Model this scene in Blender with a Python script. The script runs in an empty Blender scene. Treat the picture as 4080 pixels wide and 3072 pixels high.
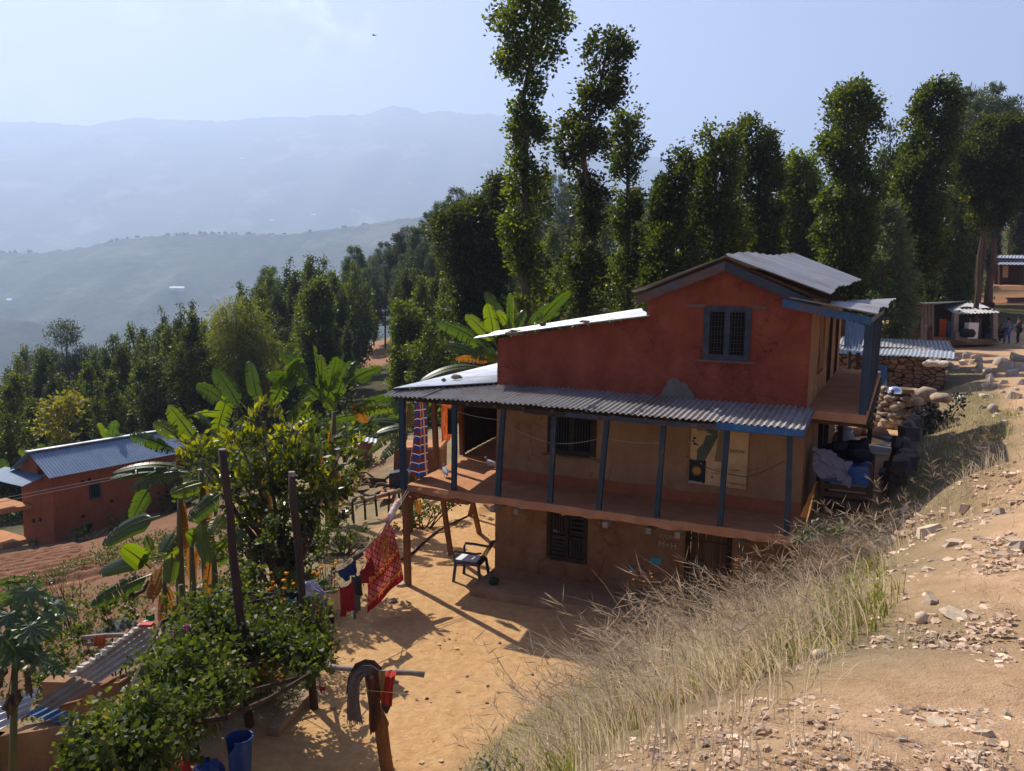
import bpy,bmesh,math,random
import numpy as np
from mathutils import Vector,Matrix,noise as mnoise
SC=bpy.context.scene
COL=SC.collection
PI=math.pi
R=math.radians
# camera
FPX,PITCH,ROLL,CH=3246.56,0.116,0.016,5.896
cam_d=bpy.data.cameras.new("camera")
cam_d.sensor_fit='HORIZONTAL'
cam_d.sensor_width=36.0
cam_d.lens=FPX/4080.0*36.0
cam_d.clip_start=0.05
cam_d.clip_end=40000.0
cam=bpy.data.objects.new("camera",cam_d)
COL.objects.link(cam)
_F=Vector((0,math.cos(PITCH),-math.sin(PITCH)))
_U0=Vector((0,math.sin(PITCH),math.cos(PITCH)))
_R0=Vector((1,0,0))
_R=_R0*math.cos(ROLL)+_U0*math.sin(ROLL)
_U=-_R0*math.sin(ROLL)+_U0*math.cos(ROLL)
cam.matrix_world=Matrix(((_R.x,_U.x,-_F.x,0),(_R.y,_U.y,-_F.y,0),(_R.z,_U.z,-_F.z,CH),(0,0,0,1)))
SC.camera=cam
CAM=Vector((0,0,CH))
# sky and sun
SUN_EL,SUN_AZ=46.0,-40.5
w=bpy.data.worlds.new("World")
SC.world=w
w.use_nodes=True
nt=w.node_tree
nt.nodes.clear()
out=nt.nodes.new("ShaderNodeOutputWorld")
bg=nt.nodes.new("ShaderNodeBackground")
sky=nt.nodes.new("ShaderNodeTexSky")
sky.sky_type='NISHITA'
sky.sun_disc=False
sky.sun_elevation=R(SUN_EL)
sky.sun_rotation=R(SUN_AZ)
sky.air_density=1.0
sky.dust_density=2.6
sky.ozone_density=1.6
sky.altitude=1200
bg.inputs[1].default_value=0.085
tc=nt.nodes.new("ShaderNodeTexCoord")
nz=nt.nodes.new("ShaderNodeTexNoise")
nz.inputs["Scale"].default_value=5.5
nz.inputs["Detail"].default_value=9
nz.inputs["Roughness"].default_value=0.62
mp=nt.nodes.new("ShaderNodeMapping")
mp.inputs["Scale"].default_value=(1,1,1.7)
mp.inputs["Location"].default_value=(3.1,1.7,.4)
cr=nt.nodes.new("ShaderNodeValToRGB")
cr.color_ramp.elements[0].position=0.6
cr.color_ramp.elements[1].position=0.85
mx=nt.nodes.new("ShaderNodeMixRGB")
mx.inputs[2].default_value=(9.0,9.2,9.8,1)
mul=nt.nodes.new("ShaderNodeMath")
mul.operation='MULTIPLY'
mul.inputs[1].default_value=0.05
L=nt.links.new
L(tc.outputs["Generated"],mp.inputs[0])
L(mp.outputs[0],nz.inputs["Vector"])
L(nz.outputs["Fac"],cr.inputs[0])
L(cr.outputs[0],mul.inputs[0])
L(mul.outputs[0],mx.inputs[0])
L(sky.outputs[0],mx.inputs[1])
cl_out=mx.outputs[0]
for(cx_,cy_,sx_,sz_,am_)in((1330,130,.10,.085,.8),(1180,20,.13,.05,.6),(180,440,.13,.045,.45),(525,40,.05,.02,.5),(1900,240,.05,.03,.12)):
 d_=_F+_R*((cx_-2040)/FPX)-_U*((cy_-1536)/FPX)
 d_.normalize()
 sb=nt.nodes.new("ShaderNodeVectorMath");sb.operation='SUBTRACT';sb.inputs[1].default_value=tuple(d_)
 ds=nt.nodes.new("ShaderNodeVectorMath");ds.operation='MULTIPLY';ds.inputs[1].default_value=(1/sx_,1/sx_,1/sz_)
 ln=nt.nodes.new("ShaderNodeVectorMath");ln.operation='LENGTH'
 L(tc.outputs["Generated"],sb.inputs[0]);L(sb.outputs[0],ds.inputs[0]);L(ds.outputs[0],ln.inputs[0])
 fo=nt.nodes.new("ShaderNodeMapRange");fo.interpolation_type='SMOOTHSTEP';fo.inputs[1].default_value=1.;fo.inputs[2].default_value=.0;L(ln.outputs["Value"],fo.inputs[0])
 cn=nt.nodes.new("ShaderNodeTexNoise");cn.inputs["Scale"].default_value=22.;cn.inputs["Detail"].default_value=8;cn.inputs["Roughness"].default_value=.6;L(tc.outputs["Generated"],cn.inputs["Vector"])
 cr2=nt.nodes.new("ShaderNodeMapRange");cr2.inputs[1].default_value=.42;cr2.inputs[2].default_value=.66;L(cn.outputs["Fac"],cr2.inputs[0])
 cm=nt.nodes.new("ShaderNodeMath");cm.operation='MULTIPLY';L(fo.outputs[0],cm.inputs[0]);L(cr2.outputs[0],cm.inputs[1])
 ca=nt.nodes.new("ShaderNodeMath");ca.operation='MULTIPLY_ADD';ca.inputs[1].default_value=am_;ca.inputs[2].default_value=1.;L(cm.outputs[0],ca.inputs[0])
 cx2=nt.nodes.new("ShaderNodeVectorMath");cx2.operation='SCALE';L(cl_out,cx2.inputs[0]);L(ca.outputs[0],cx2.inputs["Scale"]);cl_out=cx2.outputs[0]
tn=nt.nodes.new("ShaderNodeMixRGB")
tn.blend_type='MULTIPLY'
tn.inputs[0].default_value=1
tn.inputs[2].default_value=(.78,.63,.74,1)
L(cl_out,tn.inputs[1])
L(tn.outputs[0],bg.inputs[0])
L(bg.outputs[0],out.inputs[0])
sun_d=bpy.data.lights.new("sun",'SUN')
sun_d.energy=5.0
sun_d.angle=R(0.53)
sun_d.color=(1.0,0.93,0.82)
sun=bpy.data.objects.new("sun",sun_d)
COL.objects.link(sun)
_sd=Vector((math.sin(R(SUN_AZ))*math.cos(R(SUN_EL)),math.cos(R(SUN_AZ))*math.cos(R(SUN_EL)),math.sin(R(SUN_EL))))
sun.rotation_euler=_sd.to_track_quat('Z','Y').to_euler()
sun.location=(-30,30,60)
SC.view_settings.view_transform='Standard'
SC.view_settings.look='None'
SC.view_settings.gamma=1.0
SC.view_settings.exposure=1.02
cy=SC.cycles
cy.max_bounces=6
cy.diffuse_bounces=3
cy.glossy_bounces=2
cy.transmission_bounces=4
cy.transparent_max_bounces=6
cy.volume_bounces=1
cy.caustics_reflective=False
cy.caustics_refractive=False
cy.sample_clamp_indirect=6
cy.use_denoising=True
# pixel -> point helpers (photo pixels, 4080 x 3072)
def ray(px,py):
 return _F+_R*((px-2040)/FPX)-_U*((py-1536)/FPX)
def onz(px,py,z):
 r=ray(px,py)
 return CAM+r*((z-CH)/r.z)
def ony(px,py,y):
 r=ray(px,py)
 return CAM+r*(y/r.y)
HA=0.437
E1=Vector((math.cos(HA),-math.sin(HA),0))
E2=Vector((math.sin(HA),math.cos(HA),0))
HO=Vector((-.301,16.5,0))
def W(s,b,z):
 return HO+E1*s+E2*b+Vector((0,0,z))
def onb(px,py,b):
 r=ray(px,py)
 return CAM+r*(((HO-CAM).dot(E2)+b)/r.dot(E2))
def ons(px,py,s):
 r=ray(px,py)
 return CAM+r*(((HO-CAM).dot(E1)+s)/r.dot(E1))
def tag(o,label=None,cat=None,group=None,kind=None):
 if label:o['label']=label
 if cat:o['category']=cat
 if group:o['group']=group
 if kind:o['kind']=kind
 return o
def thing(name,label,cat,loc=(0,0,0),group=None):
 o=bpy.data.objects.new(name,None)
 o.empty_display_size=.2
 COL.objects.link(o)
 o.location=loc
 return tag(o,label,cat,group)
def link_mesh(name,me,m,parent=None,loc=None):
 o=bpy.data.objects.new(name,me)
 COL.objects.link(o)
 if m is not None:
  if isinstance(m,(list,tuple)):
   for q in m:me.materials.append(q)
  else:
   me.materials.append(m)
 if parent is not None:o.parent=parent
 if loc is not None:o.location=loc
 return o
def root_of(o):
 p=Vector((0,0,0))
 while o is not None:
  p+=o.location
  o=o.parent
 return p
class MB:
 def __init__(self):
  self.v=[];self.f=[];self.t=[];self.mi=[];self.cur=0
 def add(self,vs,fs,tint=0.5):
  n=len(self.v)
  self.v.extend([tuple(x)for x in vs])
  self.t.extend([tint]*len(vs))
  for f in fs:
   self.f.append([n+i for i in f]);self.mi.append(self.cur)
  return self
 def hexa(self,p):
  return self.add(p,[(3,2,1,0),(4,5,6,7),(0,1,5,4),(1,2,6,5),(2,3,7,6),(3,0,4,7)])
 def box(self,c,sx,sy,sz,ax=None,ay=None,az=None):
  ax=Vector(ax or(1,0,0));ay=Vector(ay or(0,1,0));az=Vector(az or(0,0,1));c=Vector(c)
  a,b,d=ax*sx/2,ay*sy/2,az*sz/2
  return self.hexa([c-a-b-d,c+a-b-d,c+a+b-d,c-a+b-d,c-a-b+d,c+a-b+d,c+a+b+d,c-a+b+d])
 def bar(self,p,q,w,h,up=(0,0,1)):
  p=Vector(p);q=Vector(q);az=(q-p);l=az.length;az.normalize()
  upv=Vector(up)
  ax=az.cross(upv)
  if ax.length<1e-4:ax=az.cross(Vector((0,1,0)))
  ax.normalize();ay=ax.cross(az)
  return self.box((p+q)/2,w,h,l,ax,ay,az)
 def hbox(self,s0,s1,b0,b1,z0,z1):
  return self.hexa([W(s0,b0,z0),W(s1,b0,z0),W(s1,b1,z0),W(s0,b1,z0),W(s0,b0,z1),W(s1,b0,z1),W(s1,b1,z1),W(s0,b1,z1)])
 def tube(self,pts,rad,n=8,cap=True,tint=.5):
  pts=[Vector(p)for p in pts]
  if not isinstance(rad,(list,tuple)):rad=[rad]*len(pts)
  vs=[];prev=None
  for i,p in enumerate(pts):
   d=(pts[min(i+1,len(pts)-1)]-pts[max(i-1,0)])
   if d.length<1e-6:d=Vector((0,0,1))
   d.normalize()
   if prev is None:
    a=d.cross(Vector((0,0,1)))
    if a.length<.05:a=d.cross(Vector((1,0,0)))
   else:
    a=prev-d*prev.dot(d)
   a.normalize();prev=a
   b=d.cross(a)
   for k in range(n):
    th=2*PI*k/n
    vs.append(p+(a*math.cos(th)+b*math.sin(th))*rad[i])
  fs=[]
  for i in range(len(pts)-1):
   for k in range(n):
    k2=(k+1)%n
    fs.append((i*n+k,i*n+k2,(i+1)*n+k2,(i+1)*n+k))
  if cap:
   fs.append(tuple(range(n-1,-1,-1)))
   fs.append(tuple((len(pts)-1)*n+k for k in range(n)))
  return self.add(vs,fs,tint)
 def blob(self,c,r,seed=0,rough=.25,sub=2,sq=(1,1,1),rot=0.,tint=.5):
  bm=bmesh.new()
  bmesh.ops.create_icosphere(bm,subdivisions=sub,radius=1)
  c=Vector(c);vs=[]
  ca,sa=math.cos(rot),math.sin(rot)
  off=Vector((seed*3.17,seed*1.31,seed*.77))
  for v in bm.verts:
   k=1+rough*(mnoise.noise(v.co*1.3+off)+.4*mnoise.noise(v.co*3.1+off))
   q=Vector((v.co.x*sq[0],v.co.y*sq[1],v.co.z*sq[2]))*k*r
   vs.append(c+Vector((q.x*ca-q.y*sa,q.x*sa+q.y*ca,q.z)))
  fs=[[v.index for v in f.verts]for f in bm.faces]
  bm.free()
  return self.add(vs,fs,tint)
 def chip(self,c,sx,sy,sz,rng,tint=.5):
  c=Vector(c);M=Matrix.Rotation(rng.uniform(0,6.28),3,'Z')@Matrix.Rotation(rng.uniform(-.3,.3),3,'X')@Matrix.Rotation(rng.uniform(-.3,.3),3,'Y')
  p=[]
  for z in(-.5,.5):
   for k in range(5):
    a=k*2*PI/5+rng.uniform(-.35,.35)
    rr=rng.uniform(.38,.55)*(1 if z<0 else rng.uniform(.6,.95))
    p.append(c+M@Vector((math.cos(a)*rr*sx,math.sin(a)*rr*sy,z*sz*rng.uniform(.7,1.1))))
  return self.add(p,[(4,3,2,1,0),(5,6,7,8,9)]+[(k,(k+1)%5,5+(k+1)%5,5+k)for k in range(5)],tint)
 def grid(self,fn,nu,nv,tint=.5):
  vs=[fn(i/nu,j/nv)for j in range(nv+1)for i in range(nu+1)]
  fs=[(j*(nu+1)+i,j*(nu+1)+i+1,(j+1)*(nu+1)+i+1,(j+1)*(nu+1)+i)for j in range(nv)for i in range(nu)]
  return self.add(vs,fs,tint)
 def build(self,name,m,parent=None,smooth=False,loc=None):
  base=Vector(loc)if loc is not None else Vector((0,0,0))
  if parent is not None:base=base+root_of(parent)
  me=bpy.data.meshes.new(name)
  me.from_pydata([(x[0]-base.x,x[1]-base.y,x[2]-base.z)for x in self.v],[],self.f)
  if any(t!=.5 for t in self.t):
   at=me.attributes.new('tint','FLOAT','POINT')
   at.data.foreach_set('value',self.t)
  if smooth:me.polygons.foreach_set('use_smooth',[True]*len(self.f))
  if any(self.mi):me.polygons.foreach_set('material_index',self.mi)
  me.update()
  return link_mesh(name,me,m,parent,loc)
def np_mesh(name,V,Q,m,tint=None,parent=None,loc=None,smooth=False):
 V=np.asarray(V,dtype=np.float32);Q=np.asarray(Q,dtype=np.int32)
 me=bpy.data.meshes.new(name)
 me.vertices.add(len(V));me.vertices.foreach_set('co',V.ravel())
 k=Q.shape[1]
 me.loops.add(Q.size);me.loops.foreach_set('vertex_index',Q.ravel())
 me.polygons.add(len(Q))
 me.polygons.foreach_set('loop_start',np.arange(0,Q.size,k,dtype=np.int32))
 if tint is not None:
  at=me.attributes.new('tint','FLOAT','POINT')
  at.data.foreach_set('value',np.asarray(tint,dtype=np.float32))
 if smooth:me.polygons.foreach_set('use_smooth',np.ones(len(Q),dtype=bool))
 me.update(calc_edges=True)
 me.validate()
 return link_mesh(name,me,m,parent,loc)
MATS={}
def _new(name):
 m=bpy.data.materials.new(name);m.use_nodes=True
 return m,m.node_tree,m.node_tree.nodes["Principled BSDF"]
def c4(c):return(c[0],c[1],c[2],1)
def pmat(name,c1,c2,scale=4.,rough=.9,bump=.3,bscale=30.,bdist=.02,metallic=0.,c3=None,s3=1.2,t3=(.5,.62),spec=.3,detail=6,stretch=(1,1,1),tintamt=0.,vor=None):
 if name in MATS:return MATS[name]
 m,nt,b=_new(name)
 N,L=nt.nodes.new,nt.links.new
 tc=N("ShaderNodeTexCoord");mp=N("ShaderNodeMapping");mp.inputs["Scale"].default_value=stretch
 L(tc.outputs["Object"],mp.inputs[0])
 n1=N("ShaderNodeTexNoise");n1.inputs["Scale"].default_value=scale;n1.inputs["Detail"].default_value=detail;n1.inputs["Roughness"].default_value=.65
 L(mp.outputs[0],n1.inputs["Vector"])
 r=N("ShaderNodeValToRGB");r.color_ramp.elements[0].position=.33;r.color_ramp.elements[1].position=.67
 r.color_ramp.elements[0].color=c4(c1);r.color_ramp.elements[1].color=c4(c2)
 L(n1.outputs["Fac"],r.inputs[0])
 col=r.outputs[0]
 if c3 is not None:
  n2=N("ShaderNodeTexNoise");n2.inputs["Scale"].default_value=s3;n2.inputs["Detail"].default_value=7;n2.inputs["Roughness"].default_value=.7
  L(mp.outputs[0],n2.inputs["Vector"])
  r2=N("ShaderNodeValToRGB");r2.color_ramp.elements[0].position=t3[0];r2.color_ramp.elements[1].position=t3[1]
  L(n2.outputs["Fac"],r2.inputs[0])
  mx=N("ShaderNodeMixRGB");mx.inputs[2].default_value=c4(c3)
  L(r2.outputs[0],mx.inputs[0]);L(col,mx.inputs[1]);col=mx.outputs[0]
 if tintamt:
  at=N("ShaderNodeAttribute");at.attribute_name='tint'
  mr=N("ShaderNodeMapRange");mr.inputs[3].default_value=1-tintamt;mr.inputs[4].default_value=1+tintamt
  L(at.outputs["Fac"],mr.inputs[0])
  mm=N("ShaderNodeMixRGB");mm.blend_type='MULTIPLY';mm.inputs[0].default_value=1
  L(col,mm.inputs[1]);L(mr.outputs[0],mm.inputs[2]);col=mm.outputs[0]
 L(col,b.inputs["Base Color"])
 b.inputs["Roughness"].default_value=rough;b.inputs["Metallic"].default_value=metallic
 b.inputs["Specular IOR Level"].default_value=spec
 if bump:
  n3=N("ShaderNodeTexNoise");n3.inputs["Scale"].default_value=bscale;n3.inputs["Detail"].default_value=8;n3.inputs["Roughness"].default_value=.7
  L(mp.outputs[0],n3.inputs["Vector"])
  h=n3.outputs["Fac"]
  if vor:
   vo=N("ShaderNodeTexVoronoi");vo.inputs["Scale"].default_value=vor
   L(mp.outputs[0],vo.inputs["Vector"])
   ad=N("ShaderNodeMath");ad.operation='ADD';L(h,ad.inputs[0]);L(vo.outputs["Distance"],ad.inputs[1]);h=ad.outputs[0]
  bp=N("ShaderNodeBump");bp.inputs["Strength"].default_value=bump;bp.inputs["Distance"].default_value=bdist
  L(h,bp.inputs["Height"]);L(bp.outputs[0],b.inputs["Normal"])
 MATS[name]=m
 return m
def leafmat(name,c1,c2,c3=None,trans=.4,tcol=None,rough=.45,spec=.5,vary=0.):
 if name in MATS:return MATS[name]
 m,nt,b=_new(name)
 N,L=nt.nodes.new,nt.links.new
 at=N("ShaderNodeAttribute");at.attribute_name='tint'
 r=N("ShaderNodeValToRGB");r.color_ramp.elements[0].color=c4(c1);r.color_ramp.elements[1].color=c4(c2)
 if c3 is not None:
  e=r.color_ramp.elements.new(.9);e.color=c4(c2);r.color_ramp.elements[2].position=1.;r.color_ramp.elements[2].color=c4(c3)
 oi=N("ShaderNodeObjectInfo");vr=N("ShaderNodeMapRange");vr.inputs[3].default_value=.62;vr.inputs[4].default_value=1.45;L(oi.outputs["Random"],vr.inputs[0])
 vm=N("ShaderNodeMixRGB");vm.blend_type='MULTIPLY';vm.inputs[0].default_value=vary;L(at.outputs["Fac"],r.inputs[0]);L(r.outputs[0],vm.inputs[1]);L(vr.outputs[0],vm.inputs[2]);r=vm
 L(r.outputs[0],b.inputs["Base Color"])
 b.inputs["Roughness"].default_value=rough;b.inputs["Specular IOR Level"].default_value=spec
 tr=N("ShaderNodeBsdfTranslucent")
 mx2=N("ShaderNodeMixRGB");mx2.blend_type='MULTIPLY';mx2.inputs[0].default_value=1;mx2.inputs[2].default_value=c4(tcol or(2.2,2.0,.7))
 L(r.outputs[0],mx2.inputs[1]);L(mx2.outputs[0],tr.inputs[0])
 mx=N("ShaderNodeMixShader");mx.inputs[0].default_value=trans
 L(b.outputs[0],mx.inputs[1]);L(tr.outputs[0],mx.inputs[2])
 L(mx.outputs[0],nt.nodes["Material Output"].inputs[0])
 MATS[name]=m
 return m
def flat(name,c,rough=.7,spec=.3,metallic=0.):
 if name in MATS:return MATS[name]
 m,nt,b=_new(name)
 b.inputs["Base Color"].default_value=c4(c);b.inputs["Roughness"].default_value=rough
 b.inputs["Specular IOR Level"].default_value=spec;b.inputs["Metallic"].default_value=metallic
 MATS[name]=m
 return m
def cloth(name,c,dark=.75,rough=.95):
 return pmat(name,(c[0]*dark,c[1]*dark,c[2]*dark),c,9.,rough,.25,220.,.004,spec=.1)
CP=[(-3,9,0),(-2.4,7,0),(-2,11,0),(0,13.6,0),(2,12.9,0),(3.8,12.0,0),(-3,14,0),(-2,17,0),(-1.2,19,0),(-3,5,0),(-4,10,-.02),(-3.3,12,0),(-1.5,21,0),(-5,7,-.2),(-1.9,5.5,.05),(-1.25,8,0),(-.45,9.6,.02),(.7,11.3,.03),(2.3,11.7,.05),(3.9,11.0,.1),(-1.1,3.5,1.7),(-.7,5.2,1.75),(-.1,6.8,1.7),(1.0,8.2,1.8),(2.5,8.6,1.95),(4.2,9.6,2.0),(5.4,10.8,2.25),(-.5,3.0,3.1),(.1,4.6,2.9),(.9,5.9,2.85),(2.3,6.9,2.95),(3.9,8.5,2.95),(-1.2,0,3.2),(-2.4,0,1.6),(-3.6,1,.2),(-.2,0,4.2),(.15,2.0,4.2),(.5,2.9,4.16),(1.3,3.6,4.08),(2.2,4.6,3.95),(3.0,6.0,3.82),(4.3,8.0,3.6),(6.3,10.9,3.45),(8.9,15,3.2),(11.6,19.6,2.95),(14.6,25.4,2.8),(18.4,32,2.7),(.8,0,4.3),(2,2,4.32),(3,3,4.3),(4,5,4.2),(5.5,7.5,4.0),(8,11,3.78),(11,15,3.5),(15,21,3.2),(20,30,2.85),(25,40,2.65),(30,50,2.7),(3,-3,4.5),(-.5,-4,4.4),(6,4,4.5),(10,9,4.35),(16,17,3.95),(24,28,3.4),(32,40,3.1),(46,58,3.2),(40,40,3.9),(20,10,5),(40,20,6),(5.4,12.2,2.03),(6.3,14,2.03),(6.5,17,2.03),(8.0,17.6,2.03),(9,20.6,2.03),(10.6,21.8,2.03),(9,24,2.03),(12,24,2.03),(14,29,2.0),(11,30,2.0),(17.4,33,2.03),(13,36,2.0),(22,44,2.4),(28,54,2.75),(24,56,2.8),(36,56,2.9),(34,66,3.6),(45,72,5.4),(30,76,4.2),(55,85,6),(4,28,1.2),(0,30,.3),(8,40,.8),(12,52,1.6),(0,45,-.4),(20,66,2.6),(10,75,2.0),(-4.6,13.5,-.05),(-4.8,11.2,-.1),(-4.6,8.6,-.3),(-5.4,16,-.1),(-4.4,19,0),(-3,22,0),(-4.5,26,-.1),(-3.4,25,-.05),(-5,30,-.6),(-4,35,-.9),(-6.4,11,-1.9),(-6.4,14,-1.7),(-7,8,-2.2),(-8.2,12.4,-2.5),(-7.5,16,-2.0),(-7.2,19,-1.6),(-8,23,-1.8),(-8,28,-2.2),(-10.4,20.7,-3.0),(-9.8,16,-2.9),(-13.5,26,-4.0),(-12,14,-3.6),(-18,29.3,-5.0),(-18.9,34.4,-5.6),(-14,34,-4.6),(-15,40,-5.2),(-22,38,-6.6),(-26,36,-7.0),(-24,30,-6.2),(-18,20,-5.2),(-30,44,-8.2),(-19,48,-6.6),(-8,40,-2.4),(-8,52,-2.2),(-14,10,-4),(-22,10,-6.2),(-16,0,-4.2),(-6,2,-.8),(-47,82,-12),(-40,60,-10.5),(-25,60,-7),(-10,62,-2.5),(-62,100,-18),(-36,100,-10.5),(-20,88,-4.4),(-19.9,116.6,-2.4),(-23,131,-3),(-8,100,-1),(-60,60,-17),(-85,90,-26),(-40,130,-10),(-70,140,-22),(0,120,3),(15,100,5),(40,100,7),(70,110,11),(20,140,10),(60,160,17),(-10,150,1),(-40,170,-12),(-80,180,-34),(100,150,20),(100,90,12),(-120,120,-45),(-160,160,-75),(-160,60,-70),(-120,20,-50),(-60,20,-20),(-160,260,-110),(-80,260,-75),(0,260,-40),(80,260,-10),(160,260,0),(30,200,0),(160,150,25),(160,50,18),(90,40,9),(90,0,8),(-60,-5,-18),(-160,-5,-60),(160,-5,14),(20,-5,5.2),(60,-5,7),(-20,-5,-4.5),(-5,-4,.5),]
_P=np.array(CP,dtype=float)
def _ker(d):return np.sqrt(d*d+.35*.35)
def _solve():
 xy=_P[:,:2]
 D=np.hypot(xy[:,None,0]-xy[None,:,0],xy[:,None,1]-xy[None,:,1])
 n=len(_P)
 A=np.zeros((n+3,n+3))
 A[:n,:n]=-_ker(D)-np.eye(n)*.02
 A[:n,n]=1;A[:n,n+1:]=xy;A[n,:n]=1;A[n+1:,:n]=xy.T
 rhs=np.zeros(n+3);rhs[:n]=_P[:,2]
 return np.linalg.solve(A,rhs)
_Wt=_solve()
def _inside(poly,X,Y):
 d=np.full(X.shape,1e9);ins=np.zeros(X.shape,bool)
 n=len(poly)
 for i in range(n):
  x0,y0=poly[i];x1,y1=poly[(i+1)%n]
  dx,dy=x1-x0,y1-y0
  t=np.clip(((X-x0)*dx+(Y-y0)*dy)/(dx*dx+dy*dy),0,1)
  d=np.minimum(d,np.hypot(X-x0-t*dx,Y-y0-t*dy))
  c=((y0>Y)!=(y1>Y))&(X<(x1-x0)*(Y-y0)/(y1-y0+1e-12)+x0)
  ins^=c
 return np.where(ins,d,-d)
def _hxy(s,b):
 p=W(s,b,0);return(p.x,p.y)
YARD=[(-4.0,9.3),(-3.0,5.2),(-1.95,5.4),(-1.25,8),(-.45,9.6),(.7,11.3),(2.3,11.7),(3.9,11.0),_hxy(5.9,-1.4),_hxy(5.9,6),_hxy(0,6),_hxy(-2.4,5.2),(-2.9,16.5),(-3.1,13.2),(-2.75,11.2)]
TERRACE=[_hxy(6.02,-1.35),(5.35,11.9),(6.9,14.6),(8.3,17.6),(10.2,20.8),(12.2,24),(15.2,29),(17.9,33.5),(13,36),_hxy(6.02,9)]
def terr_np(X,Y):
 X=np.asarray(X,float);Y=np.asarray(Y,float)
 sh=X.shape;x=X.ravel();y=Y.ravel();z=np.zeros(x.shape)
 for a in range(0,len(x),20000):
  xs,ys=x[a:a+20000],y[a:a+20000]
  D=np.hypot(xs[:,None]-_P[None,:,0],ys[:,None]-_P[None,:,1])
  z[a:a+20000]=-_ker(D)@_Wt[:-3]+_Wt[-3]+xs*_Wt[-2]+ys*_Wt[-1]
 k=np.clip(_inside(YARD,x,y)/.35+.35,0,1);k=k*k*(3-2*k)
 z=z*(1-k)
 k=np.clip(_inside(TERRACE,x,y)/.3+.5,0,1);k=k*k*(3-2*k)
 z=z*(1-k)+2.03*k
 return z.reshape(sh)
def terr(x,y):return float(terr_np(np.array([x]),np.array([y]))[0])
def ground_at(px,py,z0=0.,it=12):
 r=ray(px,py)
 t=np.concatenate([np.arange(1.5,60,.1),np.arange(60,260,.5)])
 P=np.array([[CAM.x+r.x*a,CAM.y+r.y*a,CAM.z+r.z*a]for a in t])
 h=terr_np(P[:,0],P[:,1])
 i=np.argmax(P[:,2]<h)
 return Vector((P[i,0],P[i,1],h[i]))
def ground_mat():
 m,nt,b=_new('ground')
 N,L=nt.nodes.new,nt.links.new
 tc=N("ShaderNodeTexCoord")
 def noise(s,d=8,r=.65,v=None):
  n=N("ShaderNodeTexNoise");n.inputs["Scale"].default_value=s;n.inputs["Detail"].default_value=d;n.inputs["Roughness"].default_value=r
  L(tc.outputs["Object"],n.inputs["Vector"]);return n.outputs["Fac"]
 def ramp(fac,stops):
  r=N("ShaderNodeValToRGB")
  while len(r.color_ramp.elements)<len(stops):r.color_ramp.elements.new(.5)
  for e,(p,c)in zip(r.color_ramp.elements,stops):e.position=p;e.color=c4(c)
  L(fac,r.inputs[0]);return r.outputs[0]
 def mixc(f,a,b_):
  mx=N("ShaderNodeMixRGB");L(f,mx.inputs[0]);L(a,mx.inputs[1]);L(b_,mx.inputs[2]);return mx.outputs[0]
 def attr(n):
  a=N("ShaderNodeAttribute");a.attribute_name=n;return a.outputs["Fac"]
 n1,n2,n3,n4=noise(.9),noise(6.),noise(38.),noise(2.3)
 mud=mixc(n3,ramp(n1,[(.35,(0.529,0.306,0.131)),(.65,(0.634,0.390,0.184))]),ramp(n2,[(.35,(0.444,0.234,0.094)),(.62,(0.665,0.425,0.207))]))
 road=mixc(n3,ramp(n4,[(.35,(0.427,0.252,0.125)),(.65,(0.599,0.387,0.224))]),ramp(n2,[(.3,(0.384,0.222,0.113)),(.7,(0.684,0.472,0.295))]))
 veg=mixc(n2,ramp(n4,[(.35,(0.17,0.135,0.065)),(.65,(0.32,0.235,0.135))]),ramp(n3,[(.3,(0.13,0.105,0.045)),(.7,(0.36,0.27,0.16))]))
 field=mixc(n2,ramp(n1,[(.35,(0.175,0.077,0.040)),(.65,(0.233,0.125,0.068))]),ramp(n3,[(.35,(0.142,0.063,0.030)),(.68,(0.272,0.162,0.098))]))
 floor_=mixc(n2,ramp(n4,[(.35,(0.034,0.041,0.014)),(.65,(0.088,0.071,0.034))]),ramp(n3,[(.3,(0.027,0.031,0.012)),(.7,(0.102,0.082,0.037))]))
 red=mixc(n2,ramp(n4,[(.35,(0.272,0.129,0.065)),(.65,(0.340,0.184,0.102))]),ramp(n3,[(.35,(0.231,0.109,0.054)),(.65,(0.354,0.204,0.122))]))
 col=mixc(attr('veg'),mud,veg)
 col=mixc(attr('road'),col,road)
 col=mixc(attr('field'),col,field)
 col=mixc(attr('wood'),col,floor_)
 col=mixc(attr('bare'),col,red)
 L(col,b.inputs["Base Color"]);b.inputs["Roughness"].default_value=.96;b.inputs["Specular IOR Level"].default_value=.12
 n5=noise(70.,6,.7)
 ad=N("ShaderNodeMath");ad.operation='ADD'
 mm=N("ShaderNodeMath");mm.operation='MULTIPLY';mm.inputs[1].default_value=.35
 L(n5,mm.inputs[0]);L(n2,ad.inputs[0]);L(mm.outputs[0],ad.inputs[1])
 bp=N("ShaderNodeBump");bp.inputs["Strength"].default_value=.7;bp.inputs["Distance"].default_value=.09
 L(ad.outputs[0],bp.inputs["Height"]);L(bp.outputs[0],b.inputs["Normal"])
 return m
def warp(lo,hi,dense_lo,dense_hi,step,grow):
 a=list(np.arange(dense_lo,dense_hi,step))
 s=step;x=dense_hi
 while x<hi:a.append(x);s*=grow;x+=s
 a.append(hi)
 s=step;x=dense_lo-step;pre=[]
 while x>lo:pre.append(x);s*=grow;x-=s
 pre.append(lo)
 return np.array(pre[::-1]+a)
gx=warp(-165,165,-10,13,.13,1.06)
gy=warp(-6,262,1.5,26,.13,1.06)
GX,GY=np.meshgrid(gx,gy)
GZ=terr_np(GX,GY)
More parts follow.
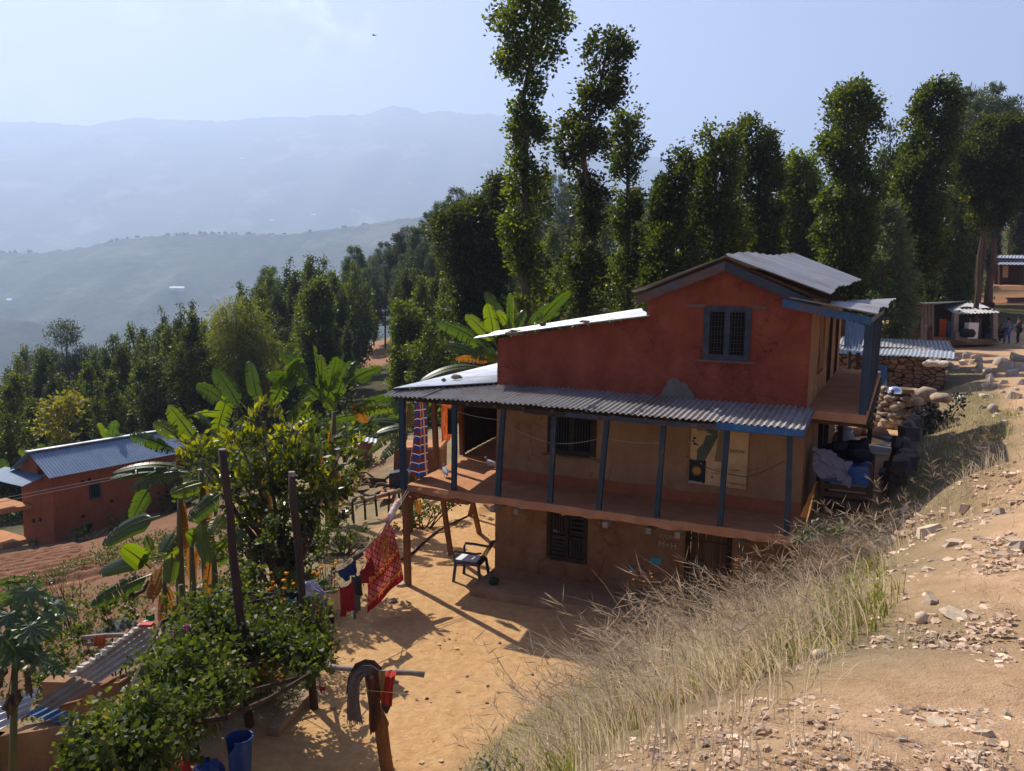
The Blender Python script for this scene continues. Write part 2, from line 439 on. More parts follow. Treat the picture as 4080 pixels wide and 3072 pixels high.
def lin_noise(X,Y,f,seed):
 rs=np.random.RandomState(seed);out=np.zeros(X.shape)
 for k in range(7):
  a=rs.uniform(0,6.28);ff=f*rs.uniform(.6,1.7)
  out+=np.sin(X*ff*math.cos(a)+Y*ff*math.sin(a)+rs.uniform(0,6.28))
 return out/7
INY=np.clip(_inside(YARD,GX.ravel(),GY.ravel()).reshape(GX.shape)/.5+.5,0,1)
INT=np.clip(_inside(TERRACE,GX.ravel(),GY.ravel()).reshape(GX.shape)/.5+.5,0,1)
flatk=np.maximum(INY,INT)
GZ=GZ+lin_noise(GX,GY,3.2,1)*(.012+.05*(1-flatk))+lin_noise(GX,GY,9.,2)*(.006+.02*(1-flatk))
ROADP=[(.35,-6),(.3,1.5),(.75,2.85),(1.7,3.7),(2.6,4.75),(3.5,6.4),(4.7,8.3),(6.9,11.1),(9.5,15),(12.4,19.6),(15.4,25.4),(19,32),(22,37),(23,46),(22,53),(34,62),(60,70),(70,50),(30,20),(14,3),(8,-6)]
FIELDP=[(-6.6,19.5),(-9,16.5),(-12,15),(-24,28),(-30,38),(-23,37),(-20.5,38.5),(-18.5,43),(-14,41),(-8.5,27)]
PLOTP=[(-7,25.2),(-4.6,24.5),(-4.2,29),(-4.4,33),(-7.5,34)]
BAREP=[(-16,92),(-20,101),(-25,120),(-29,134),(-22,138),(-16,126),(-14,108),(-13,96)]
BARE2=[(26.5,66),(30,74),(36,80),(40,80),(35,72),(30,65)]
BARE3=[(42,74),(70,76),(74,90),(46,88)]
def soft(poly,wd,j=.4):
 d=_inside(poly,GX.ravel(),GY.ravel()).reshape(GX.shape)
 d=d+lin_noise(GX,GY,2.2,5)*j
 return np.clip(d/wd+.5,0,1)
a_road=soft(ROADP,.9,.55)
a_field=np.maximum(soft(FIELDP,1.5,.8),soft(PLOTP,.8))
a_bare=np.maximum(np.maximum(soft(BAREP,5.,3.),soft(BARE2,3.,1.)),soft(BARE3,3.,1.))
yy=soft(YARD,.5,.25);tt=soft(TERRACE,.5,.25)
patho=soft([(-1.0,18),(-3.0,16.5),(-3.4,19.5),(-2.9,23),(-1.5,27),(1,27),(0,20)],.6)
a_veg=1-np.maximum(np.maximum(yy,tt),patho)
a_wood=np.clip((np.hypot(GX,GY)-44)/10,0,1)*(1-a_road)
nyy,nxx=GX.shape
V=np.stack([GX.ravel(),GY.ravel(),GZ.ravel()],1)
idx=np.arange(nyy*nxx).reshape(nyy,nxx)
Q=np.stack([idx[:-1,:-1].ravel(),idx[:-1,1:].ravel(),idx[1:,1:].ravel(),idx[1:,:-1].ravel()],1)
GMAT=ground_mat()
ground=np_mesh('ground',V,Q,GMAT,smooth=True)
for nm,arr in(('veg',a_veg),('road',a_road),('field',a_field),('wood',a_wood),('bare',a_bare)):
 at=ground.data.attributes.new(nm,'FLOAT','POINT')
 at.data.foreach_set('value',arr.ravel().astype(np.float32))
tag(ground,kind='structure')
fa,fb,fc,fd=[ground_at(*q)for q in((-120,2225),(330,2160),(470,2300),(-120,2440))]
uu,vv=np.meshgrid(np.linspace(0,1,120),np.linspace(0,1,150))
FXY=np.stack([(1-uu)*(1-vv)*fa[i]+uu*(1-vv)*fb[i]+uu*vv*fc[i]+(1-uu)*vv*fd[i]for i in(0,1)],-1)
FZ=terr_np(FXY[...,0],FXY[...,1])+.03
edge=np.clip(np.minimum(np.minimum(uu,1-uu)*9,np.minimum(vv,1-vv)*9),0,1)
FZ=FZ+edge*(.13*np.sin(vv*2*PI*13+.8*lin_noise(FXY[...,0],FXY[...,1],.9,8))+.05*lin_noise(FXY[...,0],FXY[...,1],7.,9)+.05)-(1-edge)*.12
fi=np.arange(120*150).reshape(150,120)
tag(np_mesh('ploughed_field',np.stack([FXY[...,0].ravel(),FXY[...,1].ravel(),FZ.ravel()],1),np.stack([fi[:-1,:-1].ravel(),fi[1:,:-1].ravel(),fi[1:,1:].ravel(),fi[:-1,1:].ravel()],1),pmat('ploughed_soil',(.17,.075,.04),(.30,.15,.085),1.6,.97,.8,9.,.06,c3=(.34,.2,.12),s3=2.5,t3=(.55,.7),spec=.1),smooth=True),kind='structure')
# far hills
def interp_px(pts,y):
 P=[ony(a*1.8445,b*1.8445,y)for a,b in pts]
 return np.array([p.x for p in P]),np.array([p.z for p in P])
def hill(name,pts,yr,yfront,yback,zbase,gul,seed,m,nx=260,ny=90,jag=0.,zback=None):
 xs,zs=interp_px(pts,yr)
 lo,hi=xs[0]-yr*.25,xs[-1]+yr*.25
 X=np.linspace(lo,hi,nx)
 Yv=np.concatenate([np.linspace(yfront,yr,ny),np.linspace(yr,yback,ny//3)[1:]])
 XX,YY=np.meshgrid(X,Yv)
 ridge=np.interp(XX,xs,zs)
 t=np.where(YY<=yr,(YY-yfront)/(yr-yfront),(yback-YY)/(yback-yr))
 t=np.clip(t,0,1)
 prof=t**.92
 g=lin_noise(XX,YY*.35,2*PI/gul,seed)+.6*lin_noise(XX,YY*.5,4.3*PI/gul,seed+1)
 zb=np.where(YY<=yr,zbase,zback if zback is not None else zbase)
 Z=zb+(ridge-zb)*prof+g*gul*.085*np.sin(np.clip(t,0,1)*PI)
 if jag:
  rs=np.random.RandomState(seed)
  Z+=rs.uniform(-1,1,Z.shape)*jag*(.4+.6*(np.abs(t-1)<.03))
 n1,n2=XX.shape
 V=np.stack([XX.ravel(),YY.ravel(),Z.ravel()],1)
 idx=np.arange(n1*n2).reshape(n1,n2)
 Q=np.stack([idx[:-1,:-1].ravel(),idx[:-1,1:].ravel(),idx[1:,1:].ravel(),idx[1:,:-1].ravel()],1)
 o=np_mesh(name,V,Q,m,smooth=True)
 return tag(o,kind='structure'),(xs,zs)
hm=pmat('hill_forest',(.012,.025,.010),(.055,.075,.028),.011,.95,.6,.05,12.,c3=(.11,.115,.06),s3=.007,t3=(.54,.64))
hm2=pmat('mountain_forest',(.03,.045,.02),(.075,.085,.04),.0022,.95,.5,.012,40.,c3=(.24,.21,.13),s3=.0026,t3=(.53,.64))
MTN=[(-700,330),(-300,262),(0,264),(80,264),(150,270),(195,271),(240,263),(300,253),(370,259),(430,260),(480,263),(530,257),(560,254),(650,254),(700,248),(790,248),(815,241),(840,230),(882,230),(907,244),(960,240),(1020,246),(1080,248),(1160,256),(1220,270),(1300,300),(1380,330),(1450,349),(1560,400),(1700,470),(1900,560),(2300,620)]
MID=[(-500,590),(-200,555),(0,546),(100,545),(190,532),(250,520),(330,509),(470,505),(620,507),(700,497),(770,488),(900,468),(1000,455),(1150,452),(1300,470),(1500,520),(2000,590)]
LOW=[(-600,640),(-200,672),(0,686),(60,694),(110,706),(150,728),(200,748),(300,752),(400,730),(520,700),(640,690),(800,700),(1000,720),(1400,740)]
hill('mountain',MTN,6000,2600,8200,-350,900,11,hm2,nx=420,ny=120,jag=9.,zback=300)
hill('valley_hill',MID,2150,1050,2600,-330,260,23,hm,nx=420,ny=110,jag=3.5)
hill('near_hill',LOW,1300,560,1500,-260,110,31,hm,nx=300,ny=80,jag=2.6)
rt=MB();rdh=random.Random(3)
for k in range(55):
 x=rdh.choice((rdh.uniform(-20,70),rdh.uniform(230,300),rdh.uniform(320,560),rdh.uniform(340,800)))
 p=ony(x*1.8445,float(np.interp(x,[q[0]for q in MID],[q[1]for q in MID]))*1.8445,2150);h=rdh.uniform(4,8)
 rt.blob(p+Vector((0,0,h*.4)),h*.62,k,.5,1,(rdh.uniform(.6,1.5),1,rdh.uniform(.7,1.1)))
tag(rt.build('ridge_trees',hm),kind='stuff')
vb=MB();vb.grid(lambda u,v:(-9000+18000*u,-40+7000*v,-285-60*v),20,20)
tag(vb.build('valley_floor',hm),kind='structure')
# materials of buildings
M_RED=pmat('red_mud_wall',(0.265,0.062,0.035),(0.354,0.099,0.054),2.2,.95,.75,26.,.035,c3=(0.213,0.052,0.033),s3=.8,t3=(.5,.7),spec=.12,vor=9.)
def add_cracks(m,sc=2.6,amt=.75):
 nt=m.node_tree;N,L=nt.nodes.new,nt.links.new;b=nt.nodes["Principled BSDF"];src=b.inputs["Base Color"].links[0].from_socket
 tc=N("ShaderNodeTexCoord");n=N("ShaderNodeTexNoise");n.inputs["Scale"].default_value=7.;n.inputs["Detail"].default_value=6;L(tc.outputs["Object"],n.inputs["Vector"])
 va=N("ShaderNodeVectorMath");va.operation='MULTIPLY_ADD';va.inputs[1].default_value=(.22,.22,.22);L(n.outputs["Color"],va.inputs[0]);L(tc.outputs["Object"],va.inputs[2])
 e=N("ShaderNodeTexVoronoi");e.feature='DISTANCE_TO_EDGE';e.inputs["Scale"].default_value=sc;L(va.outputs[0],e.inputs["Vector"])
 r=N("ShaderNodeValToRGB");r.color_ramp.elements[0].position=.004;r.color_ramp.elements[1].position=.02;r.color_ramp.elements[0].color=(1,1,1,1);r.color_ramp.elements[1].color=(0,0,0,1);L(e.outputs["Distance"],r.inputs[0])
 n2=N("ShaderNodeTexNoise");n2.inputs["Scale"].default_value=.8;n2.inputs["Detail"].default_value=4;L(tc.outputs["Object"],n2.inputs["Vector"])
 r2=N("ShaderNodeValToRGB");r2.color_ramp.elements[0].position=.48;r2.color_ramp.elements[1].position=.6;r2.color_ramp.elements[1].color=(amt,amt,amt,1);L(n2.outputs["Fac"],r2.inputs[0])
 mm=N("ShaderNodeMath");mm.operation='MULTIPLY';L(r.outputs[0],mm.inputs[0]);L(r2.outputs[0],mm.inputs[1])
 mx=N("ShaderNodeMixRGB");mx.inputs[2].default_value=(.06,.022,.014,1);L(mm.outputs[0],mx.inputs[0])
 ms=N("ShaderNodeMapping");ms.inputs["Scale"].default_value=(3.2,3.2,.7);L(tc.outputs["Object"],ms.inputs[0]);n3=N("ShaderNodeTexNoise");n3.inputs["Scale"].default_value=1.;n3.inputs["Detail"].default_value=5;L(ms.outputs[0],n3.inputs["Vector"])
 r3=N("ShaderNodeValToRGB");r3.color_ramp.elements[0].position=.4;r3.color_ramp.elements[1].position=.66;r3.color_ramp.elements[0].color=(.58,.55,.52,1);r3.color_ramp.elements[1].color=(1,1,1,1);L(n3.outputs["Fac"],r3.inputs[0])
 m3=N("ShaderNodeMixRGB");m3.blend_type='MULTIPLY';m3.inputs[0].default_value=.4;L(src,m3.inputs[1]);L(r3.outputs[0],m3.inputs[2]);L(m3.outputs[0],mx.inputs[1]);L(mx.outputs[0],b.inputs["Base Color"])
add_cracks(M_RED)
M_GREY=pmat('grey_mud_wall',(0.330,0.189,0.102),(0.446,0.261,0.144),1.6,.95,.4,40.,.02,c3=(0.302,0.135,0.068),s3=.9,t3=(.52,.68),spec=.1)
M_LOW=pmat('lower_mud_wall',(0.281,0.161,0.086),(0.380,0.230,0.125),1.8,.95,.45,34.,.025,c3=(.27,.135,.075),s3=.75,t3=(.46,.62),spec=.1)
add_cracks(M_GREY,1.4,.45);add_cracks(M_LOW,1.6,.5)
M_DADO=pmat('red_mud_plaster',(0.290,0.095,0.045),(0.380,0.139,0.067),3.,.95,.45,34.,.02,spec=.1)
M_MUDFLOOR=pmat('mud_floor',(0.408,0.185,0.088),(0.505,0.262,0.136),2.4,.95,.5,22.,.03,spec=.1)
M_PLINTH=pmat('plinth_mud',(0.292,0.185,0.107),(0.389,0.258,0.155),2.4,.95,.6,24.,.04,spec=.1)
M_PATCH=pmat('bare_mud_patch',(0.165,0.146,0.121),(0.243,0.219,0.185),6.,.97,1.,18.,.06,spec=.1)
M_TIN=pmat('weathered_tin',(0.320,0.320,0.328),(0.416,0.416,0.416),1.3,.5,.06,60.,.004,metallic=.35,c3=(0.288,0.252,0.216),s3=1.1,t3=(.52,.68),spec=.4)
M_TINB=pmat('bright_tin',(.46,.50,.56),(.62,.66,.71),1.1,.38,.04,50.,.003,metallic=.45,c3=(.34,.32,.31),s3=1.3,t3=(.52,.68),spec=.5)
M_TINRUST=pmat('dull_tin',(0.264,0.252,0.240),(0.344,0.328,0.312),1.5,.62,.1,50.,.006,metallic=.2,c3=(0.216,0.168,0.136),s3=1.4,t3=(.5,.65),spec=.35)
M_TINBLUE=pmat('blue_tin',(0.144,0.216,0.317),(0.194,0.266,0.360),1.5,.42,.05,50.,.003,metallic=.25,c3=(0.230,0.274,0.324),s3=1.6,t3=(.55,.7),spec=.45)
M_BLUEW=pmat('worn_blue_paint',(.022,.043,.066),(.038,.066,.098),5.,.7,.35,60.,.006,c3=(.11,.095,.085),s3=3.2,t3=(.56,.68),stretch=(1,1,.35))
M_BLUEF=pmat('blue_fascia',(.03,.043,.058),(.05,.066,.088),4.,.65,.3,60.,.006,c3=(.15,.08,.055),s3=1.8,t3=(.53,.66))
M_BLUEG=pmat('grey_blue_paint',(.030,.036,.045),(.05,.062,.08),5.,.75,.35,60.,.006,c3=(.09,.07,.06),s3=3.2,t3=(.54,.66))
M_WOOD=pmat('old_wood',(.085,.05,.03),(.15,.09,.055),7.,.9,.55,40.,.012,stretch=(1,1,.15),spec=.15)
M_WOODR=pmat('red_brown_wood',(.16,.07,.035),(.25,.12,.06),6.,.9,.5,40.,.012,stretch=(1,1,.15),spec=.15)
M_WOODG=pmat('grey_weathered_wood',(.22,.175,.14),(.34,.28,.23),6.,.9,.6,40.,.012,spec=.15)
M_DARK=pmat('dark_inside',(.012,.010,.009),(.02,.017,.014),3.,1.,0)  # near-black colour that paints the shade inside rooms and openings
M_DKWOOD=pmat('dark_wood',(.03,.021,.016),(.06,.042,.03),8.,.85,.4,40.,.01,spec=.2)
M_IRON=flat('iron',(.045,.04,.038),.6,.4)
M_CHALK=flat('chalk',(.42,.40,.37),1.,.05)
M_CYAN=pmat('cyan_paint',(.045,.30,.40),(.06,.38,.48),14.,.8,.15,60.,.004)
M_CYAN2=pmat('thin_blue_paint',(.10,.16,.18),(.13,.21,.24),14.,.9,.1,60.,.004)
M_STONE=pmat('field_stone',(.30,.22,.155),(.46,.36,.26),5.,.95,.5,25.,.02,spec=.15,tintamt=.35)
M_STONED=pmat('dark_stone',(.11,.09,.075),(.2,.165,.135),6.,.95,.5,25.,.02,spec=.15,tintamt=.3)
HL,HB=5.968,8.6
def nz2(p,f=1.6,seed=0.):
 return mnoise.noise(Vector((p.x*f+seed,p.y*f,p.z*f)))
def wall_sheet(mb,P,umax,zlo,zhi,holes=(),top=None,nrm=None,step=.13,amp=.018,depth=.2,bot=None):
 def lines(a,b,extra):
  n=max(1,int(round((b-a)/step)))
  L_=[a+(b-a)*i/n for i in range(n+1)]
  L_+=[e for e in extra if a<e<b]
  L_=sorted(L_);o=[L_[0]]
  ex=set(round(e,4)for e in extra)
  for q in L_[1:]:
   if q-o[-1]<.035:
    if round(q,4)in ex:o[-1]=q
    continue
   o.append(q)
  o[-1]=b
  return o
 us=lines(0,umax,[h[0]for h in holes]+[h[1]for h in holes])
 zs=lines(zlo,zhi,[h[2]for h in holes]+[h[3]for h in holes])
 vs=[];fs=[]
 for z in zs:
  for u in us:
   zz=z
   if top is not None:
    t=top(u);zz=zlo+(z-zlo)*(t-zlo)/(zhi-zlo)
   p=P(u,zz)
   vs.append(p+nrm*(amp*(nz2(p,1.5)+.6*nz2(p,4.5))))
 n=len(us)
 for j in range(len(zs)-1):
  for i in range(n-1):
   cu,cz=(us[i]+us[i+1])/2,(zs[j]+zs[j+1])/2
   if any(h[0]<cu<h[1]and h[2]<cz<h[3]for h in holes):continue
   fs.append((j*n+i,j*n+i+1,(j+1)*n+i+1,(j+1)*n+i))
 mb.add(vs,fs)
 for h in holes:
  a,b,c,d=P(h[0],h[2]),P(h[1],h[2]),P(h[1],h[3]),P(h[0],h[3])
  k=nrm*-depth;o=nrm*.012
  mb.add([a+o,b+o,c+o,d+o,a+k,b+k,c+k,d+k],[(0,1,5,4),(1,2,6,5),(2,3,7,6),(3,0,4,7)])
NF=-E2
FR=lambda b:(lambda u,z:W(u,b,z))
def corr(mb,A,B,C,D,pitch=.095,amp=.014,along='uv',nlen=5,sag=None,sheet=.0,ppw=6):
 A,B,C,D=Vector(A),Vector(B),Vector(C),Vector(D)
 nw=max(2,int(round(((B-A).length+(C-D).length)/2/pitch)))
 nu=nw*ppw
 nrm=(B-A).cross(D-A).normalized()
 if nrm.z<0:nrm=-nrm
 def fn(u,v):
  p=A*(1-u)*(1-v)+B*u*(1-v)+C*u*v+D*(1-u)*v
  h=math.cos(u*nw*2*PI)*amp
  if sheet:
   k=u*(B-A).length/sheet
   fr=k-math.floor(k)
   h+=.012*fr+.006*math.sin(7.7*math.floor(k))
   p=p+(D-A).normalized()*.03*math.sin(5.1*math.floor(k)+1.)*(v>.5)
  if sag:h+=sag(u,v)
  return p+nrm*h
 mb.grid(fn,nu,nlen)
def rect_on(P,nrm,u0,u1,z0,z1,off,mb,th=.02):
 a,b,c,d=P(u0,z0),P(u1,z0),P(u1,z1),P(u0,z1)
 i=nrm*(off-th);o=nrm*off
 mb.hexa([a+i,b+i,b+o,a+o,d+i,c+i,c+o,d+o])
HR=thing('farmhouse','three-level red mud farmhouse with tin roofs, blue verandah posts and yard in front','house',tuple(HO))
WIN_U=(4.16,4.95,4.73,5.66)
WIN_M=(1.16,2.14,2.70,3.50)
WIN_L=(1.19,2.01,.55,1.62)
DOOR_L=(3.97,4.82,.16,1.72)
mb=MB()
wall_sheet(mb,FR(0),HL,2.02,3.93,[WIN_M],nrm=NF)
PS=lambda u,z:W(HL,u,z)
SIDE_D=(3.2,4.3,2.04,3.62)
wall_sheet(mb,PS,HB,2.02,3.93,[SIDE_D],nrm=E1)
mb.build('middle_wall',M_GREY,HR)
mb=MB()
wall_sheet(mb,FR(0),HL,-.05,2.02,[WIN_L,DOOR_L],nrm=NF)
mb.add([W(0,HB,-.3),W(0,0,-.05),W(0,0,2.02),W(0,HB,2.02)],[(0,1,2,3)])
mb.build('lower_wall',M_LOW,HR)
mb=MB()
wall_sheet(mb,lambda u,z:W(u,-.02,z),HL,2.03,2.30,nrm=NF,top=lambda u:2.27+.05*mnoise.noise(Vector((u*1.4,3,0))))
mb.build('dado',M_DADO,HR)
def low_top(u):return 4.93+(5.45-4.93)*u/3.07
def gab_top(u):
 s=3.07+u
 return 5.86+(6.46-5.86)*(s-3.07)/(4.5-3.07)if s<4.5 else 6.46+(5.80-6.46)*(s-4.5)/(HL-4.5)
mb=MB()
wall_sheet(mb,FR(0),3.07,3.93,5.45,[],top=low_top,nrm=NF,amp=.03)
wu=(WIN_U[0]-3.07,WIN_U[1]-3.07,WIN_U[2],WIN_U[3])
wall_sheet(mb,lambda u,z:W(3.07+u,0,z),HL-3.07,3.93,5.72,[wu],nrm=NF)
wall_sheet(mb,lambda u,z:W(3.07+u,0,z),HL-3.07,5.72,6.5,[],top=gab_top,nrm=NF)
mb.add([W(0,HB,3.9),W(0,0,3.9),W(0,0,4.94),W(0,HB,4.94)],[(0,1,2,3)])
mb.add([W(3.07,HB,5.2),W(3.07,0,5.2),W(3.07,0,5.87),W(3.07,HB,5.87)],[(0,1,2,3)])
mb.build('upper_wall',M_RED,HR)
mb=MB()
S1=(1.75,3.0,4.38,5.56);S2=(4.25,4.95,4.0,5.5);S3=(6.5,7.2,4.0,5.45)
wall_sheet(mb,PS,HB,3.93,5.84,[S1,S2,S3],nrm=E1)
mb.build('side_wall',M_GREY,HR)
mb=MB()
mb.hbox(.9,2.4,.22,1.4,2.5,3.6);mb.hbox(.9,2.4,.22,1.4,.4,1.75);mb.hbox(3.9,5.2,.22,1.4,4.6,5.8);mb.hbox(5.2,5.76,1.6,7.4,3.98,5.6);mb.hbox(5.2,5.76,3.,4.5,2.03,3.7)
mb.build('room_shade_fill',M_DARK,HR)  # solid near-black blocks that paint the shade of the rooms
def ptch(c,rr,sd,n=30):
 r=random.Random(sd);pts=[]
 for k in range(n):
  a=2*PI*k/n
  pts.append((math.cos(a)*rr[0]*(1+.16*math.sin(3*a+sd)+r.uniform(-.08,.08)),math.sin(a)*rr[1]*(1+.2*math.sin(2*a+sd)+r.uniform(-.08,.08))))
 return[(c[0]+x,c[1]+y)for x,y in pts]
mb=MB()
pp=[(s,max(z,3.9))for s,z in ptch((3.72,4.02),(.32,.30),3)]
mb.add([W(s,-.024-.01*nz2(W(s,0,z),6),z)for s,z in pp]+[W(3.72,-.05,4.03)],[(i,(i+1)%30,30)for i in range(30)])
mb.build('bare_mud_patch',M_PATCH,HR)
def window(name,rct,m,P,nrm,inner,mull=True,fw=.07,proud=.03):
 u0,u1,z0,z1=rct
 f=MB()
 rect_on(P,nrm,u0-.02,u0+fw,z0,z1,proud,f,.12);rect_on(P,nrm,u1-fw,u1+.02,z0,z1,proud,f,.12)
 rect_on(P,nrm,u0+fw,u1-fw,z1-fw,z1+.02,proud-.004,f,.12);rect_on(P,nrm,u0+fw,u1-fw,z0-.02,z0+fw,proud-.004,f,.12)
 if mull:rect_on(P,nrm,(u0+u1)/2-fw*.55,(u0+u1)/2+fw*.55,z0+fw,z1-fw,proud-.008,f,.11)
 o=f.build(name,m,HR)
 return o
PF=FR(0)
wo=window('window',WIN_U,M_BLUEG,PF,NF,None,fw=.085,proud=.035)
g=MB()
for c in((4.245,4.52),(4.595,4.865)):
 for k in range(5):
  u=c[0]+(c[1]-c[0])*(k+.5)/5
  g.bar(W(u,.04,4.82),W(u,.04,5.58),.009,.009)
 for z in(4.88,4.93,5.02,5.07,5.17,5.22,5.31,5.40,5.45,5.52):
  g.bar(W(c[0],.03,z),W(c[1],.03,z),.008,.008)
g.build('grille',M_IRON,wo)
g=MB()
M_LINT=pmat('worn_lintel',(.13,.075,.055),(.2,.12,.09),6.,.9,.5,40.,.01)
g.bar(W(3.86,-.012,5.68),W(4.16,-.012,5.68),.05,.055);g.build('lintel',M_LINT,wo);g=MB();g.bar(W(4.97,-.012,5.685),W(5.22,-.012,5.66),.05,.055);g.build('lintel',M_LINT,wo)
g=MB();g.bar(W(4.02,-.02,4.69),W(5.08,-.02,4.69),.06,.035);g.build('sill',M_LINT,wo)
wo=window('window',WIN_M,M_DKWOOD,PF,NF,None,fw=.085,proud=.03)
g=MB()
for c in((1.26,1.6),(1.70,2.05)):
 for k in range(6):
  u=c[0]+(c[1]-c[0])*(k+.5)/6
  g.bar(W(u,.05,2.78),W(u,.05,3.42),.012,.012)
g.build('grille',M_IRON,wo)
g=MB();g.bar(W(1.05,-.03,2.64),W(2.25,-.03,2.64),.1,.05);g.build('sill',M_LOW,wo)
wo=window('window',WIN_L,M_DKWOOD,PF,NF,None,fw=.06,proud=.03)
M_SLAT=pmat('dark_slat',(.045,.034,.027),(.08,.06,.047),8.,.85,.4,40.,.01)
cells=[((1.26,1.56),(1.08,1.56),'v'),((1.65,1.94),(1.08,1.56),'h'),((1.26,1.56),(.62,1.0),'h'),((1.65,1.94),(.62,1.0),'v')]
for(a,b),(c,d),k in cells:
 g=MB()
 if k=='v':
  for i in range(5):
   u=a+(b-a)*(i+.5)/5;g.bar(W(u,.06,c),W(u,.06,d),.034,.02,up=tuple(E2))
 else:
  for i in range(5):
   z=c+(d-c)*(i+.5)/5;g.bar(W(a,.06,z),W(b,.06,z),.02,.045)
 for q in((a,c,a,d),(b,c,b,d),(a,c,b,c),(a,d,b,d)):
  g.bar(W(q[0],.055,q[1]),W(q[2],.055,q[3]),.035,.035)
 g.build('shutter',M_SLAT,wo)
g=MB();g.bar(W(1.1,-.02,.5),W(2.1,-.02,.5),.08,.05);g.build('sill',M_LOW,wo)
g=MB()
rect_on(PF,NF,3.97,4.05,.17,1.71,.03,g,.12);rect_on(PF,NF,4.74,4.82,.17,1.71,.03,g,.12);rect_on(PF,NF,4.05,4.74,1.6,1.71,.026,g,.12)
do=g.build('door',M_DKWOOD,HR)
g=MB()
for k in range(5):g.bar(W(4.12+k*.138,.1,.18),W(4.12+k*.138,.1,1.6),.13,.03,up=tuple(E2))
for z in(.5,1.3):g.bar(W(4.06,.07,z),W(4.74,.07,z),.05,.03)
g.build('door_leaf',M_WOOD,do)
g=MB();g.tube([W(4.12,.05,.95),W(4.2,.03,.95),W(4.3,.05,.95)],.012,6);g.build('bolt',M_IRON,do)
poly=[(-1.37,-1.27),(-.6,-1.29),(0,-1.28),(1.5,-1.27),(3,-1.3),(4.5,-1.28),(6.06,-1.3),(6.06,-.02),(0.0,-.02),(0.0,5.2),(-2.3,5.2),(-2.02,3.2),(-1.75,1.7),(-1.54,.4)]
def refine(pl,st):
 o=[]
 for i in range(len(pl)):
  a,b=Vector(pl[i]),Vector(pl[(i+1)%len(pl)])
  n=max(1,int((b-a).length/st))
  for k in range(n):o.append(a+(b-a)*k/n)
 return o
rp=refine(poly,.16)
rr=random.Random(5)
top=[];bot=[]
for q in rp:
 jx,jy=rr.uniform(-.012,.012),rr.uniform(-.02,.02)
 edge=q.y<-1.2 or q.x<-1.0
 top.append(W(q.x+jx,q.y+jy+(.03 if edge else 0),2.026-(.02 if edge else 0)))
 bot.append(W(q.x+jx*2,q.y+jy*2,1.87+rr.uniform(-.025,.015)))
bm=bmesh.new()
tv=[bm.verts.new(p)for p in top];bv=[bm.verts.new(p)for p in bot]
mid=[]
for a,b in zip(top,bot):
 c=a*.45+b*.55;d=(c-W(2,.5,c.z));d.z=0;d.normalize();mid.append(bm.verts.new(c+d*.02))
bm.faces.new(tv);bm.faces.new(bv[::-1])
n=len(tv)
for i in range(n):
 j=(i+1)%n
 bm.faces.new((tv[j],tv[i],mid[i],mid[j]));bm.faces.new((mid[j],mid[i],bv[i],bv[j]))
bmesh.ops.recalc_face_normals(bm,faces=bm.faces)
bmesh.ops.triangulate(bm,faces=[f for f in bm.faces if len(f.verts)>4])
bm.verts.index_update()
mb=MB();mb.add([v.co.copy()for v in bm.verts],[[v.index for v in f.verts]for f in bm.faces]);bm.free()
mb.build('verandah_floor',M_MUDFLOOR,HR)
for s in(.62,1.1,2.85,3.62,4.15):
 g=MB();g.bar(W(s,.0,1.80),W(s+rr.uniform(-.03,.03),-1.36+rr.uniform(-.03,.03),1.79),.09,.1);g.build('joist',M_WOODG,HR)
g=MB();g.bar(W(-1.3,-1.18,1.81),W(0,-1.18,1.81),.09,.1);g.bar(W(-1.42,.3,1.81),W(0,.3,1.81),.09,.1);g.bar(W(-1.33,-1.2,1.70),W(-1.5,.6,1.70),.09,.09);g.bar(W(-1.5,.6,1.70),W(-1.95,3.4,1.7),.09,.09)
g.build('floor_beam',M_WOODR,HR)
def lathe_post(p,q,w,m,nm='post'):
 g=MB();p,q=Vector(p),Vector(q)
 mid=(p+q)/2+Vector((rr.uniform(-.008,.008),rr.uniform(-.008,.008),0))
 g.bar(p,mid,w,w*.95,up=tuple(E2));g.bar(mid-(q-p)*.002,q,w*.97,w*.92,up=tuple(E2))
 return g.build(nm,m,HR)
lathe_post(W(-1.36,-1.38,1.95),W(-1.37,-1.42,3.80),.105,M_BLUEW)
lathe_post(W(-1.25,-1.39,0),W(-1.33,-1.385,1.95),.11,M_WOODR)
for(bx,by),(tx,ty)in[((1809,1962),(1811,1606)),((1984,1988),(2007,1630)),((2192,2021),(2211,1652)),((2385,2047),(2421,1666)),((2616,2066),(2646,1684)),((2868,2092),(2900,1704)),((3134,2123),(3148,1722))]:
 p=onb(bx,by,-1.19);p.z=2.02
 q=onb(tx,ty,-1.36);q.z=3.76
 lathe_post(p,q,.088,M_BLUEW)
lathe_post(onz(1797,2213,0),W(-1.45,.25,1.70),.095,M_WOODR)
lathe_post(onz(1910,2125,0),W(-1.62,1.7,1.70),.095,M_WOODR)
lathe_post(onz(1870,2060,0.0),W(-1.95,3.4,1.70),.095,M_WOODR)
lathe_post(W(-1.80,1.85,2.02),W(-1.86,1.85,3.84),.10,M_WOODR)
lathe_post(W(-1.66,.42,2.02),W(-1.74,.4,3.84),.10,M_WOODR)
lathe_post(W(-2.2,4.9,2.02),W(-2.26,4.9,3.84),.10,M_WOODR)
for k in range(9):
 b0=2.0+k*.36
 g=MB();s=-1.84-(b0-1.9)*.14
 g.bar(W(s,b0,2.03),W(s-.02,b0,3.80),.02,.33,up=tuple(E2));g.build('screen_plank',M_DKWOOD,HR)
g=MB();g.hbox(-2.25,0,5.0,5.08,2.03,3.9);g.build('screen_wall',M_DKWOOD,HR)
g=MB();g.hbox(-.9,-.02,2.3,2.42,2.03,3.9);g.build('screen_wall',M_DKWOOD,HR)
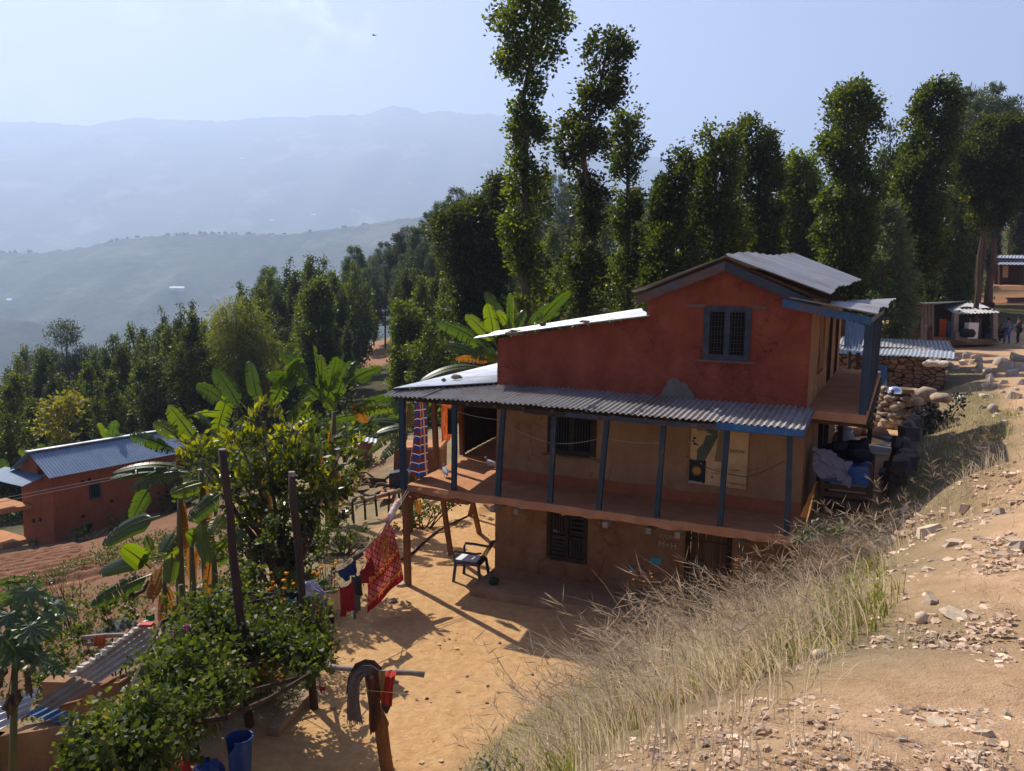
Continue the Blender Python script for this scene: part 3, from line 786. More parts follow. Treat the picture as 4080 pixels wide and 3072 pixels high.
g=MB();g.bar(W(-1.42,-1.40,3.78),W(6.02,-1.36,3.74),.09,.1);g.bar(W(-1.40,-1.40,3.80),W(-2.25,4.9,3.80),.09,.1)
g.build('eave_beam',M_DKWOOD,HR)
for k in range(6):
 s0=1.3+k*.8
 g=MB();g.bar(W(s0,-1.545-.01*(k%2),3.745),W(s0+.8,-1.545-.01*(k%2),3.735),.016,.085);g.build('fascia_board',M_BLUEF if k>0 else M_DKWOOD,HR)
for k in range(13):
 s=-1.0+k*.57
 g=MB();g.bar(W(s,-.0,3.90),W(s,-1.56,3.78),.045,.05);g.build('rafter',M_WOOD,HR)
mb=MB()
A0,B0=W(-1.66,-1.60,3.865),W(6.10,-1.60,3.835)
corr(mb,A0,B0,W(6.03,-.02,3.99),W(-1.66,-1.36,3.925),.1,.0165,nlen=6,sheet=.83)if False else None
def pent(u,v):
 s=-1.66+u*7.76
 nw=77
 b_top=-.02 if s>0 else-.02+(s/1.66)*1.30
 zt=3.985 if s>0 else 3.985+(s/1.66)*.075
 b=-1.61+(b_top+1.61)*v
 z=3.845+(zt-3.845)*v
 k=s/.83;fk=math.floor(k);fr=k-fk
 h=.0165*math.cos(u*nw*2*PI)+.014*fr+.006*math.sin(7.7*fk)
 if v<.05:b+=.035*math.sin(5.1*fk+1.)-.015*math.sin(2.3*fk)
 return W(s,b,z+h+.02*math.sin(s*.9))
mb.grid(pent,77*7,6)
mb.build('verandah_roof',M_TINRUST,HR,smooth=False)
g=MB();g.grid(lambda u,v:W(6.10+.012*math.sin(9*v),-1.64+1.6*u,3.87+.12*u-.10*v),10,2);g.bar(W(4.75,-1.625,3.775),W(6.1,-1.63,3.77),.012,.11)
g.build('tin_flashing',pmat('blue_flashing',(.03,.10,.26),(.05,.15,.34),5.,.4,.15,30.,.01,metallic=.3),HR)
mb=MB()
corr(mb,W(-1.60,-1.42,3.945),W(-2.42,5.0,3.93),W(0,5.0,4.16),W(-.02,-.14,4.035),.1,.012,nlen=5,ppw=5)
mb.build('wing_roof',M_TINB,HR)
a=onb(1887,1349,-.28);bL=onz(2000,1318,4.97)
mb=MB()
lft_b=onb(2000,1316,3.6);rgt_b=onb(2556,1232,3.6)
corr(mb,W(-.42,-.26,4.925),lft_b,rgt_b,W(3.2,-.26,5.475),.1,.012,nlen=4,ppw=5,sag=lambda u,v:.012*math.sin(11*u+3*v))
mb.build('step_roof',M_TINB,HR)
AP0,LF0,RT0=onb(2890,1020,-.34),onb(2516,1163,-.34),onb(3302,1171,-.34)
AP1,RT1=onb(3165,1014,8.3),onb(3427,1113,8.3)
LF1=AP1+(LF0-AP0)
def sagf(u,v):
 return(.02*math.sin(9*u)+.03*math.sin(PI*u)*math.sin(6*u))*(1-v*.6)+.02*math.sin(5*u)*v
mb=MB()
corr(mb,AP0,AP1,RT1,RT0,.1,.013,nlen=7,sag=sagf,sheet=.8)
mb.build('gable_roof',M_TIN,HR)
mb=MB()
corr(mb,AP1,AP0,LF0,LF1,.1,.013,nlen=5,ppw=5,sag=lambda u,v:sagf(1-u,v))
mb.build('gable_roof',M_TIN,HR)
mb=MB()
mb.grid(lambda u,v:AP0.lerp(AP1,u)+E1*(v-.5)*.3+Vector((0,0,.03-abs(v-.5)*.2+sagf(u,0)+.012*math.sin(60*u))),60,4)
mb.build('ridge_cap',M_TINRUST,HR)
def scallop(p,q,h,n,m,nm='fascia_board',th=.025,front=-.20):
 mb=MB();p,q=Vector(p),Vector(q)
 vs=[];fs=[]
 up=Vector((0,0,1));
 for i in range(n*2+1):
  t=i/(2*n);c=p.lerp(q,t)
  d=h*(1.0 if i%2==0 else .74)
  for off in(0,th):
   vs.append(c-E2*off);vs.append(c-up*d-E2*off)
 for i in range(n*2):
  k=i*4
  fs+=[(k,k+1,k+5,k+4),(k+6,k+7,k+3,k+2),(k+1,k+3,k+7,k+5),(k,k+4,k+6,k+2)]
 mb.add(vs,fs)
 return mb.build(nm,m,HR)
apw=W(4.50,-.16,6.46)
scallop(W(2.93,-.18,5.84),apw-E2*.03-E1*.0,.19,26,pmat('brown_fascia',(.12,.07,.055),(.16,.11,.095),5.,.8,.3,50.,.01,c3=(.09,.12,.15),s3=2.5,t3=(.5,.6)))
scallop(apw-E2*.03+E1*.012,W(6.12,-.19,5.76),.19,26,M_BLUEF)
g=MB();g.bar(W(2.88,-.08,5.86),W(4.5,-.08,6.49),.05,.05);g.bar(W(4.5,-.08,6.49),W(6.18,-.08,5.80),.05,.05)
for k in range(5):
 b=.8+k*1.7;g.bar(W(4.5,b,6.42),W(6.2,b,5.78),.05,.06)
g.build('rafter',M_WOOD,HR)
PQ0,PQ1=onb(3483,1259,-.36),onb(3564,1193,8.2)
mb=MB()
corr(mb,W(5.62,-.34,5.86),onb(3300,1165,8.2)+Vector((0,0,-.28)),PQ1,PQ0,.1,.013,nlen=5,sag=lambda u,v:.04*math.sin(6*u+1)*v-.03*math.sin(13*u),sheet=.8)
mb.build('porch_roof',M_TIN,HR)
scallop(W(5.50,-.20,5.83),W(6.90,-.30,5.56),.16,22,pmat('bright_blue_fascia',(.03,.085,.17),(.05,.12,.22),4.,.6,.3,60.,.006,c3=(.17,.09,.06),s3=1.3,t3=(.56,.68)))
g=MB()
g.hexa([W(5.97,-.12,3.80),W(6.93,-.16,3.77),W(7.0,8.4,3.80),W(5.97,8.4,3.82),W(5.97,-.10,3.93),W(6.93,-.14,3.93),W(7.0,8.4,3.96),W(5.97,8.4,3.97)])
g.build('porch_floor',M_MUDFLOOR,HR)
for k in range(9):
 g=MB();b=.2+k;g.bar(W(5.97,b,3.73),W(7.05,b,3.71),.08,.09);g.build('joist',M_WOOD,HR)
lathe_post(W(6.86,-.10,3.93),W(6.87,-.14,5.46),.12,M_BLUEW)
g=MB();g.bar(W(6.86,-.2,5.50),W(6.95,8.2,5.52),.09,.1);g.build('porch_beam',M_BLUEF,HR)
for k in range(12):
 b=.45+k*.64
 lathe_post(W(6.90,b,3.93),W(6.93,b,5.46),.09,M_BLUEW)
g=MB();g.bar(W(6.93,.0,3.74),W(7.0,8.4,3.74),.1,.12);g.build('porch_beam',M_DKWOOD,HR)
lathe_post(W(6.84,8.4,2.03),W(6.86,8.4,3.73),.11,M_DKWOOD)
lathe_post(W(6.2,8.7,2.03),W(6.2,8.7,3.73),.11,M_DKWOOD)
g=MB();g.bar(W(6.2,8.6,2.62),W(6.84,8.42,2.62),.09,.09);g.bar(W(6.2,8.6,3.1),W(6.84,8.42,3.1),.09,.09);g.build('crossbar',M_DKWOOD,HR)
lathe_post(W(6.0,3.1,2.03),W(6.0,3.1,3.8),.1,M_DKWOOD);lathe_post(W(6.02,4.4,2.03),W(6.02,4.4,3.8),.1,M_DKWOOD);lathe_post(W(6.3,4.9,2.03),W(6.3,4.9,3.75),.1,M_DKWOOD)
for(u0,u1,z0,z1),nm in((S2,'door'),(S3,'door')):
 g=MB()
 rect_on(PS,E1,u0,u0+.08,z0,z1,.03,g,.12);rect_on(PS,E1,u1-.08,u1,z0,z1,.03,g,.12);rect_on(PS,E1,u0+.08,u1-.08,z1-.08,z1,.026,g,.12)
 g.build(nm,M_DKWOOD,HR)
pl=[(.12,-1.33),(1.2,-1.27),(2.4,-1.22),(3.7,-1.14),(5.9,-1.1),(5.9,-.01),(.04,-.01)]
mb=MB();rp=refine(pl,.15);rr=random.Random(8)
tv=[W(q.x,q.y+rr.uniform(-.02,.02)*(q.y<-.5),.165+rr.uniform(-.008,.008))for q in rp]
bv=[W(q.x,q.y-.03*(q.y<-.5)+rr.uniform(-.03,.03),-.04)for q in rp]
n=len(rp)
mb.add(tv+bv+[W(2.5,-.6,.165)],[(i,(i+1)%n,n+(i+1)%n,n+i)[::-1]for i in range(n)]+[(i,(i+1)%n,2*n)for i in range(n)])
mb.build('plinth',M_PLINTH,HR)
# writing and paint on the walls
def text_obj(s,size,m,parent,o,ux,uy,name='lettering',off=.0,mirror=False,ext=.0006):
 cu=bpy.data.curves.new(name,'FONT');cu.body=s;cu.size=size;cu.extrude=ext;cu.align_x='CENTER';cu.align_y='CENTER'
 to=bpy.data.objects.new(name,cu);COL.objects.link(to)
 dg=bpy.context.evaluated_depsgraph_get()
 me=bpy.data.meshes.new_from_object(to.evaluated_get(dg))
 bpy.data.objects.remove(to);bpy.data.curves.remove(cu)
 ux=Vector(ux).normalized();uy=Vector(uy).normalized();uz=ux.cross(uy)
 base=root_of(parent)if parent else Vector((0,0,0))
 for v in me.vertices:
  c=v.co.copy();v.co=Vector(o)+ux*c.x+uy*c.y+uz*(c.z+off)-base
 me.name=name;me.materials.clear()
 return link_mesh(name,me,m,parent)
def on_wall(px,py):return onb(px,py,-.045)
Z1=Vector((0,0,1))
def z7(x,y):return(1800+.5403*x,1900+.5403*y)
text_obj('I♡UH....',.115,M_CHALK,HR,on_wall(*z7(1605,446)),E1,Z1+E1*.05)
text_obj('M+H',.17,M_CHALK,HR,on_wall(*z7(1590,505)),E1,Z1)
text_obj('Samu',.10,pmat('faint_blue',(.11,.12,.12),(.14,.16,.16),9.,.9,0),HR,on_wall(*z7(1340,350)),E1,Z1)
text_obj('S',.12,M_CYAN2,HR,onb(2948,2193,-.045),E1,Z1)
text_obj('MR',.065,M_CHALK,HR,onb(2213,2116,.035),E1,Z1)
def smear(pts,m,nm):
 mb=MB();n=len(pts)
 c=sum((on_wall(*p)for p in pts),Vector())/n
 mb.add([on_wall(*p)for p in pts]+[c],[(i,n,(i+1)%n)for i in range(n)])
 mb.build(nm,m,HR)
rr=random.Random(2)
def jag(x0,y0,x1,y1,n=9,a=3.):
 P=[]
 for i in range(n):P.append((x0+(x1-x0)*i/n,y0+rr.uniform(-a,a)))
 for i in range(4):P.append((x1+rr.uniform(-a,a),y0+(y1-y0)*i/4))
 for i in range(n):P.append((x1+(x0-x1)*i/n,y1+rr.uniform(-a,a)))
 for i in range(4):P.append((x0+rr.uniform(-a,a),y1+(y0-y1)*i/4))
 return P
smear(jag(*z7(1460,596),*z7(1548,640)),M_CYAN,'paint_mark')
smear(jag(*z7(1290,655),*z7(1335,700),a=6),M_CYAN2,'paint_mark')
smear(jag(*z7(1470,445),*z7(1500,462),n=4,a=3),M_CYAN2,'paint_mark')
for k in range(9):
 x=1203+k*9;y=735+rr.uniform(-20,12)
 smear(jag(*z7(x,y),*z7(x+3,y+rr.uniform(18,55)),n=2,a=1),M_CYAN2,'paint_mark')
M_CARD=pmat('cardboard',(0.542,0.353,0.174),(0.693,0.467,0.240),5.,.9,.15,40.,.004)
M_PGREEN=pmat('poster_green',(.085,.105,.075),(.12,.14,.10),4.,.85,.1,40.,.003)
M_PBLACK=pmat('poster_black',(.012,.013,.016),(.022,.023,.028),6.,.7,.1,40.,.003)
M_PYEL=flat('poster_yellow',(.50,.27,.06),.8)
M_PTAN=pmat('poster_tan',(0.468,0.307,0.146),(0.580,0.391,0.202),7.,.9,.15,30.,.004)
M_INK=flat('poster_ink',(.075,.055,.04),.9)
PT=thing('cardboard_poster','printed cardboard sheet hung upside down on the verandah wall, black panel with gold ring','poster',tuple(onb(2860,1830,-.05)))
def pq(pts,off,m,nm,th=.008):
 mb=MB();v=[onb(x,y,-off)for x,y in pts];n=len(v)
 mb.add(v+[p+E2*th for p in v],[tuple(range(n))[::-1],tuple(range(n,2*n))]+[(i,(i+1)%n,n+(i+1)%n,n+i)for i in range(n)])
 return mb.build(nm,m,PT)
pq([(2757,1694),(2985,1718),(2972,1951),(2812,1931),(2742,1924)],.045,M_CARD,'card')
pq([(2815,1712),(2858,1705),(2863,1703),(2860,1742),(2808,1836),(2776,1832),(2778,1790),(2802,1768),(2812,1735),(2836,1733)],.053,M_PGREEN,'green_print')
pq([(2868,1707),(2892,1710),(2884,1842),(2846,1838)],.051,pmat('poster_olive',(.20,.16,.085),(.25,.2,.11),5.,.9,0),'olive_print')
pq([(2748,1831),(2813,1837),(2808,1926),(2743,1921)],.055,M_PBLACK,'black_print')
pq([(2744,1914),(2770,1917),(2776,1920),(2795,1920),(2795,1926),(2743,1922)],.06,flat('torn_paper',(.42,.38,.36),.9),'torn_edge')
pq([(2890,1848),(2975,1856),(2972,1950),(2890,1940)],.051,M_PTAN,'tan_print')
c=onb(2776,1876,-.06)
mb=MB();mb.add([c+(E1*math.cos(a)+Z1*math.sin(a))*.070 for a in[2*PI*k/28 for k in range(28)]],[tuple(range(28))]);mb.build('gold_disc',M_PYEL,PT)
mb=MB()
for k in range(40):
 a=2*PI*k/40;mb.box(c-E2*.004+(E1*math.cos(a)+Z1*math.sin(a))*.088,.006,.006,.014,E1,E2,Z1)
mb.build('ring_lettering',M_PYEL,PT)
text_obj('Shak',.145,M_INK,PT,onb(2803,1712,-.062),-E1,-Z1)
text_obj('NOISIA',.085,flat('poster_faint',(.20,.125,.06),.9),PT,onb(2935,1798,-.062),-E1,-Z1)
text_obj('PRODUCT OF',.032,M_INK,PT,onb(2925,1873,-.062),-E1,-Z1)
text_obj('CRYSTAL',.032,M_INK,PT,onb(2857,1868,-.062),-E1,-Z1)
text_obj('GROSS 10kg',.03,M_INK,PT,onb(2850,1885,-.062),-E1,-Z1)
text_obj('8',.075,M_INK,PT,onb(2837,1900,-.062),-E1,-Z1)
text_obj('888',.03,flat('poster_white',(.5,.5,.48),.9),PT,onb(2793,1848,-.064),Z1,-E1)
for k,t in enumerate(('Net wt','Batch','Mfg','Best','Price')):
 text_obj(t,.035,M_INK,PT,onb(2912+k*13,1926+k*2,-.062),-E1,-Z1)
mb=MB()
for(x,y,r)in((2767,1745,.03),(2762,1757,.025),(2768,1768,.03),(2777,1771,.02),(2765,1731,.012),(2780,1755,.01)):
 c=onb(x,y,-.056);mb.add([c+(E1*math.cos(a)+Z1*.8*math.sin(a))*r for a in[2*PI*k/12 for k in range(12)]],[tuple(range(12))])
mb.build('spot_print',M_INK,PT)
NP=thing('paper_notice','small grey printed paper pasted on the dark wall right of the lower door','notice',tuple(onb(2963,2141,-.03)))
mb=MB();v=[onb(x,y,-.035)for x,y in((2943,2112),(2985,2117),(2984,2168),(2941,2163))]
mb.add(v+[p+E2*.006 for p in v],[(3,2,1,0),(4,5,6,7),(0,1,5,4),(1,2,6,5),(2,3,7,6),(3,0,4,7)]);mb.build('sheet',pmat('grey_paper',(.22,.2,.17),(.28,.25,.21),8.,.9,0),NP)
mb=MB()
for i in range(2):
 for j in range(2):
  c=onb(2953+i*20,2128+j*24,-.04)
  for k in range(10):
   a=2*PI*k/10;mb.box(c+(E1*math.cos(a)+Z1*math.sin(a))*.045,.02,.003,.014,E1,E2,Z1)
  mb.box(c,.03,.003,.03,E1,E2,Z1)
mb.build('print',M_INK,NP)
# foliage
LM_SAL=leafmat('sal_leaf',(.012,.022,.006),(.036,.050,.011),(.12,.115,.018),.36,(7.,6.2,.7),.45,.22,vary=1.)
LM_SAL2=leafmat('sal_leaf_dull',(.012,.022,.009),(.034,.047,.016),(.09,.095,.022),.32,(5.4,4.9,.9),.5,.22,vary=1.)
LM_PINE=leafmat('pine_needle',(.055,.080,.042),(.095,.125,.062),(.14,.16,.08),.35,(1.7,1.7,1.0),.6,.3,vary=1.)
LM_WEEP=leafmat('weeping_leaf',(.10,.12,.018),(.20,.21,.03),(.30,.28,.05),.45,(2.0,1.9,.7),.55,.3)
LM_YEL=leafmat('yellow_leaf',(.16,.16,.025),(.26,.24,.04),(.34,.29,.05),.45,(1.8,1.7,.6),.5,.35)
LM_BUSH=leafmat('bush_leaf',(.030,.050,.014),(.085,.115,.025),(.19,.19,.04),.36,(2.3,2.1,.6),.45,.4)
LM_FEATH=leafmat('feathery_leaf',(.035,.052,.026),(.07,.09,.04),(.10,.12,.05),.3,(2,1.9,.8),.55,.3)
M_BARK=pmat('bark',(.075,.05,.035),(.15,.105,.075),3.,.95,.8,14.,.04,stretch=(1,1,.2),spec=.1)
M_BARKP=pmat('pine_bark',(.10,.055,.035),(.18,.11,.075),3.,.95,.8,14.,.04,stretch=(1,1,.25),spec=.1)
def unit(a):return a/np.maximum(np.linalg.norm(a,axis=1,keepdims=True),1e-9)
def leaves_np(C,D,Lg,Wd,rs,fold=.25):
 n=len(C);D=unit(D)
 A=rs.normal(size=(n,3));S=unit(np.cross(D,A));Nn=np.cross(S,D)
 Lg=Lg[:,None];Wd=Wd[:,None]
 p0=C;p1=C+D*Lg*.45+S*Wd+Nn*Wd*fold;p2=C+D*Lg;p3=C+D*Lg*.45-S*Wd+Nn*Wd*fold
 V=np.stack([p0,p1,p2,p3],1).reshape(-1,3)
 Q=np.arange(4*n).reshape(n,4)
 return V,Q
def tufts(P,out,nl,size,rs,spread=1.0,wratio=.3,jit=.12,droop=.0,tint_lo=.1,tint_hi=.75,yel=.06):
 n=len(P)
 C=np.repeat(P,nl,0)+rs.normal(size=(n*nl,3))*jit
 D=np.repeat(unit(out),nl,0)+rs.normal(size=(n*nl,3))*spread
 D[:,2]-=droop
 Lg=size*rs.uniform(.65,1.25,n*nl)
 V,Q=leaves_np(C,D,Lg,Lg*wratio,rs)
 tb=np.repeat(rs.uniform(tint_lo,tint_hi,n),nl)+rs.uniform(-.12,.12,n*nl)
 tb=np.where(np.repeat(rs.uniform(0,1,n),nl)<yel,rs.uniform(.85,1.,n*nl),tb)
 return V,Q,np.repeat(np.clip(tb,0,1),4)
def merge(parts):
 Vs,Qs,Ts=[],[],[];k=0
 for V,Q,T in parts:
  Vs.append(V);Qs.append(Q+k);Ts.append(T);k+=len(V)
 return np.concatenate(Vs),np.concatenate(Qs),np.concatenate(Ts)
def column_crown(prof,seed,leaf=.2,dens=30.,cl=18,holes=.42,mat=None,spread=.8,yel=.06,wratio=.3,lobk=.62):
 rs=np.random.RandomState(seed)
 prof=sorted(prof);zs=np.array([p[0]for p in prof]);rr_=np.array([p[1]for p in prof]);dx=np.array([p[2]for p in prof])
 P=[];O=[]
 H=zs[-1]-zs[0]
 vol=np.trapezoid(rr_**2,zs)*PI if hasattr(np,'trapezoid')else np.trapz(rr_**2,zs)*PI
 n=int(vol*dens*1.5)+40
 pz=rs.uniform(zs[0],zs[-1],n*4)
 keep=rs.uniform(0,1,n*4)<(np.interp(pz,zs,rr_)/rr_.max())**1.3
 pz=pz[keep][:n];n=len(pz)
 th=rs.uniform(0,2*PI,n)
 lob=np.array([mnoise.noise(Vector((math.cos(a)*1.1+seed,math.sin(a)*1.1,z*.75)))for a,z in zip(th,pz)])
 R_=np.interp(pz,zs,rr_)*(1+lobk*lob)
 q=np.sqrt(rs.uniform(.06,1.08,n))
 X=np.interp(pz,zs,dx)+R_*q*np.cos(th);Y=R_*q*np.sin(th)
 P=np.stack([X,Y,pz],1)
 nn=np.array([mnoise.noise(Vector((p[0]*1.5+seed,p[1]*1.5,p[2]*1.2)))for p in P])
 k=nn>holes-.46
 P=P[k];th=th[k]
 O=np.stack([np.cos(th),np.sin(th),rs.uniform(.0,.9,len(P))],1)
 return tufts(P,O,cl,leaf,rs,spread,wratio,leaf*.95,.15,yel=yel)
def limb_mesh(h,r0,prof,seed,lean=0.):
 rd=random.Random(seed);mb=MB()
 pr=sorted(prof);zz=[p[0]for p in pr];dd=[p[2]for p in pr];rv=[p[1]for p in pr]
 pts=[];rads=[]
 for i in range(15):
  z=h*i/14
  x=float(np.interp(z,zz,dd))*min(1,z/max(zz[0],1e-3))
  pts.append((x+rd.uniform(-.05,.05)*(i>0),rd.uniform(-.06,.06)*(i>0),z));rads.append(r0*(1.25 if i==0 else 1-.82*i/14))
 mb.tube(pts,rads,9)
 for k in range(14):
  z=zz[0]*.9+(h*.96-zz[0]*.9)*k/14;a=rd.uniform(0,6.28);R1=float(np.interp(z,zz,rv))*rd.uniform(.6,.95)
  x0=float(np.interp(z,zz,dd))
  mb.tube([(x0,0,z),(x0+math.cos(a)*R1*.5,math.sin(a)*R1*.5,z+R1*.35),(x0+math.cos(a)*R1,math.sin(a)*R1,z+R1*.9)],[r0*.3,r0*.18,r0*.06],5)
 return mb
TREES=[]
def make_tree(name,label,group,loc,prof,h,r0,seed,mat=None,bark=None,**kw):
 root=thing(name,label,'tree',(0,0,0),group)
 t=limb_mesh(h,r0,prof,seed).build('trunk',bark or M_BARK,root,smooth=True)
 V,Q,T=column_crown(prof,seed,**kw)
 np_mesh('crown',V,Q,mat or LM_SAL,T,root)
 root.location=loc
 return root
def copy_tree(root,loc,rz=0.,sc=1.,label=None,group=None,sz=None):
 r=root.copy();COL.objects.link(r);r.location=loc;r.rotation_euler=(0,0,rz);r.scale=(sc,sc,sz or sc)
 for ch in list(root.children):
  c=ch.copy();COL.objects.link(c);c.parent=r
  for g in list(ch.children):
   d=g.copy();COL.objects.link(d);d.parent=c
 if label:r['label']=label
 if group:r['group']=group
 return r
def px_tree(rows,Y,name,label,group,seed,base=None,kcol=1.,r0=.2,**kw):
 rows=[(a*1.8445,b*1.8445,c*1.8445)for a,b,c in rows]
 xm=(rows[-1][1]+rows[-1][2])/2
 bp=ony(xm,rows[-1][0],Y)
 bz=terr(bp.x,Y)if base is None else base
 bx=bp.x
 prof=[]
 for a,b,c in rows:
  p,q=ony(b,a,Y),ony(c,a,Y)
  prof.append(((p.z+q.z)/2-bz,(q.x-p.x)/2*.88,(p.x+q.x)/2-bx))
 top=max(p[0]for p in prof)
 return make_tree(name,label,group,(bx,Y,bz),prof,top*.97,r0,seed,**kw)
GS='lopped columnar trees in the row behind the farmhouse'
KEY=[([(-40,1080,1230),(10,1072,1238),(45,1068,1232),(100,1075,1215),(140,1085,1205),(170,1108,1172),(230,1098,1158),(270,1095,1182),(310,1110,1165),(360,1092,1175),(420,1090,1185),(480,1085,1180),(540,1085,1170),(580,1102,1165),(640,1115,1168),(690,1125,1150)],29,'tallest columnar tree, ragged, its top running out of the picture',dict(r0=.24)),([(66,1290,1340),(110,1265,1360),(150,1255,1345),(200,1250,1355),(228,1262,1312),(265,1210,1300),(310,1203,1320),(350,1210,1310),(390,1238,1300),(450,1230,1310),(520,1225,1302),(600,1218,1310),(690,1205,1312)],30,'second tallest columnar tree with a bulge on its left side, right of the tallest',dict(r0=.24)),([(225,1338,1372),(270,1322,1390),(330,1320,1400),(380,1325,1390),(420,1332,1382),(500,1325,1390),(580,1325,1390),(690,1320,1390)],35,'slim pointed columnar tree close against the right side of the bulging one',dict(r0=.2)),([(320,1462,1480),(360,1430,1500),(420,1408,1500),(500,1395,1510),(600,1385,1520),(690,1390,1510)],33,'dark leafy tree just left above the gable peak, lower than its right neighbour',dict(r0=.2)),([(275,1522,1580),(320,1505,1600),(400,1490,1602),(480,1490,1602),(560,1490,1592),(680,1500,1580)],35,'dense dark tree directly above the gable peak of the farmhouse',dict(r0=.2)),([(255,1602,1650),(300,1590,1680),(380,1585,1690),(460,1590,1690),(560,1590,1690),(680,1600,1680)],38,'tall tree with yellow lit left edge above the sagging grey roof',dict(r0=.2)),([(330,1705,1755),(380,1685,1770),(450,1680,1775),(560,1680,1775),(680,1690,1760)],46,'lower leafy tree in the dip between two taller ones above the grey roof',dict(r0=.2)),([(185,1822,1868),(230,1780,1895),(290,1765,1895),(335,1790,1882),(380,1802,1882),(430,1770,1890),(500,1760,1890),(560,1770,1870),(680,1780,1860)],40,'broad headed tree with a wide crown over a narrower waist above the porch roof',dict(r0=.22)),([(180,1988,2058),(230,1962,2080),(300,1965,2075),(360,1945,2050),(420,1922,2040),(480,1918,2040),(560,1920,2030),(610,1945,1995)],46,'tall dense tree with bare lower trunk standing in front of the tin shop shed',dict(r0=.2,base=2.5)),([(255,2120,2200),(330,2045,2225),(400,2070,2235),(450,2095,2200),(500,2104,2140)],54,'wide crowned tree with a leaning bare trunk near the blue roofed house',dict(r0=.2)),([(385,1062,1098),(430,1030,1110),(470,945,1110),(540,932,1110),(600,980,1100),(690,965,1095)],44,'open limbed tree reaching out to the left behind the tallest column',dict(r0=.2)),([(605,676,698),(640,660,716),(690,655,722),(740,648,728),(800,645,735),(860,652,725),(900,655,715)],58,'broad bushy tree in front of the pines, above the banana clump',dict(r0=.2)),([(655,850,905),(720,845,935),(780,850,940),(850,835,925),(900,845,910)],52,'leafy tree right of the red earth clearing',dict(r0=.2)),]
for i,(rows,Y,lab,kw)in enumerate(KEY):
 px_tree(rows,Y,'columnar_tree',lab,GS if i<9 else 'trees on the slope behind the gardens',100+i,leaf=.165 if Y<40 else .2,dens=64. if Y<40 else 46.,yel=.05,**kw)
def pine_crown(h,rows,seed,n=1500,nl=18,ln=.38):
 rs=np.random.RandomState(seed)
 z=np.array([r[0]for r in rows]);r_=np.array([r[1]for r in rows])
 pz=rs.uniform(z.min(),z.max(),n*3);kp=rs.uniform(0,1,n*3)<np.interp(pz,z,r_)/r_.max()+.08;pz=pz[kp][:n];n=len(pz)
 th=rs.uniform(0,6.28,n);q=np.sqrt(rs.uniform(.15,1.,n))*np.interp(pz,z,r_)
 P=np.stack([np.cos(th)*q,np.sin(th)*q,pz],1)
 nn=np.array([mnoise.noise(Vector((p[0]*.8+seed,p[1]*.8,p[2]*1.1)))for p in P]);P=P[nn>-.12];th=th[nn>-.12]
 O=np.stack([np.cos(th)*.7,np.sin(th)*.7,np.full(len(P),.35)],1)
 return tufts(P,O,nl,ln,rs,.75,.12,.16,.1,.1,.9,.0)
def make_pine(label,group,loc,h,rows,seed,r0=.17,**kw):
 root=thing('pine_tree',label,'tree',(0,0,0),group)
 mb=MB();rd=random.Random(seed)
 mb.tube([(rd.uniform(-.06,.06),rd.uniform(-.06,.06),h*i/9)for i in range(10)],[r0*(1-.85*i/9)for i in range(10)],7)
 z0=min(r[0]for r in rows)
 for k in range(22):
  z=z0+(h-z0)*k/22;a=rd.uniform(0,6.28);rr_=float(np.interp(z,[r[0]for r in rows],[r[1]for r in rows]))*.9
  mb.tube([(0,0,z-.1),(math.cos(a)*rr_*.6,math.sin(a)*rr_*.6,z+.1),(math.cos(a)*rr_,math.sin(a)*rr_,z+.45)],[.05,.03,.012],4)
 mb.build('trunk',M_BARKP,root,smooth=True)
 V,Q,T=pine_crown(h,rows,seed,**kw)
 np_mesh('crown',V,Q,LM_PINE,T,root)
 root.location=loc
 return root
def on_terr(px,Y,dz=0.):
 p=ony(px*1.8445,1200,Y)
 return Vector((p.x,Y,terr(p.x,Y)+dz))
PG='hazy pines on the ridge behind the gardens'
pineA=make_pine('pale pine with a tall egg shaped crown on the ridge left of the tallest column',PG,on_terr(1015,118),18.5,[(4,.7),(7,2.0),(11,2.9),(15,2.4),(18,.8)],201)
pineB=make_pine('hazy pine with bare mast and small rounded top left of the egg shaped one',PG,on_terr(905,104),15.5,[(5.5,.9),(8,1.8),(12,1.7),(15,.7)],202)
pineC=make_pine('soft drooping grey-green pine leaning beside the porch roof','pines on the right',on_terr(1900,42),8.6,[(1.2,1.2),(2.5,1.75),(4.5,1.6),(6.5,1.1),(8.4,.35)],203,n=1000,nl=20,ln=.32)
pineD=make_pine('large round crowned pine high at the right picture edge','pines on the right',on_terr(2170,92),21.0,[(11,1.2),(13.5,3.2),(17,3.6),(20.5,1.7)],204,n=1100,nl=22,ln=.5)
copy_tree(pineD,on_terr(2088,84),1.3,.93,'small topped pine left of the large round pine, showing sky','pines on the right',1.02)
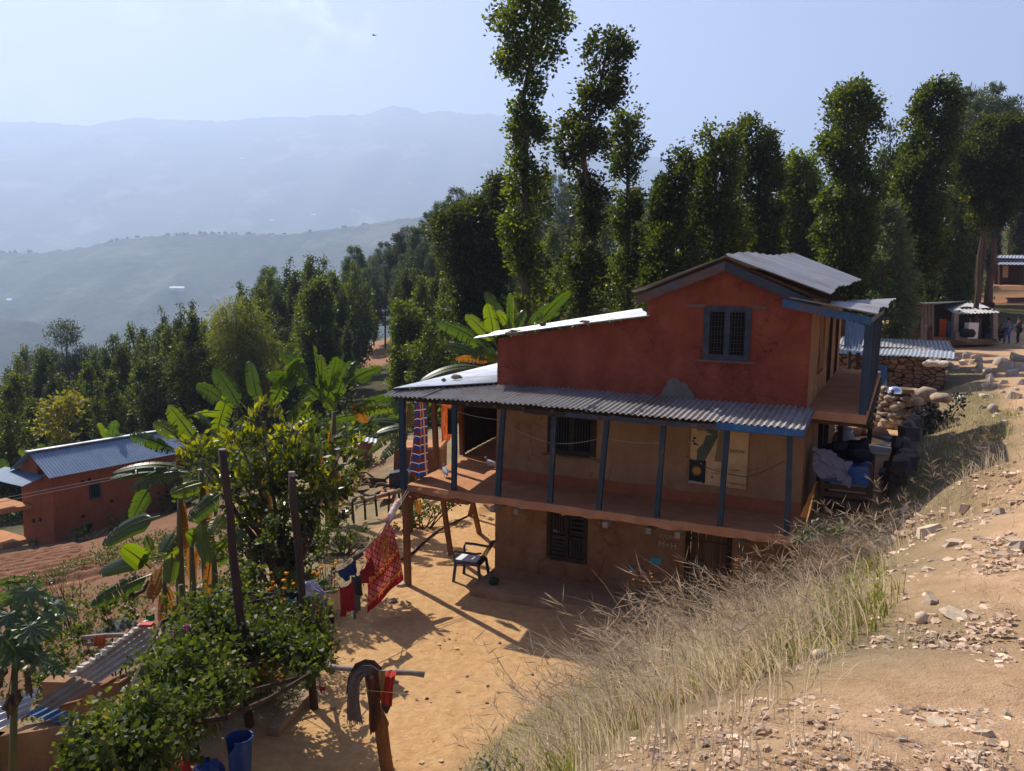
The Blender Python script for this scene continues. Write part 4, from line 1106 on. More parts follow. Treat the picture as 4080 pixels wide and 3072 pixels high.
for px,yt,Y,src,lab in[(985,402,130,pineA,None),(1052,400,128,pineB,None),(1075,392,134,pineA,None),(950,432,124,pineB,None),(930,455,118,pineA,None),(880,486,112,pineA,None),(858,500,108,pineB,None),(832,520,112,pineA,None),(808,548,118,pineA,None),(766,528,116,pineB,'lone pine with a sideways tufted top at the left end of the ridge'),(790,575,110,pineA,None),(1035,440,112,pineA,None),(965,470,106,pineB,None),(1000,480,102,pineA,None),(915,520,100,pineA,None),(945,520,98,pineB,None),(875,545,98,pineA,None),(1110,420,116,pineA,None),(1140,400,126,pineB,None),(1195,372,118,pineA,None),(1228,395,112,pineA,None),(1265,420,120,pineB,None),(1300,410,130,pineB,None),(1365,400,122,pineA,None),(1425,372,104,pineA,'hazy pine crown showing between columns above the step roof'),(1460,420,112,pineB,None),(582,572,112,pineB,'airy pine with a visible stem above the yellow weeping tree'),(1020,520,92,pineA,None),(895,590,90,pineB,None)]:
 b=on_terr(px,Y);hh_=ony(px*1.8445,yt*1.8445,Y).z-b.z;src_h=18.5 if src is pineA else 15.5
 copy_tree(src,b,px*.7,min(max(hh_/src_h,.5),1.05),lab or 'one of the hazy grey-green pines merging together along the ridge top',PG,hh_/src_h)
def cloud_tree(name,label,group,loc,blobs,h,r0,seed,mat,leaf=.25,dens=26.,cl=12,wratio=.3,droop=.1,spread=.9,limbs=9,yel=.05,holes=-.2,bark=None):
 rs=np.random.RandomState(seed);root=thing(name,label,'tree',(0,0,0),group)
 mb=MB();rd=random.Random(seed)
 mb.tube([(rd.uniform(-.08,.08),rd.uniform(-.08,.08),h*.62*i/7)for i in range(8)],[r0*(1.15-.7*i/7)for i in range(8)],8)
 for k in range(limbs):
  b=blobs[k%len(blobs)];z=h*rd.uniform(.25,.55)
  e=Vector(b[:3])+Vector((rd.uniform(-.5,.5),rd.uniform(-.5,.5),rd.uniform(-.3,.4)))*b[3]
  m_=Vector((e.x*.5,e.y*.5,(z+e.z)/2+.2))
  mb.tube([(0,0,z),m_,e],[r0*.4,r0*.25,r0*.07],5)
 mb.build('trunk',bark or M_BARK,root,smooth=True)
 parts=[]
 for bx,by,bz,br,bs in blobs:
  n=int(4.19*br**3*bs*dens)+10
  v=unit(rs.normal(size=(n,3)))*(rs.uniform(.15,1.05,(n,1))**.5)
  P=v*np.array([br,br,br*bs])+np.array([bx,by,bz])
  nn=np.array([mnoise.noise(Vector((p[0]*1.2+seed,p[1]*1.2,p[2]*1.2)))for p in P]);kp=nn>holes
  parts.append(tufts(P[kp],v[kp]+np.array([0,0,.3]),cl,leaf,rs,spread,wratio,leaf*.8,droop,yel=yel))
 V,Q,T=merge(parts)
 np_mesh('crown',V,Q,mat,T,root)
 root.location=loc
 return root
p=on_terr(512,60);top=ony(512*1.8445,640*1.8445,60).z-p.z
k=top/8.
cloud_tree('weeping_tree','bright yellow-green tree with fine drooping leaves above the banana clump','trees on the slope behind the gardens',p,[(-.4,0,6.9*k,1.2,.8),(.9,0,6.5*k,1.2,.8),(-1.3,.2,5.6*k,1.2,1.1),(1.7,0,5.2*k,1.2,1.1),(0,-.6,5.0*k,1.4,.9),(-1.9,0,4.0*k,.9,1.4),(2.1,.2,3.9*k,.9,1.4),(.1,.5,7.6*k,.7,.6),(-.6,-.4,3.6*k,1.1,1.1),(.9,-.3,3.4*k,1.0,1.2)],top,.16,301,LM_WEEP,leaf=.42,dens=30.,cl=12,wratio=.075,droop=1.1,spread=.55,limbs=14,holes=-.02)
p=on_terr(135,84);top=ony(135*1.8445,668*1.8445,84).z-p.z;k=top/10.
cloud_tree('dome_tree','rounded feathery blue-green tree standing above the others at the far left','trees on the slope behind the gardens',p,[(0,0,8.4*k,1.5,.8),(-1.9,0,6.4*k,1.7,.8),(2.0,0,6.6*k,1.7,.75),(.3,-.8,5.6*k,2.0,.8),(-1.2,.5,4.2*k,1.9,.8),(1.5,.4,4.4*k,1.9,.8)],top,.22,302,LM_FEATH,leaf=.34,dens=17.,cl=14,wratio=.12,spread=1.1,limbs=16,holes=-.12)
p=on_terr(118,47);top=ony(118*1.8445,848*1.8445,47).z-p.z;k=top
cloud_tree('yellow_papaya_tree','slim tree with bright yellow-green umbrella leaves behind the small red house','trees on the slope behind the gardens',p,[(0,0,k*.86,.95,.45),(-.75,0,k*.74,.65,.4),(.6,.1,k*.93,.5,.5),(.1,0,k*.62,.6,.5)],k,.085,303,LM_YEL,leaf=.34,dens=30.,cl=10,wratio=.22,spread=1.0,droop=.35,limbs=8)
def rnd_prof(h,r,seed,z0=.12):
 rd=random.Random(seed);o=[]
 n=11
 for i in range(n):
  t=i/(n-1);z=h*(z0+(1-z0)*t)
  k=(.62+.5*math.sin(PI*min(1,t*1.02))**.6)*rd.uniform(.62,1.15)
  if t>.68:k*=1-(t-.68)/.32*.82
  o.append((z,r*k,rd.uniform(-.14,.14)*r))
 return o
def pointed_prof(h,r,seed):
 rd=random.Random(seed)
 return[(h*(.1+.9*i/9),r*(1.05-.95*i/9)*rd.uniform(.75,1.15)+.05,rd.uniform(-.08,.08)*r)for i in range(10)]
WG='trees of the wood on the slope'
W_LAB=['one of the dark columnar trees packed in the wood on the slope','one of the leafy olive-green trees packed in the wood on the slope','one of the slim dark trees of the wood on the slope','one of the rounded bushy trees of the wood on the slope','one of the pointed dark trees of the wood on the slope']
protos=[]
def proto(kind,h,r,seed,mat,**kw):
 pr=pointed_prof(h,r,seed)if kind==4 else rnd_prof(h,r,seed,.07 if kind==3 else .12)
 protos.append([make_tree('wood_tree' if kind!=4 else 'pointed_tree',W_LAB[kind],WG,(0,0,0),pr,h*.96,.16,seed,mat=mat,**kw),kind,h,False])
proto(0,11.,1.0,401,LM_SAL,leaf=.21,dens=30.,lobk=.75)
proto(1,10.,1.25,402,LM_SAL,leaf=.21,dens=22.,yel=.16,lobk=.8)
proto(2,12.,.72,403,LM_SAL2,leaf=.21,dens=36.,lobk=.7)
proto(3,6.5,1.5,404,LM_SAL,leaf=.21,dens=20.,yel=.10,lobk=.8)
proto(4,10.,.95,405,LM_SAL2,leaf=.21,dens=30.,lobk=.6)
proto(1,9.,1.1,406,LM_SAL2,leaf=.21,dens=24.,yel=.10,lobk=.8)
rd=random.Random(77)
def place_wood(px,Y,k,sc,lab=None,sz=None):
 q=protos[k];loc=on_terr(px,Y,-.15)
 if not q[3]:
  q[3]=True;r=q[0];r.location=loc;r.rotation_euler=(0,0,rd.uniform(0,6.28));r.scale=(sc,sc,sz or sc)
  if lab:r['label']=lab
  return r
 return copy_tree(q[0],loc,rd.uniform(0,6.28),sc,lab,None,sz)
TOPS=[(522,598,92,4,'left one of two small dark pointed trees rising above the yellow weeping tree'),(545,613,96,4,'right one of two small dark pointed trees rising above the yellow weeping tree'),(582,572,88,0,None),(625,560,86,2,'twin dark column right of the two small pointed trees'),(672,542,84,0,None),(700,556,90,1,None),(748,590,86,2,None),(418,640,92,4,'thin pointed tree standing above the left part of the wood'),(390,655,84,2,None),(350,665,82,2,None),(440,690,76,1,None),(285,690,86,3,None),(308,700,80,0,None),(245,712,84,4,'small dark spire right of the feathery dome tree'),(325,712,74,4,None),(215,745,90,0,None),(45,745,88,1,'pale wispy tree at the far left edge of the wood'),(180,770,62,0,None),(230,800,58,1,None),(285,785,60,0,None),(330,775,58,1,None),(150,810,56,3,None),(20,800,58,1,None),(60,850,54,0,None),(5,880,50,3,None),(375,770,62,1,None),(410,760,60,0,None),(455,740,68,1,None),(600,680,66,1,None),(645,700,64,3,None),(748,690,66,2,None),(735,680,74,0,None),(30,765,66,2,None),(75,775,70,0,None),(100,790,64,2,None),(200,745,70,2,None),(225,735,74,2,None),(262,735,66,0,None),(300,725,68,2,None),(338,708,70,4,None),(362,690,72,0,None),(402,690,70,2,None),(428,700,66,0,None),(560,610,78,0,None),(600,600,74,2,None),(640,575,76,0,None),(655,590,68,2,None),(690,560,74,2,None),(718,575,72,0,None),(735,605,70,2,None),(765,620,92,2,None),(862,590,70,2,None),(880,560,66,2,None),(910,585,58,0,None),(945,560,62,2,None),(985,540,64,2,None),(1025,500,62,0,None),(895,570,72,0,None),(930,600,64,1,None),(965,575,60,0,None),(1000,640,50,1,None),(930,690,46,3,None),(1060,580,52,1,None),(1170,520,58,1,None),(1200,560,50,3,None),(1190,470,66,0,None),(1400,430,48,1,None),(1420,470,44,3,None),(1250,480,58,1,None),(1330,540,42,3,None),(1550,430,52,0,None),(1640,420,55,1,None),(1700,400,60,0,None),(1740,330,66,1,None),(1900,260,62,1,None),(1930,300,66,0,None),(1960,270,70,2,None),(2070,280,66,0,None),(2050,350,60,1,None),(2130,330,94,1,None),(2190,300,96,0,None),(2205,380,92,1,None),(1850,430,52,3,None),(1900,470,56,1,None),(1790,480,50,3,None),(1830,380,58,0,None),(1730,470,52,1,None),(2010,430,62,2,None),(2060,420,62,2,None),(2140,470,95,2,None),(2080,470,78,2,None),(2000,500,66,3,None),(2050,545,72,3,None),(1600,500,46,3,None),(1660,500,47,3,None),(1500,540,42,3,None),(1450,560,40,3,None)]
for x,y,Y,kd,lab in TOPS:
 ks=[i for i,q in enumerate(protos)if q[1]==kd];k=ks[rd.randrange(len(ks))]
 b=on_terr(x,Y);hgt=ony(x*1.8445,y*1.8445,Y).z-b.z
 s=max(.35,hgt/protos[k][2])
 sc=min(max(s*.9,.5),1.05)
 place_wood(x,Y,k,sc*rd.uniform(.92,1.05),lab,s)
cnt=0
for it in range(900):
 if cnt>125:break
 Y=rd.uniform(50,150);x=rd.uniform(-60,2280)
 if 772<x<862 and Y<132:continue
 if x>1950 and(Y<70 or Y>84):continue
 if x>2090:continue
 if x>1650 and Y<62:continue
 if x<900 and Y<52:continue
 if x<640 and Y>105:continue
 pt=on_terr(x,Y)
 hmax=10.5
 if 700<x<900 and Y<60:continue
 sky_y=float(np.interp(x,[0,150,300,440,560,700,800,900,1060,1200,1400,1600,1800,2000,2212],[770,735,700,660,610,575,550,490,420,420,415,410,370,320,320]))
 h=ony(x*1.8445,sky_y*1.8445,Y).z-pt.z
 h=min(h,rd.uniform(7,13.))
 if h<3.2:continue
 k=rd.randrange(len(protos))
 s=h/protos[k][2]
 place_wood(x,Y,k,min(max(s*.85,.5),1.0),None,s);cnt+=1
def undergrowth(name,pts,n_leaf,size,hgt,seed,mat,kind='stuff',wratio=.32,spread=1.):
 rs=np.random.RandomState(seed)
 P=np.array(pts);n=len(P)
 hh=hgt*rs.uniform(.3,1.2,n)
 P2=np.repeat(P,5,0)+np.stack([rs.normal(0,.4,n*5),rs.normal(0,.4,n*5),np.zeros(n*5)],1)
 P2[:,2]=terr_np(P2[:,0],P2[:,1])+rs.uniform(.05,1.,n*5)*np.repeat(hh,5)
 V,Q,T=tufts(P2,np.tile([0,0,1.],(len(P2),1))+rs.normal(size=(len(P2),3))*.7,n_leaf,size,rs,spread,wratio,size*.8,yel=.08)
 o=np_mesh(name,V,Q,mat,T)
 return tag(o,kind=kind)
pts=[]
rd=random.Random(5)
while len(pts)<2300:
 Y=42+(140-42)*rd.random()**1.5;x=rd.uniform(-80,2290)
 if 768<x<862 and 52<Y<134:continue
 if x>1780 and Y<66:continue
 if x>2120 and Y>66:continue
 if x<330 and Y<46:continue
 p=on_terr(x,Y);pts.append(tuple(p))
undergrowth('undergrowth',pts,7,.34,1.3,501,LM_SAL2)
# bananas
LM_BAN=leafmat('banana_leaf',(.018,.038,.012),(.042,.076,.018),(.16,.18,.05),.42,(3.6,3.3,.35),.36,.5)
LM_BANLIT=leafmat('banana_leaf_backlit',(.05,.085,.012),(.10,.14,.016),(.2,.22,.03),.5,(2.9,2.6,.3),.4,.5)  # brighter copy of the banana leaf, with sun from behind painted into its colour
LM_DEAD=leafmat('dead_leaf',(.20,.09,.02),(.30,.15,.035),(.36,.2,.05),.4,(1.9,1.5,.6),.8,.2)
M_STEM=pmat('banana_stem',(.07,.065,.028),(.15,.14,.055),3.,.8,.4,30.,.01,stretch=(1,1,.2))
def banana_leaf(parent,B,T,width,arch,seed,m=None,roll=0.,torn=.42,petiole=.14):
 rs=random.Random(seed);B=Vector(B);T=Vector(T);d=T-B;Ln=d.length
 mid=(B+T)/2+Vector((0,0,1))*arch*Ln
 n=22
 view=((B+T)/2-CAM).normalized()
 side0=d.cross(view).normalized()
 mb=MB();V=[];rows=[]
 pts=[B*(1-t)**2+mid*2*t*(1-t)+T*t*t for t in[i/n for i in range(n+1)]]
 q=Matrix.Rotation(roll,3,d.normalized())
 side0=q@side0
 tn=rs.uniform(.1,.9)
 L0,L1,C0=[],[],[]
 for i,p in enumerate(pts):
  t=i/n
  tan=(pts[min(i+1,n)]-pts[max(i-1,0)]).normalized()
  s=(side0-tan*side0.dot(tan)).normalized();nr=s.cross(tan)
  if nr.z<0:nr=-nr
  tt_=max(0,(t-petiole)/(1-petiole));w=width*.43*min(1,tt_*5.)**.6*(max(0,1-tt_**7))**.5*(1-.18*tt_)
  w=max(w,.012)
  L0.append((p,s,nr,w))
 for sg in(1,-1):
  i=0;droop=0.
  prevcut=False
  for i in range(n):
   p,s,nr,w=L0[i];p2,s2,nr2,w2=L0[i+1]
   if rs.random()<torn:droop=rs.uniform(-.2,1.1)
   dr=Vector((0,0,-1))*droop*.25
   g=.93 if rs.random()<torn else 1.
   a=p;b=p+s*sg*w*.55-nr*w*.02;c=p+s*sg*w-nr*w*.22+dr*w
   a2=p2;b2=p2+s2*sg*w2*.55-nr2*w2*.02;c2=p2+s2*sg*w2-nr2*w2*.22+dr*w2
   if rs.random()<torn:
    c2=c2.lerp(c,.5)+Vector((0,0,-.03));b2=b2.lerp(b,.3)
   mb.add([a,b,c,a2,b2,c2],[(0,1,4,3),(1,2,5,4)],.1+.5*tn)
 mb.tube([x[0]for x in L0],[.022*(1-.85*i/n)for i in range(n+1)],5,tint=.95)
 return mb.build('leaf',m or LM_BAN,parent)
def z3(x,y):return(.4803*x,1500+.4803*y)
def z4(x,y):return(800+.4803*x,1300+.4803*y)
def z1(x,y):return(1500+.6*x,900+.6*y)
def z5(x,y):return(.5233*x,2200+.5233*y)
def banana(label,Y,stems,lv,seed,group='banana plants of the garden'):
 rs=random.Random(seed)
 px=sum(s[0][0]for s in stems)/len(stems)
 b0=ony(px,1500,Y);z0=terr(b0.x,Y)
 root=thing('banana_plant',label,'banana plant',(b0.x,Y,z0),group)
 for(p0,r0)in stems:
  t=ony(p0[0],p0[1],Y);gx_=t.x+rs.uniform(-.15,.15);gz_=terr(gx_,Y)
  mb=MB();mb.tube([(gx_,Y,gz_-.05),(gx_*.5+t.x*.5+rs.uniform(-.05,.05),Y,(gz_+t.z)/2),tuple(t)],[r0,r0*.75,r0*.45],9);mb.build('stem',M_STEM,root,smooth=True)
  hs=t.z-gz_
  for k in range(4):
   a=rs.uniform(0,6.28);bs=Vector((t.x*.8+gx_*.2,Y,gz_+hs*rs.uniform(.55,.95)));banana_leaf(root,bs,bs+Vector((math.cos(a)*.22,math.sin(a)*.22,-hs*rs.uniform(.25,.5))),.22,.16,seed*91+k,LM_DEAD,rs.uniform(-1,1),.6)
 for i,q in enumerate(lv):
  (a,b,wd)=q[:3];k=q[3]if len(q)>3 else{}
  yb=Y+rs.uniform(-.3,.3);yt=Y+k.get('dy',rs.uniform(-.6,.6))
  banana_leaf(root,ony(a[0],a[1],yb),ony(b[0],b[1],yt),wd,k.get('arch',rs.uniform(.05,.16)),seed*50+i,k.get('m',LM_BANLIT if rs.random()<.22 else None),k.get('roll',rs.uniform(-.5,.5)),k.get('torn',.42))
 return root
Yl=dict(m=LM_BANLIT)
def kw(**k):return k
banana('banana plant with big backlit yellow-green leaves rising behind the verandah wing roof',23.6,[((1985,1400),.11),((2040,1330),.10)],[(z1(800,800),z1(590,590),.50,kw(m=LM_BANLIT,roll=.1,torn=.05)),(z1(790,790),z1(735,515),.52,kw(m=LM_BANLIT,roll=0.,torn=.1)),(z1(760,830),z1(405,640),.62,kw(roll=.3)),(z1(860,690),z1(722,440),.46,kw(arch=.16)),(z1(882,720),z1(880,455),.3,kw(roll=.6)),(z1(895,730),z1(905,470),.32,kw(m=LM_BANLIT,roll=.8)),(z1(920,700),z1(990,555),.36,{}),(z1(980,690),z1(1145,510),.34,kw(roll=.9)),(z1(1080,640),z1(1290,435),.42,kw(roll=.4,torn=.05)),(z1(980,700),z1(1220,570),.3,kw(roll=1.0)),(z1(830,900),z1(640,720),.4,{}),(z1(780,930),z1(430,790),.42,kw(arch=.2)),(z1(800,900),z1(520,880),.34,kw(m=LM_DEAD)),(z1(720,945),z1(290,1030),.60,kw(arch=.22,roll=.9,torn=.1)),(z1(860,930),z1(690,830),.4,kw(m=LM_BANLIT)),(z1(900,700),z1(800,560),.34,{})],1)
banana('large dark banana clump in the middle with upright leaves above the glossy bush',20.5,[((1290,1760),.13),((1330,1640),.12),((1240,1700),.11),((1050,1680),.12)],[(z4(350,720),z4(105,345),.55,kw(roll=.2)),(z4(210,640),z4(-40,490),.52,kw(arch=.14)),(z4(110,980),z4(245,535),.55,kw(roll=.1)),(z4(480,680),z4(405,285),.48,kw(roll=.5,torn=.1)),(z4(560,720),z4(845,262),.62,kw(roll=.25)),(z4(610,700),z4(800,360),.4,kw(m=LM_BANLIT,roll=1.)),(z4(920,470),z4(645,215),.5,kw(arch=.14)),(z4(1010,600),z4(935,150),.24,kw(roll=.9)),(z4(1010,590),z4(1000,235),.4,kw(m=LM_BANLIT,roll=.3)),(z4(1050,600),z4(1130,250),.5,kw(roll=.2)),(z4(1080,480),z4(1170,270),.36,{}),(z4(1100,680),z4(1245,285),.5,kw(roll=.4)),(z4(1240,450),z4(1505,340),.46,kw(arch=.1,roll=.3)),(z4(1180,520),z4(1300,290),.4,{}),(z4(1200,740),z4(1605,565),.4,kw(arch=.12,roll=.7)),(z4(1250,740),z4(1690,680),.36,kw(arch=.12,roll=.8)),(z4(1340,830),z4(1690,740),.34,kw(arch=.14,roll=.9)),(z4(1050,780),z4(1400,740),.38,kw(arch=.1,roll=.9)),(z4(900,700),z4(935,985),.46,kw(arch=.3,roll=.2)),(z4(740,830),z4(910,625),.44,kw(m=LM_BANLIT,roll=.6)),(z4(700,830),z4(880,660),.5,{}),(z4(1000,620),z4(840,490),.4,{}),(z4(960,600),z4(800,660),.4,kw(m=LM_BANLIT)),(z4(900,500),z4(540,400),.42,kw(arch=.15)),(z4(1130,700),z4(1020,600),.4,kw(m=LM_BANLIT)),(z4(1240,640),z4(1380,800),.4,kw(m=LM_DEAD,arch=.25)),(z4(1160,640),z4(1000,460),.4,{})],2)
banana('banana plant with long arching leaves sweeping left in front of the verandah corner',19.2,[((1640,1850),.11)],[((1640,1690),(1463,1812),.46,kw(arch=.2,roll=.9)),((1640,1720),(1515,1832),.44,kw(arch=.2,roll=.8)),((1630,1680),(1560,1600),.4,{}),((1625,1690),(1480,1675),.42,kw(arch=.12,roll=.9)),((1640,1700),(1500,1725),.4,kw(arch=.15,roll=.9)),((1640,1680),(1600,1570),.36,{})],3)
banana('banana plant with dark shredded leaves in front of the small red house',17.2,[((720,1900),.11),((800,1830),.11)],[(z3(1640,560),z3(1395,235),.52,kw(m=LM_BANLIT,roll=.2,arch=.04)),(z3(1500,520),z3(1268,385),.44,kw(arch=.12)),(z3(1440,600),z3(1075,490),.40,kw(arch=.10,roll=.5)),(z3(1480,640),z3(1190,540),.36,kw(arch=.1,roll=.6)),(z3(1530,760),z3(935,800),.42,kw(arch=.18,roll=.9)),(z3(1560,790),z3(910,850),.40,kw(arch=.16,roll=.9)),(z3(1570,800),z3(1075,935),.46,kw(arch=.22,roll=.6)),(z3(1720,880),z3(1410,975),.42,kw(arch=.1,roll=.4)),(z3(1250,905),z3(1095,1190),.46,kw(arch=.06,roll=.2)),(z3(1500,790),z3(1300,860),.4,kw(arch=.2)),(z3(1560,330),z3(1830,305),.3,kw(arch=.14,roll=.9)),(z3(1750,420),z3(1640,300),.26,kw(roll=.8)),(z3(1700,700),z3(1870,500),.45,kw(roll=.3)),(z3(1650,640),z3(1560,420),.36,{})],4)
banana('low banana plant with a round glowing yellow leaf beside the ploughed field',14.2,[((720,2330),.10),((760,2120),.08),((850,2160),.09),((655,2290),.08)],[(z3(1330,1160),z3(845,1395),.46,kw(arch=.12,roll=.4,torn=.1)),(z3(1250,1590),z3(1010,1410),.46,kw(m=LM_BANLIT,roll=.0,torn=.0,arch=.05)),(z3(1310,1500),z3(815,1630),.36,kw(roll=.3,torn=.05,arch=.06)),(z5(1180,165),z5(690,405),.40,kw(arch=.10,roll=.3)),(z5(1310,10),z5(1290,240),.34,kw(arch=.04,roll=.2,torn=0)),(z5(1235,90),z5(1145,360),.30,kw(m=LM_DEAD,arch=.04)),(z3(1850,960),z3(1565,1200),.42,kw(roll=.3,arch=.08)),(z3(1640,1180),z3(1740,1550),.42,kw(m=LM_BANLIT,roll=.1)),(z3(1870,1130),z3(1755,1310),.34,kw(m=LM_BANLIT)),(z3(1640,1380),z3(1540,1290),.34,kw(m=LM_BANLIT)),(z3(1790,1480),z3(1910,1350),.34,kw(m=LM_BANLIT)),(z3(1900,1400),z3(2045,1300),.36,{}),(z3(1450,1280),z3(1345,1460),.36,{}),(z3(1210,1320),z3(1260,1450),.22,{}),(z3(1780,1540),z3(1900,1500),.3,{}),(z3(1360,1500),z3(1480,1420),.3,kw(m=LM_BANLIT))],5)
banana('small pair of upright yellow banana leaves above the ridge of the small red house',43.5,[((440,1760),.1)],[(z3(900,540),z3(812,385),.5,kw(m=LM_BANLIT,roll=.2)),(z3(920,540),z3(960,360),.8,kw(roll=.1)),(z3(890,560),z3(775,530),.5,kw(m=LM_BANLIT)),(z3(1000,540),z3(1005,470),.4,{})],6)
banana('banana leaves sticking up behind the left gable of the small red house',43.,[((115,1830),.1)],[(z3(260,690),z3(155,600),.6,kw(m=LM_BANLIT,roll=.2)),(z3(280,690),z3(295,630),.5,{}),(z3(10,830),z3(15,680),1.0,{}),(z3(300,660),z3(370,560),.6,{})],7)
banana('small banana plant beside the trunk behind the side porch roof',47.,[((3560,1200),.1)],[((3560,1200),(3500,1135),.6,{}),((3565,1195),(3548,1130),.6,kw(m=LM_BANLIT)),((3575,1200),(3590,1130),.6,{}),((3580,1205),(3640,1160),.7,{}),((3570,1205),(3545,1185),.5,kw(m=LM_BANLIT))],8,'banana plants of the garden')
# glossy bush with big leaves, in front of the bananas
LM_GUAVA=leafmat('glossy_leaf',(.022,.036,.011),(.060,.080,.014),(.34,.36,.02),.40,(2.8,2.5,.35),.3,.6)
GUY=15.6
def pxblob(x,y,r,Y,sq=1.):
 p=ony(x,y,Y);return p,r/FPX*(p-CAM).dot(_F)
def px_cloud(name,label,cat,group,Y,base_px,blobs,seed,mat,leaf,dens,cl,wratio=.3,yel=.05,yelz=0.,spread=.9,stem=.05,holes=-.1,out=.6,droop=.1,limbs=10,bark=None,zbase=None):
 rs=np.random.RandomState(seed);rd_=random.Random(seed)
 b=ony(base_px,1500,Y);z0=terr(b.x,Y)if zbase is None else zbase
 root=thing(name,label,cat,(b.x,Y,z0),group)
 parts=[];B=[]
 for x,y,r,dy in blobs:
  p,rr_=pxblob(x,y,r,Y+dy);B.append((p,rr_))
  n=int(4.19*rr_**3*dens)+8
  v=unit(rs.normal(size=(n,3)))*(rs.uniform(.1,1.05,(n,1))**.45)
  P=v*rr_+np.array(p)
  nn=np.array([mnoise.noise(Vector((q[0]*2.2+seed,q[1]*2.2,q[2]*2.2)))for q in P]);kp=nn>holes
  P=P[kp];v=v[kp]
  V,Q,T=tufts(P,v*out+np.array([0,0,.35]),cl,leaf,rs,spread,wratio,leaf*.35,droop,yel=yel)
  if yelz:
   top=np.repeat((v[:,2]>.1)&(rs.uniform(0,1,len(v))<yelz),cl*4)
   T=np.where(top,np.clip(.86+T*.14,0,1),T)  # upper leaves turned yellow: young shoots, plus sunlight on the top painted in
  parts.append((V,Q,T))
 V,Q,T=merge(parts);V=V-np.array([b.x,Y,z0])
 np_mesh('foliage',V,Q,mat,T,root)
 mb=MB()
 for k in range(limbs):
  p,rr_=B[k%len(B)];e=p+Vector((rd_.uniform(-.5,.5),rd_.uniform(-.5,.5),rd_.uniform(-.2,.5)))*rr_
  g0=Vector((b.x+rd_.uniform(-.12,.12),Y+rd_.uniform(-.12,.12),z0-.05))
  m_=g0.lerp(e,.5)+Vector((rd_.uniform(-.15,.15),rd_.uniform(-.15,.15),.1))
  mb.tube([g0,m_,e],[stem,stem*.6,stem*.2],5)
 mb.build('stems',bark or M_BARK,root,smooth=True)
 return root
px_cloud('guava_bush','big glossy bush with fresh yellow-green shoots between the two tall bare poles','bush',None,GUY,1130,[(1040,1690,90,0),(1180,1750,100,.2),(950,1790,100,-.2),(1100,1830,150,0),(1270,1820,110,.2),(1390,1800,75,.3),(1000,1920,130,-.2),(1180,1960,150,0),(1330,1920,95,.2),(930,1950,80,-.4),(1110,2060,120,0),(1010,2080,100,-.2),(1300,2040,70,.1),(860,1880,60,-.3),(800,1780,55,-.3),(770,1830,60,-.4),(1390,1990,40,.1),(730,1700,45,-.3)],11,LM_GUAVA,.20,50.,9,.2,.04,.8,.75,.06,-.12,1.0,.0,16)
px_cloud('shrub','dark low shrub with tiny yellow flowers behind the red saree','shrub','shrubs of the garden',17.2,1380,[(1330,2130,75,0),(1420,2160,70,.2),(1260,2180,60,0),(1390,2100,45,0),(1480,2180,40,.3)],12,LM_BUSH,.07,420.,10,.3,.03,0,.9,.02,-.15)
px_cloud('shrub','green shrub row along the path edge seen beneath the verandah wing','shrub','shrubs of the garden',19.6,1690,[(1620,2060,60,0),(1700,2030,55,.4),(1780,1990,45,.9),(1840,1970,35,1.2),(1580,2090,45,-.2),(1880,1960,25,1.5)],13,LM_BUSH,.08,330.,10,.32,.12,0,.9,.02,-.15)
px_cloud('shrub','leafy shrub with dark red seed heads at the foot of the second pole','shrub','shrubs of the garden',14.2,1230,[(1190,2290,65,0),(1270,2280,60,0),(1130,2300,50,0)],14,LM_BUSH,.08,380.,9,.3,.2,0,.9,.02,-.15)
px_cloud('shrub','dark tangle of leaves in the shade under the glossy bush','shrub','shrubs of the garden',15.3,1080,[(960,2180,90,0),(1090,2190,90,.2),(1190,2170,70,.3),(1020,2280,70,-.2)],15,LM_BUSH,.13,160.,8,.3,.03,0,.9,.03,-.05)
px_cloud('shrub','loose yellow-green shrubs growing beside the tin shed roof','shrub','shrubs of the garden',15.2,430,[(380,2480,70,0),(300,2560,80,-.3),(460,2460,60,.2),(540,2420,55,.3),(220,2650,70,-.6),(160,2740,60,-1.),(420,2400,40,.4),(290,2420,45,.5)],16,LM_BUSH,.075,300.,9,.36,.3,0,.9,.02,-.1)
px_cloud('shrub','small bushes lining the top edge of the ploughed field','shrub','shrubs of the garden',21.,230,[(200,2265,26,0),(245,2255,20,0),(300,2245,18,.3),(170,2275,16,0)],17,LM_BUSH,.07,420.,8,.35,.2,0,.9,.015,-.2)
px_cloud('shrub','green growth at the foot of the small red house wall','shrub','shrubs of the garden',37.,330,[(290,2130,26,0),(340,2115,22,0.6),(130,2175,18,-.5),(450,2085,24,2.),(520,2060,26,3.)],18,LM_BUSH,.16,60.,8,.35,.1,0,.9,.02,-.2)
